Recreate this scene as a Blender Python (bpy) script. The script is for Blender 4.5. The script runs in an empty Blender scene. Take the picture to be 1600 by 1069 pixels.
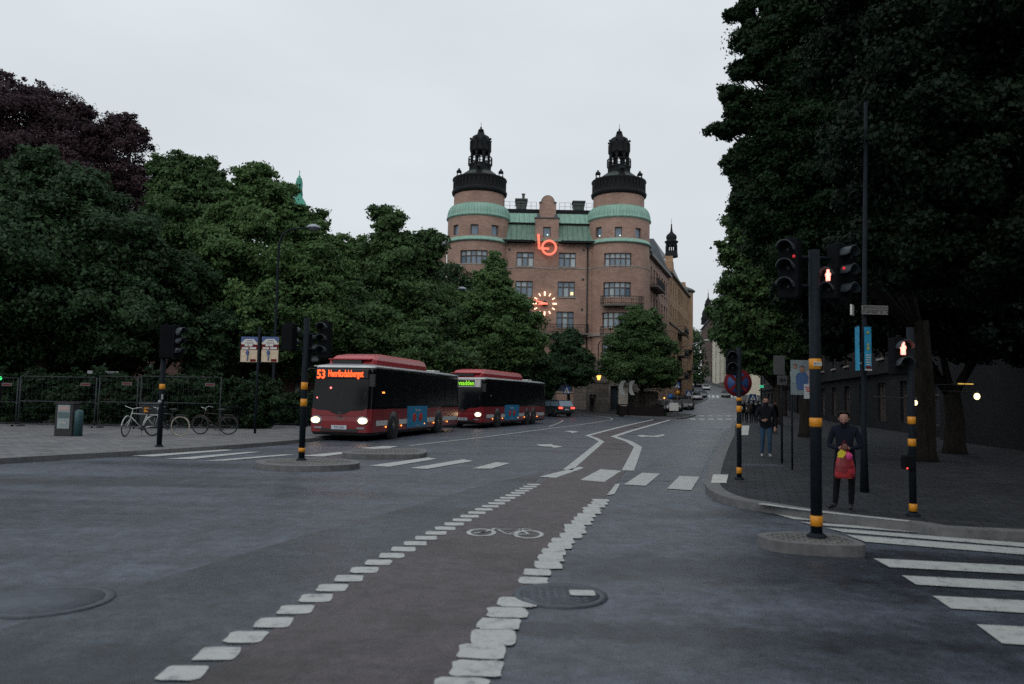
import bpy, bmesh, math, random
import numpy as np
from mathutils import Vector, Matrix
random.seed(7); RNG = np.random.default_rng(7)
SC = bpy.context.scene
COL = SC.collection
R = math.radians

# ------------------------------------------------------------------ camera
F = 1200.0; CX = 800.0; CY = 534.5; HC = 1.75
PITCH = math.atan((622 - 534.5) / F); ROLL = 0.02
_r0 = Vector((1, 0, 0)); _u0 = Vector((0, -math.sin(PITCH), math.cos(PITCH)))
FW = Vector((0, math.cos(PITCH), math.sin(PITCH)))
CR = _r0 * math.cos(ROLL) + _u0 * math.sin(ROLL)
CU = _u0 * math.cos(ROLL) - _r0 * math.sin(ROLL)
cam_d = bpy.data.cameras.new('camera'); cam = bpy.data.objects.new('camera', cam_d); COL.objects.link(cam)
m = Matrix((CR, CU, -FW)).transposed().to_4x4(); m.translation = Vector((0, 0, HC)); cam.matrix_world = m
cam_d.sensor_width = 36.0; cam_d.lens = 36.0 * F / 1600.0
cam_d.clip_start = 0.05; cam_d.clip_end = 6000
cam_d.dof.use_dof = True; cam_d.dof.focus_distance = 60.0; cam_d.dof.aperture_fstop = 1.7
SC.camera = cam

# ------------------------------------------------------------------ sky: overcast dusk
SUN_EL, SUN_ROT = R(38), R(200)
w = bpy.data.worlds.new('World'); SC.world = w; w.use_nodes = True
nt = w.node_tree; nt.nodes.clear(); N = nt.nodes.new; L = nt.links.new
out = N('ShaderNodeOutputWorld'); bg = N('ShaderNodeBackground')
sky = N('ShaderNodeTexSky'); sky.sky_type = 'NISHITA'; sky.sun_disc = False
sky.sun_elevation = SUN_EL; sky.sun_rotation = SUN_ROT; sky.air_density = 1.4; sky.dust_density = 3.0
tc = N('ShaderNodeTexCoord'); sep = N('ShaderNodeSeparateXYZ'); L(tc.outputs['Generated'], sep.inputs[0])
mp = N('ShaderNodeMapping'); mp.inputs['Scale'].default_value = (1, 1, 2.6); L(tc.outputs['Generated'], mp.inputs[0])
no = N('ShaderNodeTexNoise'); no.inputs['Scale'].default_value = 1.7; no.inputs['Detail'].default_value = 5; no.inputs['Roughness'].default_value = .5
L(mp.outputs[0], no.inputs['Vector'])
# cloud deck: even grey, a little brighter towards the zenith (overcast sky), soft mottling
g1 = N('ShaderNodeMapRange'); g1.inputs[1].default_value = -.02; g1.inputs[2].default_value = 1; g1.inputs[3].default_value = 6.9; g1.inputs[4].default_value = 9.6
L(sep.outputs[2], g1.inputs[0])
g2 = N('ShaderNodeMapRange'); g2.inputs[1].default_value = .25; g2.inputs[2].default_value = .75; g2.inputs[3].default_value = .9; g2.inputs[4].default_value = 1.1
L(no.outputs[0], g2.inputs[0])
mu = N('ShaderNodeMath'); mu.operation = 'MULTIPLY'; L(g1.outputs[0], mu.inputs[0]); L(g2.outputs[0], mu.inputs[1])
tint = N('ShaderNodeMixRGB'); tint.blend_type = 'MULTIPLY'; tint.inputs[0].default_value = 1; tint.inputs[2].default_value = (.9, .962, 1.01, 1)
L(mu.outputs[0], tint.inputs[1])
mix = N('ShaderNodeMixRGB'); mix.inputs[0].default_value = .93
L(sky.outputs[0], mix.inputs[1]); L(tint.outputs[0], mix.inputs[2])
L(mix.outputs[0], bg.inputs[0]); bg.inputs[1].default_value = 0.1
L(bg.outputs[0], out.inputs[0])
sd = bpy.data.lights.new('sun', 'SUN'); sd.energy = 0.5; sd.angle = R(30); sd.color = (1, .95, .9)
sun = bpy.data.objects.new('sun', sd); COL.objects.link(sun)
sun.rotation_euler = Vector((math.sin(SUN_ROT) * math.cos(SUN_EL), math.cos(SUN_ROT) * math.cos(SUN_EL), math.sin(SUN_EL))).to_track_quat('Z', 'Y').to_euler()
SC.view_settings.view_transform = 'Standard'; SC.view_settings.look = 'None'
SC.view_settings.exposure = 0.0; SC.view_settings.gamma = 1.0
SC.render.engine = 'CYCLES'
SC.cycles.max_bounces = 6; SC.cycles.diffuse_bounces = 3; SC.cycles.glossy_bounces = 3; SC.cycles.transmission_bounces = 4
SC.cycles.transparent_max_bounces = 8; SC.cycles.sample_clamp_indirect = 1.5; SC.cycles.sample_clamp_direct = 12.0; SC.cycles.caustics_reflective = False; SC.cycles.caustics_refractive = False
SC.cycles.use_denoising = False

# ------------------------------------------------------------------ picture -> world
def ray(px, py):
    return FW + CR * ((px - CX) / F) + CU * ((CY - py) / F)
def D(px, py, Y):
    d = ray(px, py); t = Y / d.y
    return Vector((d.x * t, Y, HC + d.z * t))
def g(Y):
    """terrain height: level crossing, street climbing away"""
    if Y < 70: return 0.0
    if Y < 100: return .02 * (Y - 70)
    if Y < 180: return .6 + .040 * (Y - 100)
    if Y < 300: return 3.8 + .058 * (Y - 180)
    if Y < 420: return 10.8 + .03 * (Y - 300)
    return 14.4
def P(px, py, off=0.0):
    d = ray(px, py)
    Y = 2.0; last = None
    while Y < 600:
        v = HC + d.z * Y / d.y - g(Y) - off
        if v < 0:
            a, b = Y / 1.01 - .05, Y
            for _ in range(40):
                c = (a + b) / 2
                if HC + d.z * c / d.y - g(c) - off < 0: b = c
                else: a = c
            Y = b; return Vector((d.x * Y / d.y, Y, g(Y) + off))
        Y = Y * 1.01 + .05
    Y = 600; return Vector((d.x * Y / d.y, Y, g(Y) + off))

# ------------------------------------------------------------------ materials
MATS = {}
def mat(name, col, rough=.6, metal=0.0, var=.12, scale=3.0, emit=None, es=0.0, spec=.5, bump=0.0, bscale=40, stretch=(1, 1, 1), col2=None, rvar=0.0, coat=0.0):
    if name in MATS: return MATS[name]
    mt = bpy.data.materials.new(name); mt.use_nodes = True; t = mt.node_tree
    b = t.nodes['Principled BSDF']; N = t.nodes.new; L = t.links.new
    b.inputs['Roughness'].default_value = rough; b.inputs['Metallic'].default_value = metal
    b.inputs['Specular IOR Level'].default_value = spec
    if coat: b.inputs['Coat Weight'].default_value = coat; b.inputs['Coat Roughness'].default_value = .15
    tcn = N('ShaderNodeTexCoord'); mpn = N('ShaderNodeMapping'); mpn.inputs['Scale'].default_value = stretch; L(tcn.outputs['Object'], mpn.inputs[0])
    nz = N('ShaderNodeTexNoise'); nz.inputs['Scale'].default_value = scale; nz.inputs['Detail'].default_value = 6; nz.inputs['Roughness'].default_value = .65
    L(mpn.outputs[0], nz.inputs['Vector'])
    c2 = col2 or tuple(min(1, c * (1 + var)) for c in col); c1 = col if col2 else tuple(c * (1 - var) for c in col)
    cr = N('ShaderNodeMixRGB'); cr.inputs[1].default_value = (*c1, 1); cr.inputs[2].default_value = (*c2, 1)
    mr = N('ShaderNodeMapRange'); mr.inputs[1].default_value = .32; mr.inputs[2].default_value = .68; L(nz.outputs[0], mr.inputs[0]); L(mr.outputs[0], cr.inputs[0])
    L(cr.outputs[0], b.inputs['Base Color'])
    if rvar:
        rr = N('ShaderNodeMapRange'); rr.inputs[1].default_value = .3; rr.inputs[2].default_value = .7; rr.inputs[3].default_value = rough - rvar; rr.inputs[4].default_value = rough + rvar
        L(nz.outputs[0], rr.inputs[0]); L(rr.outputs[0], b.inputs['Roughness'])
    if bump:
        n2 = N('ShaderNodeTexNoise'); n2.inputs['Scale'].default_value = bscale; n2.inputs['Detail'].default_value = 3; L(tcn.outputs['Object'], n2.inputs['Vector'])
        bp = N('ShaderNodeBump'); bp.inputs['Strength'].default_value = bump; bp.inputs['Distance'].default_value = .01; L(n2.outputs[0], bp.inputs['Height']); L(bp.outputs[0], b.inputs['Normal'])
    if emit:
        b.inputs['Emission Color'].default_value = (*emit, 1); b.inputs['Emission Strength'].default_value = es
    MATS[name] = mt; return mt

def asphalt(name, base, base2, tintc, rough, wet, seed):
    mt = bpy.data.materials.new(name); mt.use_nodes = True; t = mt.node_tree
    b = t.nodes['Principled BSDF']; N = t.nodes.new; L = t.links.new
    tcn = N('ShaderNodeTexCoord'); off = N('ShaderNodeMapping'); off.inputs['Location'].default_value = (seed, seed * .7, 0); L(tcn.outputs['Object'], off.inputs[0])
    big = N('ShaderNodeTexNoise'); big.inputs['Scale'].default_value = .35; big.inputs['Detail'].default_value = 5; big.inputs['Roughness'].default_value = .6; L(off.outputs[0], big.inputs['Vector'])
    st = N('ShaderNodeMapping'); st.inputs['Scale'].default_value = (.16, 1.5, 1); st.inputs['Rotation'].default_value = (0, 0, R(8)); L(off.outputs[0], st.inputs[0])
    stn = N('ShaderNodeTexNoise'); stn.inputs['Scale'].default_value = .7; stn.inputs['Detail'].default_value = 4; L(st.outputs[0], stn.inputs['Vector'])
    mid = N('ShaderNodeTexNoise'); mid.inputs['Scale'].default_value = 5.5; mid.inputs['Detail'].default_value = 8; mid.inputs['Roughness'].default_value = .75; L(off.outputs[0], mid.inputs['Vector'])
    fine = N('ShaderNodeTexNoise'); fine.inputs['Scale'].default_value = 90; fine.inputs['Detail'].default_value = 3; L(off.outputs[0], fine.inputs['Vector'])
    def rng(n, a, c, lo, hi):
        r = N('ShaderNodeMapRange'); r.inputs[1].default_value = a; r.inputs[2].default_value = c; r.inputs[3].default_value = lo; r.inputs[4].default_value = hi; L(n.outputs[0], r.inputs[0]); return r
    c0 = N('ShaderNodeMixRGB'); c0.inputs[1].default_value = (*base, 1); c0.inputs[2].default_value = (*base2, 1); L(rng(big, .35, .65, 0, 1).outputs[0], c0.inputs[0])
    def mul(col, r):
        m_ = N('ShaderNodeMixRGB'); m_.blend_type = 'MULTIPLY'; m_.inputs[0].default_value = 1; L(col.outputs[0], m_.inputs[1]); L(r.outputs[0], m_.inputs[2]); return m_
    blot = N('ShaderNodeTexNoise'); blot.inputs['Scale'].default_value = 1.9; blot.inputs['Detail'].default_value = 10; blot.inputs['Roughness'].default_value = .72; L(off.outputs[0], blot.inputs['Vector'])
    wv = N('ShaderNodeMixRGB'); wv.inputs[0].default_value = .12; L(off.outputs[0], wv.inputs[1]); L(blot.outputs[1], wv.inputs[2])
    vo = N('ShaderNodeTexVoronoi'); vo.feature = 'DISTANCE_TO_EDGE'; vo.inputs['Scale'].default_value = .42; L(wv.outputs[0], vo.inputs['Vector'])
    c = mul(c0, rng(mid, .38, .62, .66, 1.26)); c = mul(c, rng(fine, .3, .7, .55, 1.45)); c = mul(c, rng(stn, .35, .62, .8, 1.1)); c = mul(c, rng(blot, .4, .58, .74, 1.06)); c = mul(c, rng(vo, .0, .008, .86, 1))
    chip = N('ShaderNodeTexNoise'); chip.inputs['Scale'].default_value = 26; chip.inputs['Detail'].default_value = 2; L(off.outputs[0], chip.inputs['Vector']); c = mul(c, rng(chip, .3, .42, .6, 1))
    # ellipses with soft, broken edges that darken the base colour
    dark_mask = None
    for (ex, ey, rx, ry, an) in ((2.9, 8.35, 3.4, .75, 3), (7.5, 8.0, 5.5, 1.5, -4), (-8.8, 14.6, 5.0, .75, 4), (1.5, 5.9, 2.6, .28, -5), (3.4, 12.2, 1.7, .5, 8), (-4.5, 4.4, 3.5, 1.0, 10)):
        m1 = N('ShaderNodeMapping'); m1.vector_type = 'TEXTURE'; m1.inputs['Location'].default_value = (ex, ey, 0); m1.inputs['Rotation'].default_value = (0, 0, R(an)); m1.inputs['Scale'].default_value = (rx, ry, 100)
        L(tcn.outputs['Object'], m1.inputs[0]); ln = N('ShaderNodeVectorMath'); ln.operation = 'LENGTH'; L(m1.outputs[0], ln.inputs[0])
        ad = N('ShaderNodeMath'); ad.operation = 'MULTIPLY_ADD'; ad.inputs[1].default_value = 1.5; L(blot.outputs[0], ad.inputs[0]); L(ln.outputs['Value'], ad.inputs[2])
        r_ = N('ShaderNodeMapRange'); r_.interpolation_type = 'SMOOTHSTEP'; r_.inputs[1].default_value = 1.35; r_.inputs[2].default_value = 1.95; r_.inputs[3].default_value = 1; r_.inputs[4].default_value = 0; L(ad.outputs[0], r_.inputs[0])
        if dark_mask is None: dark_mask = r_
        else: mxn = N('ShaderNodeMath'); mxn.operation = 'MAXIMUM'; L(dark_mask.outputs[0], mxn.inputs[0]); L(r_.outputs[0], mxn.inputs[1]); dark_mask = mxn
    c = mul(c, rng(dark_mask, 0, 1, 1, .55))
    L(c.outputs[0], b.inputs['Base Color'])
    ra = N('ShaderNodeMath'); ra.operation = 'ADD'; L(rng(big, .36, .6, rough - wet, rough).outputs[0], ra.inputs[0]); L(rng(stn, .38, .6, -wet * .6, .05).outputs[0], ra.inputs[1])
    L(ra.outputs[0], b.inputs['Roughness'])
    bp = N('ShaderNodeBump'); bp.inputs['Strength'].default_value = .35; bp.inputs['Distance'].default_value = .006; L(fine.outputs[0], bp.inputs['Height']); L(bp.outputs[0], b.inputs['Normal'])
    b.inputs['Specular IOR Level'].default_value = .5
    MATS[name] = mt; return mt

def brickmat(name, c1, c2, mortar, scale=1.0, rough=.85, blocks=(.5, .25), soot=.35):
    """brick texture on any wall: coordinates from position, picked by the wall's own normal"""
    mt = bpy.data.materials.new(name); mt.use_nodes = True; t = mt.node_tree
    b = t.nodes['Principled BSDF']; N = t.nodes.new; L = t.links.new
    b.inputs['Roughness'].default_value = rough; b.inputs['Specular IOR Level'].default_value = .25
    ge = N('ShaderNodeNewGeometry'); s = N('ShaderNodeSeparateXYZ'); L(ge.outputs['Position'], s.inputs[0])
    sn = N('ShaderNodeSeparateXYZ'); L(ge.outputs['Normal'], sn.inputs[0])
    ax = N('ShaderNodeMath'); ax.operation = 'ABSOLUTE'; L(sn.outputs[0], ax.inputs[0])
    gt = N('ShaderNodeMath'); gt.operation = 'GREATER_THAN'; gt.inputs[1].default_value = .7; L(ax.outputs[0], gt.inputs[0])
    mx = N('ShaderNodeMix'); mx.data_type = 'FLOAT'; L(gt.outputs[0], mx.inputs[0]); L(s.outputs[0], mx.inputs[2]); L(s.outputs[1], mx.inputs[3])
    cb = N('ShaderNodeCombineXYZ'); L(mx.outputs[0], cb.inputs[0]); L(s.outputs[2], cb.inputs[1])
    br = N('ShaderNodeTexBrick'); br.inputs['Scale'].default_value = scale; br.inputs['Color1'].default_value = (*c1, 1); br.inputs['Color2'].default_value = (*c2, 1)
    br.inputs['Mortar'].default_value = (*mortar, 1); br.inputs['Mortar Size'].default_value = .012; br.inputs['Brick Width'].default_value = blocks[0]; br.inputs['Row Height'].default_value = blocks[1]
    L(cb.outputs[0], br.inputs['Vector'])
    nz = N('ShaderNodeTexNoise'); nz.inputs['Scale'].default_value = .45; nz.inputs['Detail'].default_value = 8; nz.inputs['Roughness'].default_value = .7; L(ge.outputs['Position'], nz.inputs['Vector'])
    mr = N('ShaderNodeMapRange'); mr.inputs[1].default_value = .3; mr.inputs[2].default_value = .7; mr.inputs[3].default_value = 1 - soot; mr.inputs[4].default_value = 1 + soot * .5; L(nz.outputs[0], mr.inputs[0])
    m1 = N('ShaderNodeMixRGB'); m1.blend_type = 'MULTIPLY'; m1.inputs[0].default_value = 1; L(br.outputs[0], m1.inputs[1]); L(mr.outputs[0], m1.inputs[2])
    L(m1.outputs[0], b.inputs['Base Color'])
    bp = N('ShaderNodeBump'); bp.inputs['Strength'].default_value = .4; bp.inputs['Distance'].default_value = .02; L(br.outputs[1], bp.inputs['Height']); bp.invert = True; L(bp.outputs[0], b.inputs['Normal'])
    MATS[name] = mt; return mt

def emis(name, col, s):
    return mat(name, tuple(c * .5 for c in col), .5, emit=col, es=s, var=.02)

# ------------------------------------------------------------------ mesh builder
class MB:
    def __init__(s): s.v = []; s.f = []; s.m = []; s.sm = []
    def add(s, vs, fs, mi=0, smooth=False):
        o = len(s.v); s.v += [tuple(v) for v in vs]
        for f in fs: s.f.append(tuple(i + o for i in f)); s.m.append(mi); s.sm.append(smooth)
        return s
    def box(s, c, d, rz=0, mi=0, taper=1.0):
        c = Vector(c); ca, sa = math.cos(rz), math.sin(rz); vs = []
        for z in (-1, 1):
            k = taper if z > 0 else 1
            for x, y in ((-1, -1), (1, -1), (1, 1), (-1, 1)):
                a, b_ = x * d[0] / 2 * k, y * d[1] / 2 * k
                vs.append((c.x + a * ca - b_ * sa, c.y + a * sa + b_ * ca, c.z + z * d[2] / 2))
        return s.add(vs, [(0, 3, 2, 1), (4, 5, 6, 7), (0, 1, 5, 4), (1, 2, 6, 5), (2, 3, 7, 6), (3, 0, 4, 7)], mi)
    def tube(s, pts, r, n=8, mi=0, smooth=True, closed=False):
        pts = [Vector(p) for p in pts]; k = len(pts); rr = r if isinstance(r, (list, tuple)) else [r] * k
        vs = []; up = None
        for i, p in enumerate(pts):
            if closed: t = (pts[(i + 1) % k] - pts[i - 1])
            else: t = (pts[min(i + 1, k - 1)] - pts[max(i - 1, 0)])
            t.normalize()
            if up is None: up = Vector((0, 0, 1)) if abs(t.z) < .9 else Vector((1, 0, 0))
            a = t.cross(up)
            if a.length < 1e-4: a = t.orthogonal()
            a.normalize(); b_ = a.cross(t).normalized(); up = b_
            for j in range(n):
                q = 2 * math.pi * j / n; vs.append(p + (a * math.cos(q) + b_ * math.sin(q)) * rr[i])
        fs = []
        for i in range(k if closed else k - 1):
            i2 = (i + 1) % k
            for j in range(n): fs.append((i * n + j, i * n + (j + 1) % n, i2 * n + (j + 1) % n, i2 * n + j))
        if not closed: fs += [tuple(range(n))[::-1], tuple((k - 1) * n + j for j in range(n))]
        return s.add(vs, fs, mi, smooth)
    def cyl(s, a, b, r, r2=None, n=16, mi=0, smooth=True):
        return s.tube([a, b], [r, r if r2 is None else r2], n, mi, smooth)
    def lathe(s, prof, c=(0, 0, 0), n=32, mi=0, smooth=True, a0=0, a1=2 * math.pi):
        """prof: (radius, z)"""
        full = abs(a1 - a0 - 2 * math.pi) < 1e-6; cnt = n if full else n + 1; vs = []
        for r, z in prof:
            for j in range(cnt):
                q = a0 + (a1 - a0) * j / n; vs.append((c[0] + r * math.cos(q), c[1] + r * math.sin(q), c[2] + z))
        fs = []
        for i in range(len(prof) - 1):
            for j in range(n if full else cnt - 1):
                j2 = (j + 1) % cnt; fs.append((i * cnt + j, i * cnt + j2, (i + 1) * cnt + j2, (i + 1) * cnt + j))
        return s.add(vs, fs, mi, smooth)
    def ball(s, c, r, n=12, mi=0, sx=1, sy=1, sz=1):
        k = n // 2; vs = []; c = Vector(c)
        for i in range(k + 1):
            a = math.pi * i / k
            for j in range(n):
                q = 2 * math.pi * j / n; vs.append(c + Vector((r * sx * math.sin(a) * math.cos(q), r * sy * math.sin(a) * math.sin(q), r * sz * math.cos(a))))
        fs = [(i * n + j, (i + 1) * n + j, (i + 1) * n + (j + 1) % n, i * n + (j + 1) % n) for i in range(k) for j in range(n)]
        return s.add(vs, fs, mi, True)
    def prism(s, poly, z0, z1, mi=0, mf=None, top_mi=None):
        """poly in 2-D; mf maps (x, y, z) to world"""
        mf = mf or (lambda x, y, z: (x, y, z)); n = len(poly)
        vs = [mf(p[0], p[1], z0) for p in poly] + [mf(p[0], p[1], z1) for p in poly]
        s.add(vs, [tuple(range(n))[::-1]] + [(i, (i + 1) % n, n + (i + 1) % n, n + i) for i in range(n)], mi)
        return s.add(vs[n:], [tuple(range(n))], mi if top_mi is None else top_mi)
    def quad(s, *p, mi=0): return s.add(p, [tuple(range(len(p)))], mi)
    def build(s, name, mats, parent=None, bevel=0.0, loc=None):
        me = bpy.data.meshes.new(name); me.from_pydata(s.v, [], s.f); me.update()
        mats = mats if isinstance(mats, (list, tuple)) else [mats]
        for m_ in mats: me.materials.append(m_)
        me.polygons.foreach_set('material_index', s.m); me.polygons.foreach_set('use_smooth', s.sm)
        bm = bmesh.new(); bm.from_mesh(me); bmesh.ops.recalc_face_normals(bm, faces=bm.faces); bm.to_mesh(me); bm.free()
        o = bpy.data.objects.new(name, me); COL.objects.link(o)
        if parent: o.parent = parent
        if loc: o.location = loc
        if bevel:
            b = o.modifiers.new('bevel', 'BEVEL'); b.width = bevel; b.segments = 2; b.limit_method = 'ANGLE'; b.angle_limit = R(40)
        return o
def thing(name, label, cat, loc=(0, 0, 0), rz=0, group=None):
    o = bpy.data.objects.new(name, None); COL.objects.link(o); o.location = loc; o.rotation_euler = (0, 0, rz)
    o.empty_display_size = .3
    return tag(o, label, cat, group)
def tag(o, label, cat, group=None):
    o['label'] = label; o['category'] = cat
    if group: o['group'] = group
    return o
def struct(o, kind='structure', label=None):
    o['kind'] = kind
    if label: o['label'] = label
    return o
def children(o): return [c for c in bpy.data.objects if c.parent == o]
def copy_tree(o, loc=None, rz=None, label=None):
    c = o.copy(); COL.objects.link(c)
    if loc is not None: c.location = loc
    if rz is not None: c.rotation_euler = (0, 0, rz)
    if label: c['label'] = label
    for ch in children(o):
        d = copy_tree(ch); d.parent = c
    return c
def text(s, size, name, mt, parent, loc, rot, depth=.01, align='CENTER', sx=1.0, bold=0.0):
    cu = bpy.data.curves.new(name, 'FONT'); cu.body = s; cu.size = size; cu.extrude = depth; cu.align_x = align; cu.align_y = 'CENTER'; cu.offset = bold; cu.resolution_u = 2
    o = bpy.data.objects.new(name, cu); COL.objects.link(o)
    dg = bpy.context.evaluated_depsgraph_get(); me = bpy.data.meshes.new_from_object(o.evaluated_get(dg))
    bpy.data.objects.remove(o); me.materials.clear(); me.materials.append(mt)
    o = bpy.data.objects.new(name, me); COL.objects.link(o); o.location = loc; o.rotation_euler = rot; o.scale = (sx, 1, 1)
    if parent: o.parent = parent
    return o
# ================================================================== ground, roads, pavements
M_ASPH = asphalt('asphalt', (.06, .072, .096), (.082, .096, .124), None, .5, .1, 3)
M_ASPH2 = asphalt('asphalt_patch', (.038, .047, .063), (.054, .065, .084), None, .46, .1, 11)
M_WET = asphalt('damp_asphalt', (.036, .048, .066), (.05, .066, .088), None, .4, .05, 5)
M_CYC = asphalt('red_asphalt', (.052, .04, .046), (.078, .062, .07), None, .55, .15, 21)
def paint_mat():
    mt = bpy.data.materials.new('road_paint'); mt.use_nodes = True; t = mt.node_tree; b = t.nodes['Principled BSDF']; N = t.nodes.new; L = t.links.new
    b.inputs['Roughness'].default_value = .6
    tcn = N('ShaderNodeTexCoord'); nz = N('ShaderNodeTexNoise'); nz.inputs['Scale'].default_value = 7; nz.inputs['Detail'].default_value = 9; nz.inputs['Roughness'].default_value = .78; L(tcn.outputs['Object'], nz.inputs['Vector'])
    cr = N('ShaderNodeValToRGB'); cr.color_ramp.elements[0].position = .32; cr.color_ramp.elements[0].color = (.16, .17, .18, 1)
    cr.color_ramp.elements[1].position = .47; cr.color_ramp.elements[1].color = (.4, .415, .41, 1)
    e = cr.color_ramp.elements.new(.7); e.color = (.5, .515, .5, 1)
    L(nz.outputs[0], cr.inputs[0]); L(cr.outputs[0], b.inputs['Base Color']); MATS['road_paint'] = mt; return mt
M_PAINT = paint_mat()
def paver_mat(name, c1, c2, mortar, w_, h_, scale=1, rot=17):
    mt = bpy.data.materials.new(name); mt.use_nodes = True; t = mt.node_tree; b = t.nodes['Principled BSDF']; N = t.nodes.new; L = t.links.new
    b.inputs['Roughness'].default_value = .7; b.inputs['Specular IOR Level'].default_value = .2
    tcn = N('ShaderNodeTexCoord'); mp_ = N('ShaderNodeMapping'); mp_.inputs['Rotation'].default_value = (0, 0, R(rot)); L(tcn.outputs['Object'], mp_.inputs[0])
    br = N('ShaderNodeTexBrick'); br.inputs['Scale'].default_value = scale; br.inputs['Color1'].default_value = (*c1, 1); br.inputs['Color2'].default_value = (*c2, 1); br.inputs['Mortar'].default_value = (*mortar, 1)
    br.inputs['Mortar Size'].default_value = .012; br.inputs['Brick Width'].default_value = w_; br.inputs['Row Height'].default_value = h_; L(mp_.outputs[0], br.inputs['Vector'])
    nz = N('ShaderNodeTexNoise'); nz.inputs['Scale'].default_value = 1.3; nz.inputs['Detail'].default_value = 8; nz.inputs['Roughness'].default_value = .7; L(tcn.outputs['Object'], nz.inputs['Vector'])
    mr = N('ShaderNodeMapRange'); mr.inputs[1].default_value = .3; mr.inputs[2].default_value = .7; mr.inputs[3].default_value = .65; mr.inputs[4].default_value = 1.2; L(nz.outputs[0], mr.inputs[0])
    m1 = N('ShaderNodeMixRGB'); m1.blend_type = 'MULTIPLY'; m1.inputs[0].default_value = 1; L(br.outputs[0], m1.inputs[1]); L(mr.outputs[0], m1.inputs[2]); L(m1.outputs[0], b.inputs['Base Color'])
    bp = N('ShaderNodeBump'); bp.invert = True; bp.inputs['Strength'].default_value = .5; bp.inputs['Distance'].default_value = .01; L(br.outputs[1], bp.inputs['Height']); L(bp.outputs[0], b.inputs['Normal'])
    MATS[name] = mt; return mt
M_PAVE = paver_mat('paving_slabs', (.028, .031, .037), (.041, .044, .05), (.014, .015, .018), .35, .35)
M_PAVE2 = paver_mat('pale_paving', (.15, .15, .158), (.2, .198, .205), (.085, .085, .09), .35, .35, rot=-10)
M_KERB = mat('granite_kerb', (.13, .13, .134), .7, var=.25, scale=6, bump=.3)
M_SOIL = mat('park_soil', (.035, .045, .022), .9, var=.4, scale=1.5, bump=.5)

def sheet(name, poly, off, mt, step=None):
    """a flat sheet draped on the terrain: polygon (world XY) filled, subdivided along Y"""
    bm = bmesh.new(); vs = [bm.verts.new((p[0], p[1], 0)) for p in poly]; f = bm.faces.new(vs)
    bmesh.ops.triangulate(bm, faces=[f])
    ys = [70, 100, 180, 300, 420]
    for y in ys:
        if min(p[1] for p in poly) < y < max(p[1] for p in poly):
            bmesh.ops.bisect_plane(bm, geom=bm.verts[:] + bm.edges[:] + bm.faces[:], plane_co=(0, y, 0), plane_no=(0, 1, 0))
    for v in bm.verts: v.co.z = g(v.co.y) + off
    bmesh.ops.recalc_face_normals(bm, faces=bm.faces)
    for f in bm.faces:
        if f.normal.z < 0: f.normal_flip()
    me = bpy.data.meshes.new(name); bm.to_mesh(me); bm.free(); me.materials.append(mt)
    o = bpy.data.objects.new(name, me); COL.objects.link(o); return o

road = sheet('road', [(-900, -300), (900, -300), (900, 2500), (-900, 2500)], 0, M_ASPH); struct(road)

def pxpoly(pts, off=0): return [P(x, y, off) for x, y in pts]
def smooth_line(pts, n=5):
    """Catmull-Rom through XY points"""
    pts = [Vector((p[0], p[1])) for p in pts]; o = []
    for i in range(len(pts) - 1):
        a, b, c, d = pts[max(i - 1, 0)], pts[i], pts[i + 1], pts[min(i + 2, len(pts) - 1)]
        for k in range(n):
            t = k / n; o.append(.5 * ((2 * b) + (c - a) * t + (2 * a - 5 * b + 4 * c - d) * t * t + (-a + 3 * b - 3 * c + d) * t ** 3))
    o.append(pts[-1]); return o
def offset_line(line, d):
    o = []
    for i, p in enumerate(line):
        t = (line[min(i + 1, len(line) - 1)] - line[max(i - 1, 0)]).normalized(); o.append(p + Vector((-t.y, t.x)) * d)
    return o
def strip(mb, line, d0, d1, z0, z1, mi=0):
    a, b = offset_line(line, d0), offset_line(line, d1)
    for i in range(len(line) - 1):
        q = [a[i], a[i + 1], b[i + 1], b[i]]
        vs = [(p.x, p.y, g(p.y) + z0) for p in q] + [(p.x, p.y, g(p.y) + z1) for p in q]
        mb.add(vs, [(4, 5, 6, 7), (0, 1, 5, 4), (3, 7, 6, 2)] + ([(0, 4, 7, 3)] if i == 0 else []) + ([(1, 2, 6, 5)] if i == len(line) - 2 else []), mi)
def pavement(name, kerb_line, back, mt, side, w_=.28, label=None):
    """raised pavement: granite kerb along kerb_line, paving behind it; side +1: inside lies to the left of the line"""
    inner = offset_line(kerb_line, side * w_)
    top = sheet('pavement', [(p.x, p.y) for p in inner] + back, .125, mt); struct(top)
    mb = MB(); strip(mb, kerb_line, 0, side * (w_ + .01), -.05, .13); k = mb.build('kerb', M_KERB); struct(k)
    return top
# right-hand pavement with its rounded corner and the kerb of the cross street
rk = [P(x, y, .12) for x, y in ((1131, 652), (1143, 664), (1139, 678), (1128, 695), (1113, 722), (1104, 745), (1102, 757), (1112, 768), (1140, 779), (1190, 788), (1290, 803), (1420, 818), (1600, 833))]
far_r = [Vector((26, 88)), Vector((35, 118)), Vector((49, 165)), Vector((56, 200)), Vector((60, 240)), Vector((62, 300))]
RK = smooth_line([(p.x, p.y) for p in far_r[::-1]] + [(p.x, p.y) for p in rk[1:]] + [(14, 9.6), (40, 7.2), (80, 4)], 6)
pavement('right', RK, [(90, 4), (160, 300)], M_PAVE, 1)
# left pavement
lk0 = [P(x, y, .12) for x, y in ((0, 717), (150, 708.5), (283, 701), (400, 693), (478, 686), (600, 672), (700, 660), (800, 650))]
LK = smooth_line([(-26, -14), (-20, -2), (-15.2, 10)] + [(p.x, p.y) for p in lk0] + [(0, 62), (-4, 72), (-20, 78), (-60, 80)], 6)
pavement('left', LK, [(-200, 80), (-200, -14)], M_PAVE2, 1)
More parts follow.
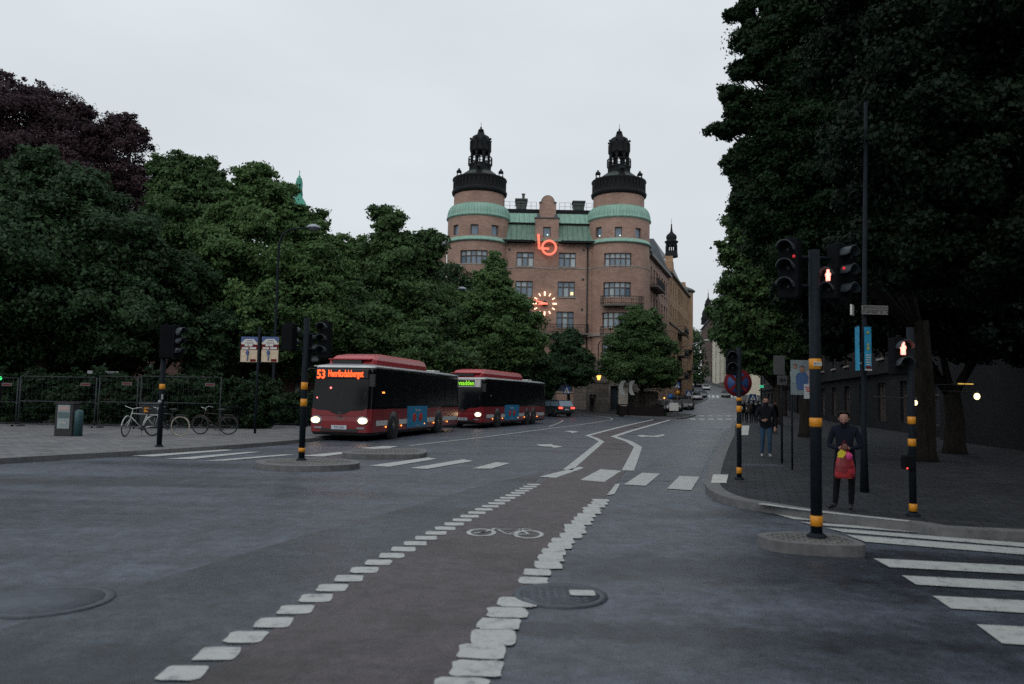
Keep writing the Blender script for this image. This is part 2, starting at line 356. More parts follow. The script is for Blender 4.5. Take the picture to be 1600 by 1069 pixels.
# pavement in front of the brick building and up the far street
fk0 = [P(x, y, .12) for x, y in ((862, 642), (896, 643), (960, 648), (1030, 652), (1062, 653), (1076, 651), (1084, 647))]
FK = smooth_line([(-90, 87), (-30, 86)] + [(p.x, p.y) for p in fk0] + [(16.4, 88.4), (15.8, 90.5), (18.6, 94.5), (21.5, 98), (26.5, 113), (36, 141), (42, 165), (47, 195), (51, 240), (54, 300)], 5)
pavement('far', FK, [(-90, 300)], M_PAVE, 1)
# park ground behind the left fence
pk = sheet('park_ground', [(-200, 38), (-30, 36), (-15, 38), (-6, 52), (-10, 70), (-200, 76)], .135, M_SOIL); struct(pk)

# darker patches of asphalt
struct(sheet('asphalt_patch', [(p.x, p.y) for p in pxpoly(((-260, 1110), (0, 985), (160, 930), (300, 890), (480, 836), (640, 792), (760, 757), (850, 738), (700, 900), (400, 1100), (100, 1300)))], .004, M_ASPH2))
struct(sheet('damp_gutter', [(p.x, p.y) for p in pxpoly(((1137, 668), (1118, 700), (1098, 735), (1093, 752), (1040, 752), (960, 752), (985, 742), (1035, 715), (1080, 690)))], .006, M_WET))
# cycle path
cyc = [(-40, 1400), (230, 1110), (318, 1055), (505, 935), (650, 850), (800, 777), (868, 742), (905, 718), (940, 690), (917, 681), (1012, 656),
       (1042, 656.5), (960, 682), (996, 698), (976, 738), (950, 772), (880, 858), (828, 925), (760, 1030), (700, 1130), (560, 1400)]
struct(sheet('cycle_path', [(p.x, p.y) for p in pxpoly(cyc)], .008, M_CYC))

# painted markings
def mark(mb, poly, off=.013):
    n = len(poly); mb.add([(p[0], p[1], g(p[1]) + off) for p in poly], [tuple(range(n))])
def mpx(mb, pts, off=.013): mark(mb, [(p.x, p.y) for p in pxpoly(pts)], off)
def flat_line(mb, line, wd, off=.013):
    a, b = offset_line(line, wd / 2), offset_line(line, -wd / 2)
    for i in range(len(line) - 1): mark(mb, [a[i], a[i + 1], b[i + 1], b[i]], off)
def rounded(cx, cy, ux, uy, a, b, jit=.0):
    """rounded block centred cx,cy, half size a along u and b across"""
    o = []
    for i in range(20):
        q = 2 * math.pi * i / 20; e = .32
        x = a * math.copysign(abs(math.cos(q)) ** e, math.cos(q)) * (1 + random.uniform(-jit, jit)); y = b * math.copysign(abs(math.sin(q)) ** e, math.sin(q)) * (1 + random.uniform(-jit, jit))
        o.append((cx + ux * x - uy * y, cy + uy * x + ux * y))
    return o
def along(line, step):
    d = 0; nxt = 0; o = []
    for i in range(len(line) - 1):
        a, b = line[i], line[i + 1]; l = (b - a).length
        while nxt <= d + l:
            o.append((a + (b - a) * ((nxt - d) / l), (b - a).normalized())); nxt += step
        d += l
    return o
# left dashed edge
mb = MB()
ld = smooth_line([(p.x, p.y) for p in pxpoly(((60, 1180), (265, 1066), (325, 1033), (375, 1003), (423, 978), (460, 956), (495, 936), (525, 917), (552, 902), (600, 876), (650, 850), (740, 805), (800, 776), (838, 756)))], 4)
for p, t in along(ld, .37): mark(mb, rounded(p.x, p.y, 1, .08, .135, .13, .06))
struct(mb.build('lane_marking', M_PAINT))
# right dashed edge: worn blocks that run together
mb = MB()
rd = smooth_line([(p.x, p.y) for p in pxpoly(((700, 1110), (735, 1060), (752, 1030), (775, 993), (800, 955), (815, 935)))], 4)
for k, (p, t) in enumerate(along(rd, .33)): mark(mb, rounded(p.x + random.uniform(-.03, .03), p.y, 1, -.02, .165, .15 if k % 4 else .18, .08), .013 + .001 * (k % 2))
rd = smooth_line([(p.x, p.y) for p in pxpoly(((835, 909), (843, 895), (858, 877), (880, 850), (905, 820), (930, 793), (940, 782)))], 4)
for k, (p, t) in enumerate(along(rd, .36)): mark(mb, rounded(p.x + random.uniform(-.03, .03), p.y, 1, -.02, .14, .14 if k < 2 else .19, .08), .013 + .001 * (k % 2))
struct(mb.build('lane_marking', M_PAINT))
mb = MB()
for a, b in (((946, 776), (966, 757)), ): pass
mpx(mb, ((948, 775), (962, 757), (969, 757), (960, 773)))
# solid edges beyond the crossing
def pl(pts): return smooth_line([(p.x, p.y) for p in pxpoly(pts)], 3)
flat_line(mb, [Vector((p.x, p.y)) for p in pxpoly(((887, 735), (912, 714), (940, 690.5), (932, 686), (918, 681), (950, 672.5), (984, 664), (1021, 656)))], .24)
flat_line(mb, [Vector((p.x, p.y)) for p in pxpoly(((981, 736), (990, 716), (997, 699), (982, 690), (959, 682.5), (985, 674), (1015, 665.5), (1047, 656.5)))], .3)
# lane line past the buses, stop lines
flat_line(mb, pl(((640, 697), (700, 690), (760, 683), (840, 672.5), (900, 665))), .14)
flat_line(mb, pl(((900, 665), (945, 658), (957, 655), (940, 651), (905, 648))), .14)
flat_line(mb, pl(((858, 667), (874, 661), (880, 657))), .12)
struct(mb.build('lane_line', M_PAINT))
# zebra crossings
mb = MB()
for q in (((842, 746), (906, 730), (912, 732), (868, 747.5)), ((906, 751), (938, 734), (971, 736.5), (944, 754)), ((975, 758), (1003, 739.5), (1031, 741), (1009, 760)), ((1042, 764.5), (1062, 744.5), (1093, 746), (1080, 767)),
          ((577, 728.5), (668, 715.5), (683, 717.5), (608, 730)), ((640, 732.5), (723, 718.5), (740, 721), (667, 733.5)), ((737, 733), (775, 723), (797, 724.5), (768, 733)),
          ((205, 713), (300, 706), (352, 703), (365, 704), (240, 714)), ((258, 718), (385, 707), (410, 706.5), (300, 718)), ((318, 721), (440, 711), (462, 711), (352, 720.5)),
          ((470, 713), (530, 707), (550, 708), (505, 714)), ((560, 701), (600, 697.5), (622, 698), (600, 702.5))):
    mpx(mb, q)
struct(mb.build('zebra_crossing', M_PAINT))
mb = MB()
for q in (((1203, 802), (1258, 808), (1900, 850), (1900, 856), (1240, 812.5)), ((1250, 816.5), (1900, 862), (1900, 869), (1268, 821)), ((1290, 826), (1900, 873), (1900, 881), (1318, 833)),
          ((1322, 837), (1900, 882), (1900, 893), (1352, 848)), ((1364, 874), (1900, 902), (1900, 915), (1390, 888)), ((1409, 901), (1900, 926), (1900, 942), (1432, 915.5)),
          ((1457, 933), (1900, 956), (1900, 978), (1486, 953)), ((1526, 978), (1900, 996), (1900, 1030), (1566, 1008))):
    mpx(mb, q)
struct(mb.build('zebra_crossing', M_PAINT))
mb = MB()   # far crossings up the street
for k in range(7):
    x = 1078 + k * 14; mpx(mb, ((x, 654.5), (x + 8.5, 654.5), (x + 9.5, 656.4), (x + .5, 656.4)), .02)
    x = 1092 + k * 14; mpx(mb, ((x, 649.8), (x + 8, 649.8), (x + 8.5, 651.2), (x + .5, 651.2)), .02)
for k in range(9):
    x = 1098 + k * 7; mpx(mb, ((x, 618), (x + 4, 618), (x + 5, 622), (x + .6, 622)), .03)
struct(mb.build('zebra_crossing', M_PAINT))
# arrows and the bicycle symbol
def pstroke(mb, pts, wd, off=.013, n=1): flat_line(mb, [Vector((p.x, p.y)) for p in pxpoly(pts)], wd, off)
mb = MB()
mpx(mb, ((838, 695), (862, 694.6), (866, 696.5), (880, 698.5), (866, 700.5), (862, 698.6), (851, 698.2), (843, 697.5)))
mpx(mb, ((880, 674.2), (893, 673.5), (905, 675), (892, 677.5), (893, 675.9)))
mpx(mb, ((994, 681), (1005, 679.6), (1006, 680.6), (1022, 681.5), (1036, 679), (1040, 680.5), (1028, 683.4), (1008, 682.8), (1004, 683.8)))
struct(mb.build('turn_arrow', M_PAINT))
mb = MB()
def ring_px(cx, cy, rx, ry, wd):
    flat_line(mb, [Vector((p.x, p.y)) for p in pxpoly([(cx + rx * math.cos(2 * math.pi * i / 28), cy + ry * math.sin(2 * math.pi * i / 28)) for i in range(29)])], wd)
ring_px(752, 833.5, 20, 5.4, .055); ring_px(826, 836.6, 20.5, 5.8, .055)
for q in (((752, 833.5), (774, 828)), ((774, 827.5), (793, 836.5), (816, 829), (775, 828.6)), ((793, 836.5), (826, 836.6)), ((812, 827.6), (826, 836.6)), ((768, 827.4), (776, 827.2)), ((812, 827.8), (830, 829)), ((740, 835), (760, 832))):
    pstroke(mb, q, .04, .0145)
struct(mb.build('bicycle_symbol', M_PAINT))
mb = MB(); flat_line(mb, smooth_line([(p.x, p.y) for p in [P(x, y, .13) for x, y in ((1187, 787.5), (1290, 801), (1420, 815))]], 5), .16, .137); struct(mb.build('kerb_line', M_PAINT))
# traces on the pavement corner
mb = MB()
mpx(mb, ((1114, 751), (1138, 751), (1135, 765), (1111, 765)), .135); mpx(mb, ((1156, 668), (1171, 668), (1169, 684), (1155, 684)), .135)
struct(mb.build('guide_paving', mat('pale_slab', (.52, .52, .49), .7, var=.15)))
# manhole covers, drain grate
M_IRON = mat('cast_iron', (.058, .07, .09), .6, var=.25, scale=9, bump=.15, bscale=60)
def manhole(px, py, r, lab):
    c = P(px, py); o = thing('manhole_cover', lab, 'manhole cover', (c.x, c.y, .009))
    mb = MB(); mb.lathe([(r, -.01), (r, .008), (r * .86, .008), (r * .84, .004)], n=40); mb.build('rim', M_IRON, o)
    mb = MB(); mb.lathe([(r * .83, 0), (r * .83, .006), (0.001, .006)], n=40)
    for i in range(-4, 5):
        for j in range(-4, 5):
            if math.hypot(i, j) < 4.3 and r < .45: mb.box((i * r * .17, j * r * .17, .0085), (r * .09, r * .09, .002))
    mb.build('lid', M_IRON, o); return c
c = manhole(875, 931.5, .42, 'round iron manhole cover cutting into the dashed edge of the red cycle path')
mb = MB(); mark(mb, rounded(c.x + .2, c.y + .03, 1, 0, .115, .1), .027); struct(mb.build('paint_block', M_PAINT))
manhole(75, 940, .5, 'round iron manhole cover alone in the dark asphalt of the wide lane')
c = P(1188, 727, .13); o = MB()
for k in range(9): o.box((0, -.3 + k * .075, .006), (1.0, .04, .012))
o.box((0, 0, .002), (1.06, .7, .008)); o = o.build('drain_grate', M_IRON, loc=(c.x, c.y, .126)); tag(o, 'dark iron drain grate set in the pavement near the walking person', 'drain grate')

# traffic islands
def island(pts, lab, mt):
    pts = [(p.x, p.y) for p in pxpoly(pts, .13)]; n = len(pts)
    cx = sum(p[0] for p in pts) / n; cy = sum(p[1] for p in pts) / n
    outer = smooth_line([pts[-1]] + pts + [pts[0]] + [pts[1]], 4)[4:-5]
    ring = outer; inner = [Vector((cx + (p.x - cx) * .82, cy + (p.y - cy) * .74)) for p in ring]
    o = thing('traffic_island', lab, 'traffic island', (cx, cy, 0))
    mb = MB(); k = len(ring)
    a = [(p.x - cx, p.y - cy, -.03) for p in ring] + [(p.x - cx, p.y - cy, .13) for p in ring] + [(p.x - cx, p.y - cy, .13) for p in inner]
    mb.add(a, [(i, (i + 1) % k, k + (i + 1) % k, k + i) for i in range(k)] + [(k + i, k + (i + 1) % k, 2 * k + (i + 1) % k, 2 * k + i) for i in range(k)])
    mb.build('kerb', M_KERB, o)
    mb = MB(); mb.add([(p.x - cx, p.y - cy, .127) for p in inner], [tuple(range(k))]); mb.build('paving', mt, o)
    return o
M_PAVEL = paver_mat('island_setts', (.13, .125, .12), (.18, .175, .17), (.07, .07, .07), .12, .12)
island(((398, 722), (420, 717), (480, 716), (545, 718), (561, 721), (555, 725), (500, 728), (430, 727)), 'low kerbed traffic island at the left carrying the yellow banded signal pole beside the bus', M_PAVEL)
island(((535, 706), (560, 702.5), (620, 700), (660, 701.5), (667, 705), (655, 709.5), (600, 710), (550, 709)), 'low kerbed traffic island without a pole, just ahead of the front bus', M_PAVEL)
island(((1183, 836), (1200, 832), (1240, 831), (1290, 833), (1320, 838), (1352, 850), (1330, 853), (1260, 850), (1210, 845)), 'low kerbed traffic island at the right under the large dark signal pole', M_PAVEL)
# ================================================================== buildings
M_BRICK = brickmat('red_brick', (.45, .29, .23), (.38, .235, .185), (.34, .28, .245), 1.0, blocks=(.5, .17), soot=.3)
M_BRICKD = brickmat('dark_brick', (.14, .085, .07), (.1, .062, .055), (.09, .07, .065), 1.0, blocks=(.5, .2), soot=.3)
M_OCHRE = mat('ochre_plaster', (.37, .24, .15), .85, var=.18, scale=.8, spec=.2)
M_CREAM = mat('cream_plaster', (.62, .57, .45), .85, var=.12, scale=.8, spec=.2)
M_STONE = brickmat('rusticated_stone', (.2, .175, .155), (.14, .125, .115), (.06, .055, .05), 1.0, blocks=(.9, .42), soot=.35)
M_COPPER = mat('verdigris_copper', (.2, .37, .3), .6, col2=(.32, .5, .42), scale=1.2, stretch=(2.2, 2.2, .25), spec=.3)
M_COPPERD = mat('old_copper_roof', (.1, .18, .145), .6, col2=(.19, .3, .24), scale=1.2, stretch=(2.5, 2.5, .3), spec=.3)
M_SLATE = mat('slate_roof', (.085, .1, .12), .5, var=.25, scale=2, stretch=(2, 2, .5))
M_BLACK = mat('black_copper', (.014, .016, .018), .7, var=.35, scale=4, spec=.15)
M_BLACKR = mat('dark_roof_metal', (.05, .065, .062), .5, var=.3, scale=3, stretch=(3, 3, .6))
M_FRAME = mat('window_frame_brown', (.1, .075, .065), .6)
M_SILL = mat('stone_sill', (.34, .3, .27), .8)
M_IRONB = mat('black_iron', (.02, .021, .024), .5)
def glassmat(name, c, c2, rough=.08):
    mt = bpy.data.materials.new(name); mt.use_nodes = True; t = mt.node_tree; b = t.nodes['Principled BSDF']; N = t.nodes.new; L = t.links.new
    b.inputs['Roughness'].default_value = rough; b.inputs['Specular IOR Level'].default_value = .8
    ge = N('ShaderNodeNewGeometry'); cr = N('ShaderNodeMixRGB'); cr.inputs[1].default_value = (*c, 1); cr.inputs[2].default_value = (*c2, 1); L(ge.outputs['Random Per Island'], cr.inputs[0]); L(cr.outputs[0], b.inputs['Base Color'])
    MATS[name] = mt; return mt
M_GLASS = glassmat('window_glass', (.1, .16, .23), (.2, .28, .36))
M_GLASSL = glassmat('curtained_glass', (.24, .33, .4), (.5, .58, .61), .12)
M_GLASSD = glassmat('dark_glass', (.02, .03, .04), (.05, .07, .09))

def wall(mb, mf, u0, u1, z0, z1, holes, depth, du=None, mi=0, mir=0):
    """a wall in (u, z), real openings with reveals; mf(u, z, d) -> world, d = depth into the wall"""
    us = {u0, u1}; zs = {z0, z1}
    for h in holes: us |= {max(u0, h[0]), min(u1, h[1])}; zs |= {max(z0, h[2]), min(z1, h[3])}
    if du:
        k = int((u1 - u0) / du) + 1
        us |= {u0 + (u1 - u0) * i / k for i in range(k + 1)}
    us = sorted(us); zs = sorted(zs)
    def solid(i, j):
        u, z = (us[i] + us[i + 1]) / 2, (zs[j] + zs[j + 1]) / 2
        return not any(h[0] < u < h[1] and h[2] < z < h[3] for h in holes)
    S = [[solid(i, j) for j in range(len(zs) - 1)] for i in range(len(us) - 1)]
    for i in range(len(us) - 1):
        for j in range(len(zs) - 1):
            a, b, c, d = us[i], us[i + 1], zs[j], zs[j + 1]
            if S[i][j]: mb.add([mf(a, c, 0), mf(b, c, 0), mf(b, d, 0), mf(a, d, 0)], [(0, 1, 2, 3)], mi)
            else:
                if i == 0 or S[i - 1][j]: mb.add([mf(a, c, 0), mf(a, d, 0), mf(a, d, depth), mf(a, c, depth)], [(0, 1, 2, 3)], mir)
                if i == len(us) - 2 or S[i + 1][j]: mb.add([mf(b, c, 0), mf(b, c, depth), mf(b, d, depth), mf(b, d, 0)], [(0, 1, 2, 3)], mir)
                if j == 0 or S[i][j - 1]: mb.add([mf(a, c, 0), mf(a, c, depth), mf(b, c, depth), mf(b, c, 0)], [(0, 1, 2, 3)], mir)
                if j == len(zs) - 2 or S[i][j + 1]: mb.add([mf(a, d, 0), mf(b, d, 0), mf(b, d, depth), mf(a, d, depth)], [(0, 1, 2, 3)], mir)
def bar(mb, mf, u0, u1, z0, z1, d0, d1, mi=0, du=None):
    k = max(1, int((u1 - u0) / du)) if du else 1
    for i in range(k):
        a, b = u0 + (u1 - u0) * i / k, u0 + (u1 - u0) * (i + 1) / k
        vs = [mf(a, z0, d0), mf(b, z0, d0), mf(b, z0, d1), mf(a, z0, d1), mf(a, z1, d0), mf(b, z1, d0), mf(b, z1, d1), mf(a, z1, d1)]
        mb.add(vs, [(0, 1, 2, 3), (4, 7, 6, 5), (0, 4, 5, 1), (1, 5, 6, 2), (2, 6, 7, 3), (3, 7, 4, 0)], mi)
def win(mf, h, n, parent, depth=.28, frame=None, glass=None, transom=.64, sill=True, top=None, cross=True):
    """a window in the opening h: frame with mullions (thing part 'window'), panes as its sub-part"""
    u0, u1, z0, z1 = h; fr = MB(); W = u1 - u0; H = z1 - z0; fw = .07
    bar(fr, mf, u0, u1, z0, z0 + fw, depth - .1, depth + .02); bar(fr, mf, u0, u1, z1 - fw, z1, depth - .1, depth + .02)
    for i in range(n + 1):
        c = u0 + W * i / n; c = min(max(c, u0 + fw / 2), u1 - fw / 2); wd = fw * (1.9 if 0 < i < n else 1)
        bar(fr, mf, c - wd / 2, c + wd / 2, z0, z1, depth - .12, depth + .02)
    zt = z0 + H * transom
    if cross:
        for i in range(n): bar(fr, mf, u0 + W * i / n + .05, u0 + W * (i + 1) / n - .05, zt - .05, zt + .05, depth - .09, depth + .02)
    if sill: bar(fr, mf, u0 - .12, u1 + .12, z0 - .14, z0 - .003, -.12, .1, 1)
    f = fr.build('window', [frame or M_FRAME, M_SILL], parent)
    pn = MB()
    for i in range(n):
        a, b = u0 + W * i / n, u0 + W * (i + 1) / n
        mi = 1 if (top and random.random() < top[0]) else 0
        pn.add([mf(a, z0, depth), mf(b, z0, depth), mf(b, zt, depth), mf(a, zt, depth)], [(0, 1, 2, 3)], mi)
        mi = 1 if (top and random.random() < top[1]) else 0
        pn.add([mf(a, zt, depth), mf(b, zt, depth), mf(b, z1, depth), mf(a, z1, depth)], [(0, 1, 2, 3)], mi)
    pn.build('pane', [glass or M_GLASS, M_GLASSL], f)
    return f
def mf_flat(Y0):
    return lambda u, z, d: Vector((u, Y0 + d, z))
def mf_dir(p0, dr, side=1):
    dr = Vector((dr[0], dr[1])).normalized(); nn = Vector((-dr.y, dr.x)) * side
    return lambda u, z, d: Vector((p0[0] + dr.x * u + nn.x * d, p0[1] + dr.y * u + nn.y * d, z))
def mf_cyl(cx, cy, r):
    return lambda u, z, d: Vector((cx + (r - d) * math.sin(u / r), cy - (r - d) * math.cos(u / r), z))
def cyl_uz(cx, cy, r, px, py):
    Y = cy - r
    for _ in range(12):
        p = D(px, py, Y); a = math.asin(max(-1, min(1, (p.x - cx) / r))); Y = Y * .5 + .5 * (cy - r * math.cos(a))
    return a * r, p.z
# ---------------------------------------------------- the big brick building
YF = 92.0; YC = 93.6
LO = thing('brick_office_building', 'big brick office building with two round towers topped by black lanterns and green copper roofs', 'building', (D(857, 640, YF).x, YF, 0))
BX, BY = LO.location.x, LO.location.y
bpy.context.view_layer.update()
LO_INV = Vector((-BX, -BY, 0))
def shift(mb):
    mb.v = [(v[0] - BX, v[1] - BY, v[2]) for v in mb.v]; return mb
_build = MB.build
def lob(mb, name, mats, parent=None): shift(mb); return mb.build(name, mats, parent or LO)
class LMB(MB):
    pass
def flat_uz(px, py, Y=YF): p = D(px, py, Y); return p.x, p.z
def hole(px0, px1, py0, py1, Y=YF):
    a = D(px0, (py0 + py1) / 2, Y); b = D(px1, (py0 + py1) / 2, Y); c = D((px0 + px1) / 2, py0, Y).z; d = D((px0 + px1) / 2, py1, Y).z
    return (a.x, b.x, d, c)
def lwin(mf, h, n, **k):
    f = win(lambda u, z, d: mf(u, z, d) + LO_INV, h, n, LO, **k); return f
LZ = lambda px, py, Y=YF: D(px, py, Y).z
# flat front
mf = mf_flat(YF)
xL = D(780, 420, YF).x; xR = D(930, 420, YF).x
rows = [(395, 417), (440, 464), (487, 512)]
holes = []
for (a, b), dl in zip(rows, (0, 0, 0)):
    sh = (417 - a) * .02 * .0
    holes.append((hole(873 - (a - 395) * .04, 900 - (a - 395) * .04, a, b), 3, 0))
    holes.append((hole(807 - (a - 395) * .04, 834 - (a - 395) * .04, a - 1, b - 1), 3, 1))
holes.append((hole(867, 896, 536, 560), 3, 0)); holes.append((hole(800, 830, 536, 560), 3, 0))
holes.append((hole(866, 895, 583, 612), 2, 0)); holes.append((hole(800, 830, 583, 612), 2, 0))
zc = LZ(857, 381)   # cornice
mb = MB(); wall(mb, mf, xL, xR, -.5, zc, [h[0] for h in holes], .3)
# small ventilation holes and pilaster texture
lob(mb, 'front_wall', M_BRICK)
for h, n, k in holes: lwin(mf, h, n, top=(.25, .35))
mb = MB()
for px, py in ((796, 390), (912, 391), (911, 437), (909.5, 484), (797, 437)):
    p = D(px, py, YF); mb = MB(); mb.box((p.x, YF - .002, p.z), (.26, .02, .3)); lob(mb, 'vent', M_IRONB)
for y_, a_, b_, d_ in ((420, 0, .12, -.05), (524.5, -.1, .25, -.25), (383, 0, .16, -.14)):
    mb = MB(); z = LZ(857, y_); bar(mb, mf, xL, xR, z + a_, z + b_, d_, .02); lob(mb, 'string_course', M_SILL)
# stone ground floor, set forward a little
zb = LZ(857, 565)
mb = MB(); mfs = mf_flat(YF - .25)
wall(mb, mfs, xL, xR, -.5, zb, [hole(800, 832, 600, 630), hole(868, 896, 590, 640)], .5); bar(mb, mfs, xL, xR, zb, zb + .2, -.1, .24)
lob(mb, 'stone_base', M_STONE)
for h in (hole(868, 896, 590, 640), hole(800, 832, 600, 630)): mb = MB(); mb.quad(mfs(h[0], h[2], .45), mfs(h[1], h[2], .45), mfs(h[1], h[3], .45), mfs(h[0], h[3], .45)); lob(mb, 'shop_window', M_GLASSD)
# balcony along the front at second-floor height
def balcony(mf, u0, u1, z, dep=1.1, h=1.0, parent=LO, sh=True, du=None, m1=None):
    mb = MB(); bar(mb, mf, u0, u1, z - .22, z, -dep, -.003, 0, du); b = (shift(mb) if sh else mb).build('balcony', m1 or M_STONE, parent)
    mb = MB(); k = max(2, int((u1 - u0) / .16))
    for i in range(k + 1):
        u = u0 + (u1 - u0) * i / k; a = mf(u, z, -dep + .06); c = mf(u, z + h, -dep + .06); mb.cyl(a, c, .018 if i % 6 else .035, n=4, smooth=False)
    for zz, tt in ((z + h, .035), (z + .12, .03), (z + h * .62, .02)):
        n_ = 10 if du else 1
        for i in range(n_): mb.cyl(mf(u0 + (u1 - u0) * i / n_, zz, -dep + .06), mf(u0 + (u1 - u0) * (i + 1) / n_, zz, -dep + .06), tt, n=5, smooth=False)
    for u in (u0, u1):
        for zz in (z + h, z + .12): mb.cyl(mf(u, zz, -dep + .06), mf(u, zz, 0), .03, n=5)
        for i in range(5): mb.cyl(mf(u, z, -dep + .06 + dep * i / 5), mf(u, z + h, -dep + .06 + dep * i / 5), .018, n=4)
    (shift(mb) if sh else mb).build('railing', M_IRONB, b); return b
balcony(mf, D(838, 520, YF).x, D(918, 520, YF).x, LZ(880, 521), 1.2, 1.0)

# round towers
M_TW = M_BRICK
def tower(cxp, c2, dy, wins, side):
    cx = D(cxp, 400, YC).x; r = 48.3 / F * YC * 1.01
    mfc = mf_cyl(cx, YC, r)
    def zp(y): return D(cxp, y + dy, YC).z
    # window openings given in picture units, turned into (arc, height)
    hs = []
    for (a, b, t, l, n, kw) in wins:
        u0, _ = cyl_uz(cx, YC, r, a, (t + l) / 2); u1, _ = cyl_uz(cx, YC, r, b, (t + l) / 2); _, z1 = cyl_uz(cx, YC, r, (a + b) / 2, t); _, z0 = cyl_uz(cx, YC, r, (a + b) / 2, l)
        hs.append(((u0, u1, z0, z1), n, kw))
    half = math.pi * r * (.999)
    ztop = zp(344.5)
    mb = MB(); wall(mb, mfc, -half, half, zp(565), ztop, [h[0] for h in hs], .3, .45); tw = lob(mb, 'tower_wall', M_TW)
    for y_, a_, b_, d_ in ((421, 0, .12, -.05), (524.5, -.1, .25, -.2)): mb = MB(); bar(mb, mfc, -half * .6, half * .6, zp(y_) + a_, zp(y_) + b_, d_, .02, du=.45); lob(mb, 'string_course', M_SILL)
    mfb = mf_cyl(cx, YC, r + .25)
    mb = MB(); wall(mb, mfb, -half, half, -.5, zp(565), [(-1.3, 1.3, .6, 3.4)], .4, .45); bar(mb, mfb, -half * .6, half * .6, zp(565), zp(565) + .2, -.1, .24, du=.45); bar(mb, mfb, -1.3, 1.3, .6, 3.4, .38, .4, 1); lob(mb, 'stone_base', [M_STONE, M_GLASSD])
    for h, n, kw in hs: lwin(mfc, h, n, **kw)
    # green ledge and skirt roof (lathed copper)
    c = (cx, YC, 0)
    zl = zp(383.5)
    mb = MB(); mb.lathe([(r - .1, zl + .5), (r + .02, zl + .42), (r + .12, zl + .2), (r + .26, zl + .05), (r + .27, zl), (r + .2, zl - .1), (r - .1, zl - .16)], c, 64); lob(mb, 'copper_ledge', M_COPPER)
    zs = zp(344.5); r2 = 39.8 / F * YC * 1.015; zt = zp(326)
    k = [(r - .1, zs - .3), (r + .18, zs - .12), (r + .2, zs), (r + .08, zs + .12)]
    n = 7
    for i in range(1, n + 1):
        a = math.pi / 2 * i / n; k.append((r2 + (r + .08 - r2) * math.cos(a), zs + .12 + (zt - zs - .12) * math.sin(a)))
    mb = MB(); mb.lathe(k, c, 64)
    for j in range(64):   # standing seams
        q = 2 * math.pi * j / 64; mb.tube([(cx + a_ * math.cos(q), YC + a_ * math.sin(q), z_ + .02) for a_, z_ in k[3:]], .025, 4)
    lob(mb, 'skirt_roof', M_COPPER)
    # upper brick drum
    zd = zp(305)
    mb = MB(); mb.lathe([(r2 - .02, zt - .2), (r2 - .02, zd + .2)], c, 64); lob(mb, 'drum', M_TW)
    # black parapet with swelling profile
    s = r2 / 39.7; Z = [zp(y) for y in (306, 302.5, 299, 292, 286, 282, 279)]
    prof = [(r2 + .02, Z[0] - .15), (r2 + .22, Z[0]), (r2 + .28, Z[1]), (r2 + .1, Z[2]), (r2 + .02, Z[3]), (r2 + .1, Z[4]), (r2 + .24, Z[4] + .2), (r2 + .2, Z[5]), (r2 - .1, Z[5] + .1), (r2 - .8, Z[5] + .15)]
    mb = MB(); mb.lathe(prof, c, 64)
    for j in range(40):
        q = 2 * math.pi * j / 40; mb.box((cx + (r2 + .06) * math.cos(q), YC + (r2 + .06) * math.sin(q), (Z[2] + Z[4]) / 2), (.16, .22, abs(Z[4] - Z[2]) * .9), q)
    lob(mb, 'parapet', M_BLACK)
    mb = MB(); rr = [(r2 - .7, Z[5] + .1), (s * 31, zp(279)), (s * 26, zp(274.5)), (s * 21, zp(271)), (s * 17.6, zp(268.5))]; mb.lathe(rr, c, 48)
    for j in range(32):
        q = 2 * math.pi * j / 32; mb.tube([(cx + a_ * math.cos(q), YC + a_ * math.sin(q), z_ + .03) for a_, z_ in rr], .04, 4)
    lob(mb, 'cone_roof', M_BLACKR)
    # four little dormer turrets around the parapet and ornaments
    for q in (0, math.pi / 2, math.pi, -math.pi / 2):
        x, y = cx + (r2 - .55) * math.cos(q), YC + (r2 - .55) * math.sin(q); zt0 = Z[5] - .05
        mb = MB(); mb.box((x, y, zt0 + .25), (.62, .62, .6))
        for a in (-1, 1):
            for b in (-1, 1): mb.cyl((x + a * .22, y + b * .22, zt0 + .5), (x + a * .22, y + b * .22, zt0 + 1.0), .05, n=6)
        mb.box((x, y, zt0 + 1.06), (.62, .62, .14)); mb.lathe([(.3, 1.12), (.24, 1.3), (.12, 1.36), (.1, 1.44), (.14, 1.5), (.001, 1.56)], (x, y, zt0), 12); lob(mb, 'turret', M_BLACK)
    # lantern: base, balcony, columns, drum, dome, small lantern, spike
    z1, z2, z3, z4, z5, z6, z7 = zp(269.5), zp(259.5), zp(250), zp(238), zp(222), zp(213), zp(209)
    mb = MB(); mb.lathe([(s * 17.8, z1 - .3), (s * 17.4, z1 + .1), (s * 16, z1 + .35), (s * 16.3, z2 - .2), (s * 18.3, z2), (s * 18.3, z2 + .12), (s * 13, z2 + .14)], c, 24)
    for j in range(8):
        q = 2 * math.pi * (j + .5) / 8; mb.box((cx + s * 16.4 * math.cos(q), YC + s * 16.4 * math.sin(q), (z1 + z2) / 2 + .1), (.2, .25, (z2 - z1) * .9), q)
    mb.ball((cx, YC - s * 18, z1 + .15), .45, sz=1.2); lob(mb, 'lantern_base', M_BLACK)
    mb = MB()
    for j in range(40):
        if j % 2: continue
        q = 2 * math.pi * j / 40; mb.cyl((cx + s * 18 * math.cos(q), YC + s * 18 * math.sin(q), z2), (cx + s * 18 * math.cos(q), YC + s * 18 * math.sin(q), z3 + .2), .03 if j % 5 else .08, n=4)
    ring = [(cx + s * 18 * math.cos(2 * math.pi * j / 24), YC + s * 18 * math.sin(2 * math.pi * j / 24)) for j in range(24)]
    for zz, t in ((z3 + .2, .07), (z2 + .35, .04)): mb.tube([(x, y, zz) for x, y in ring], t, 6, closed=True)
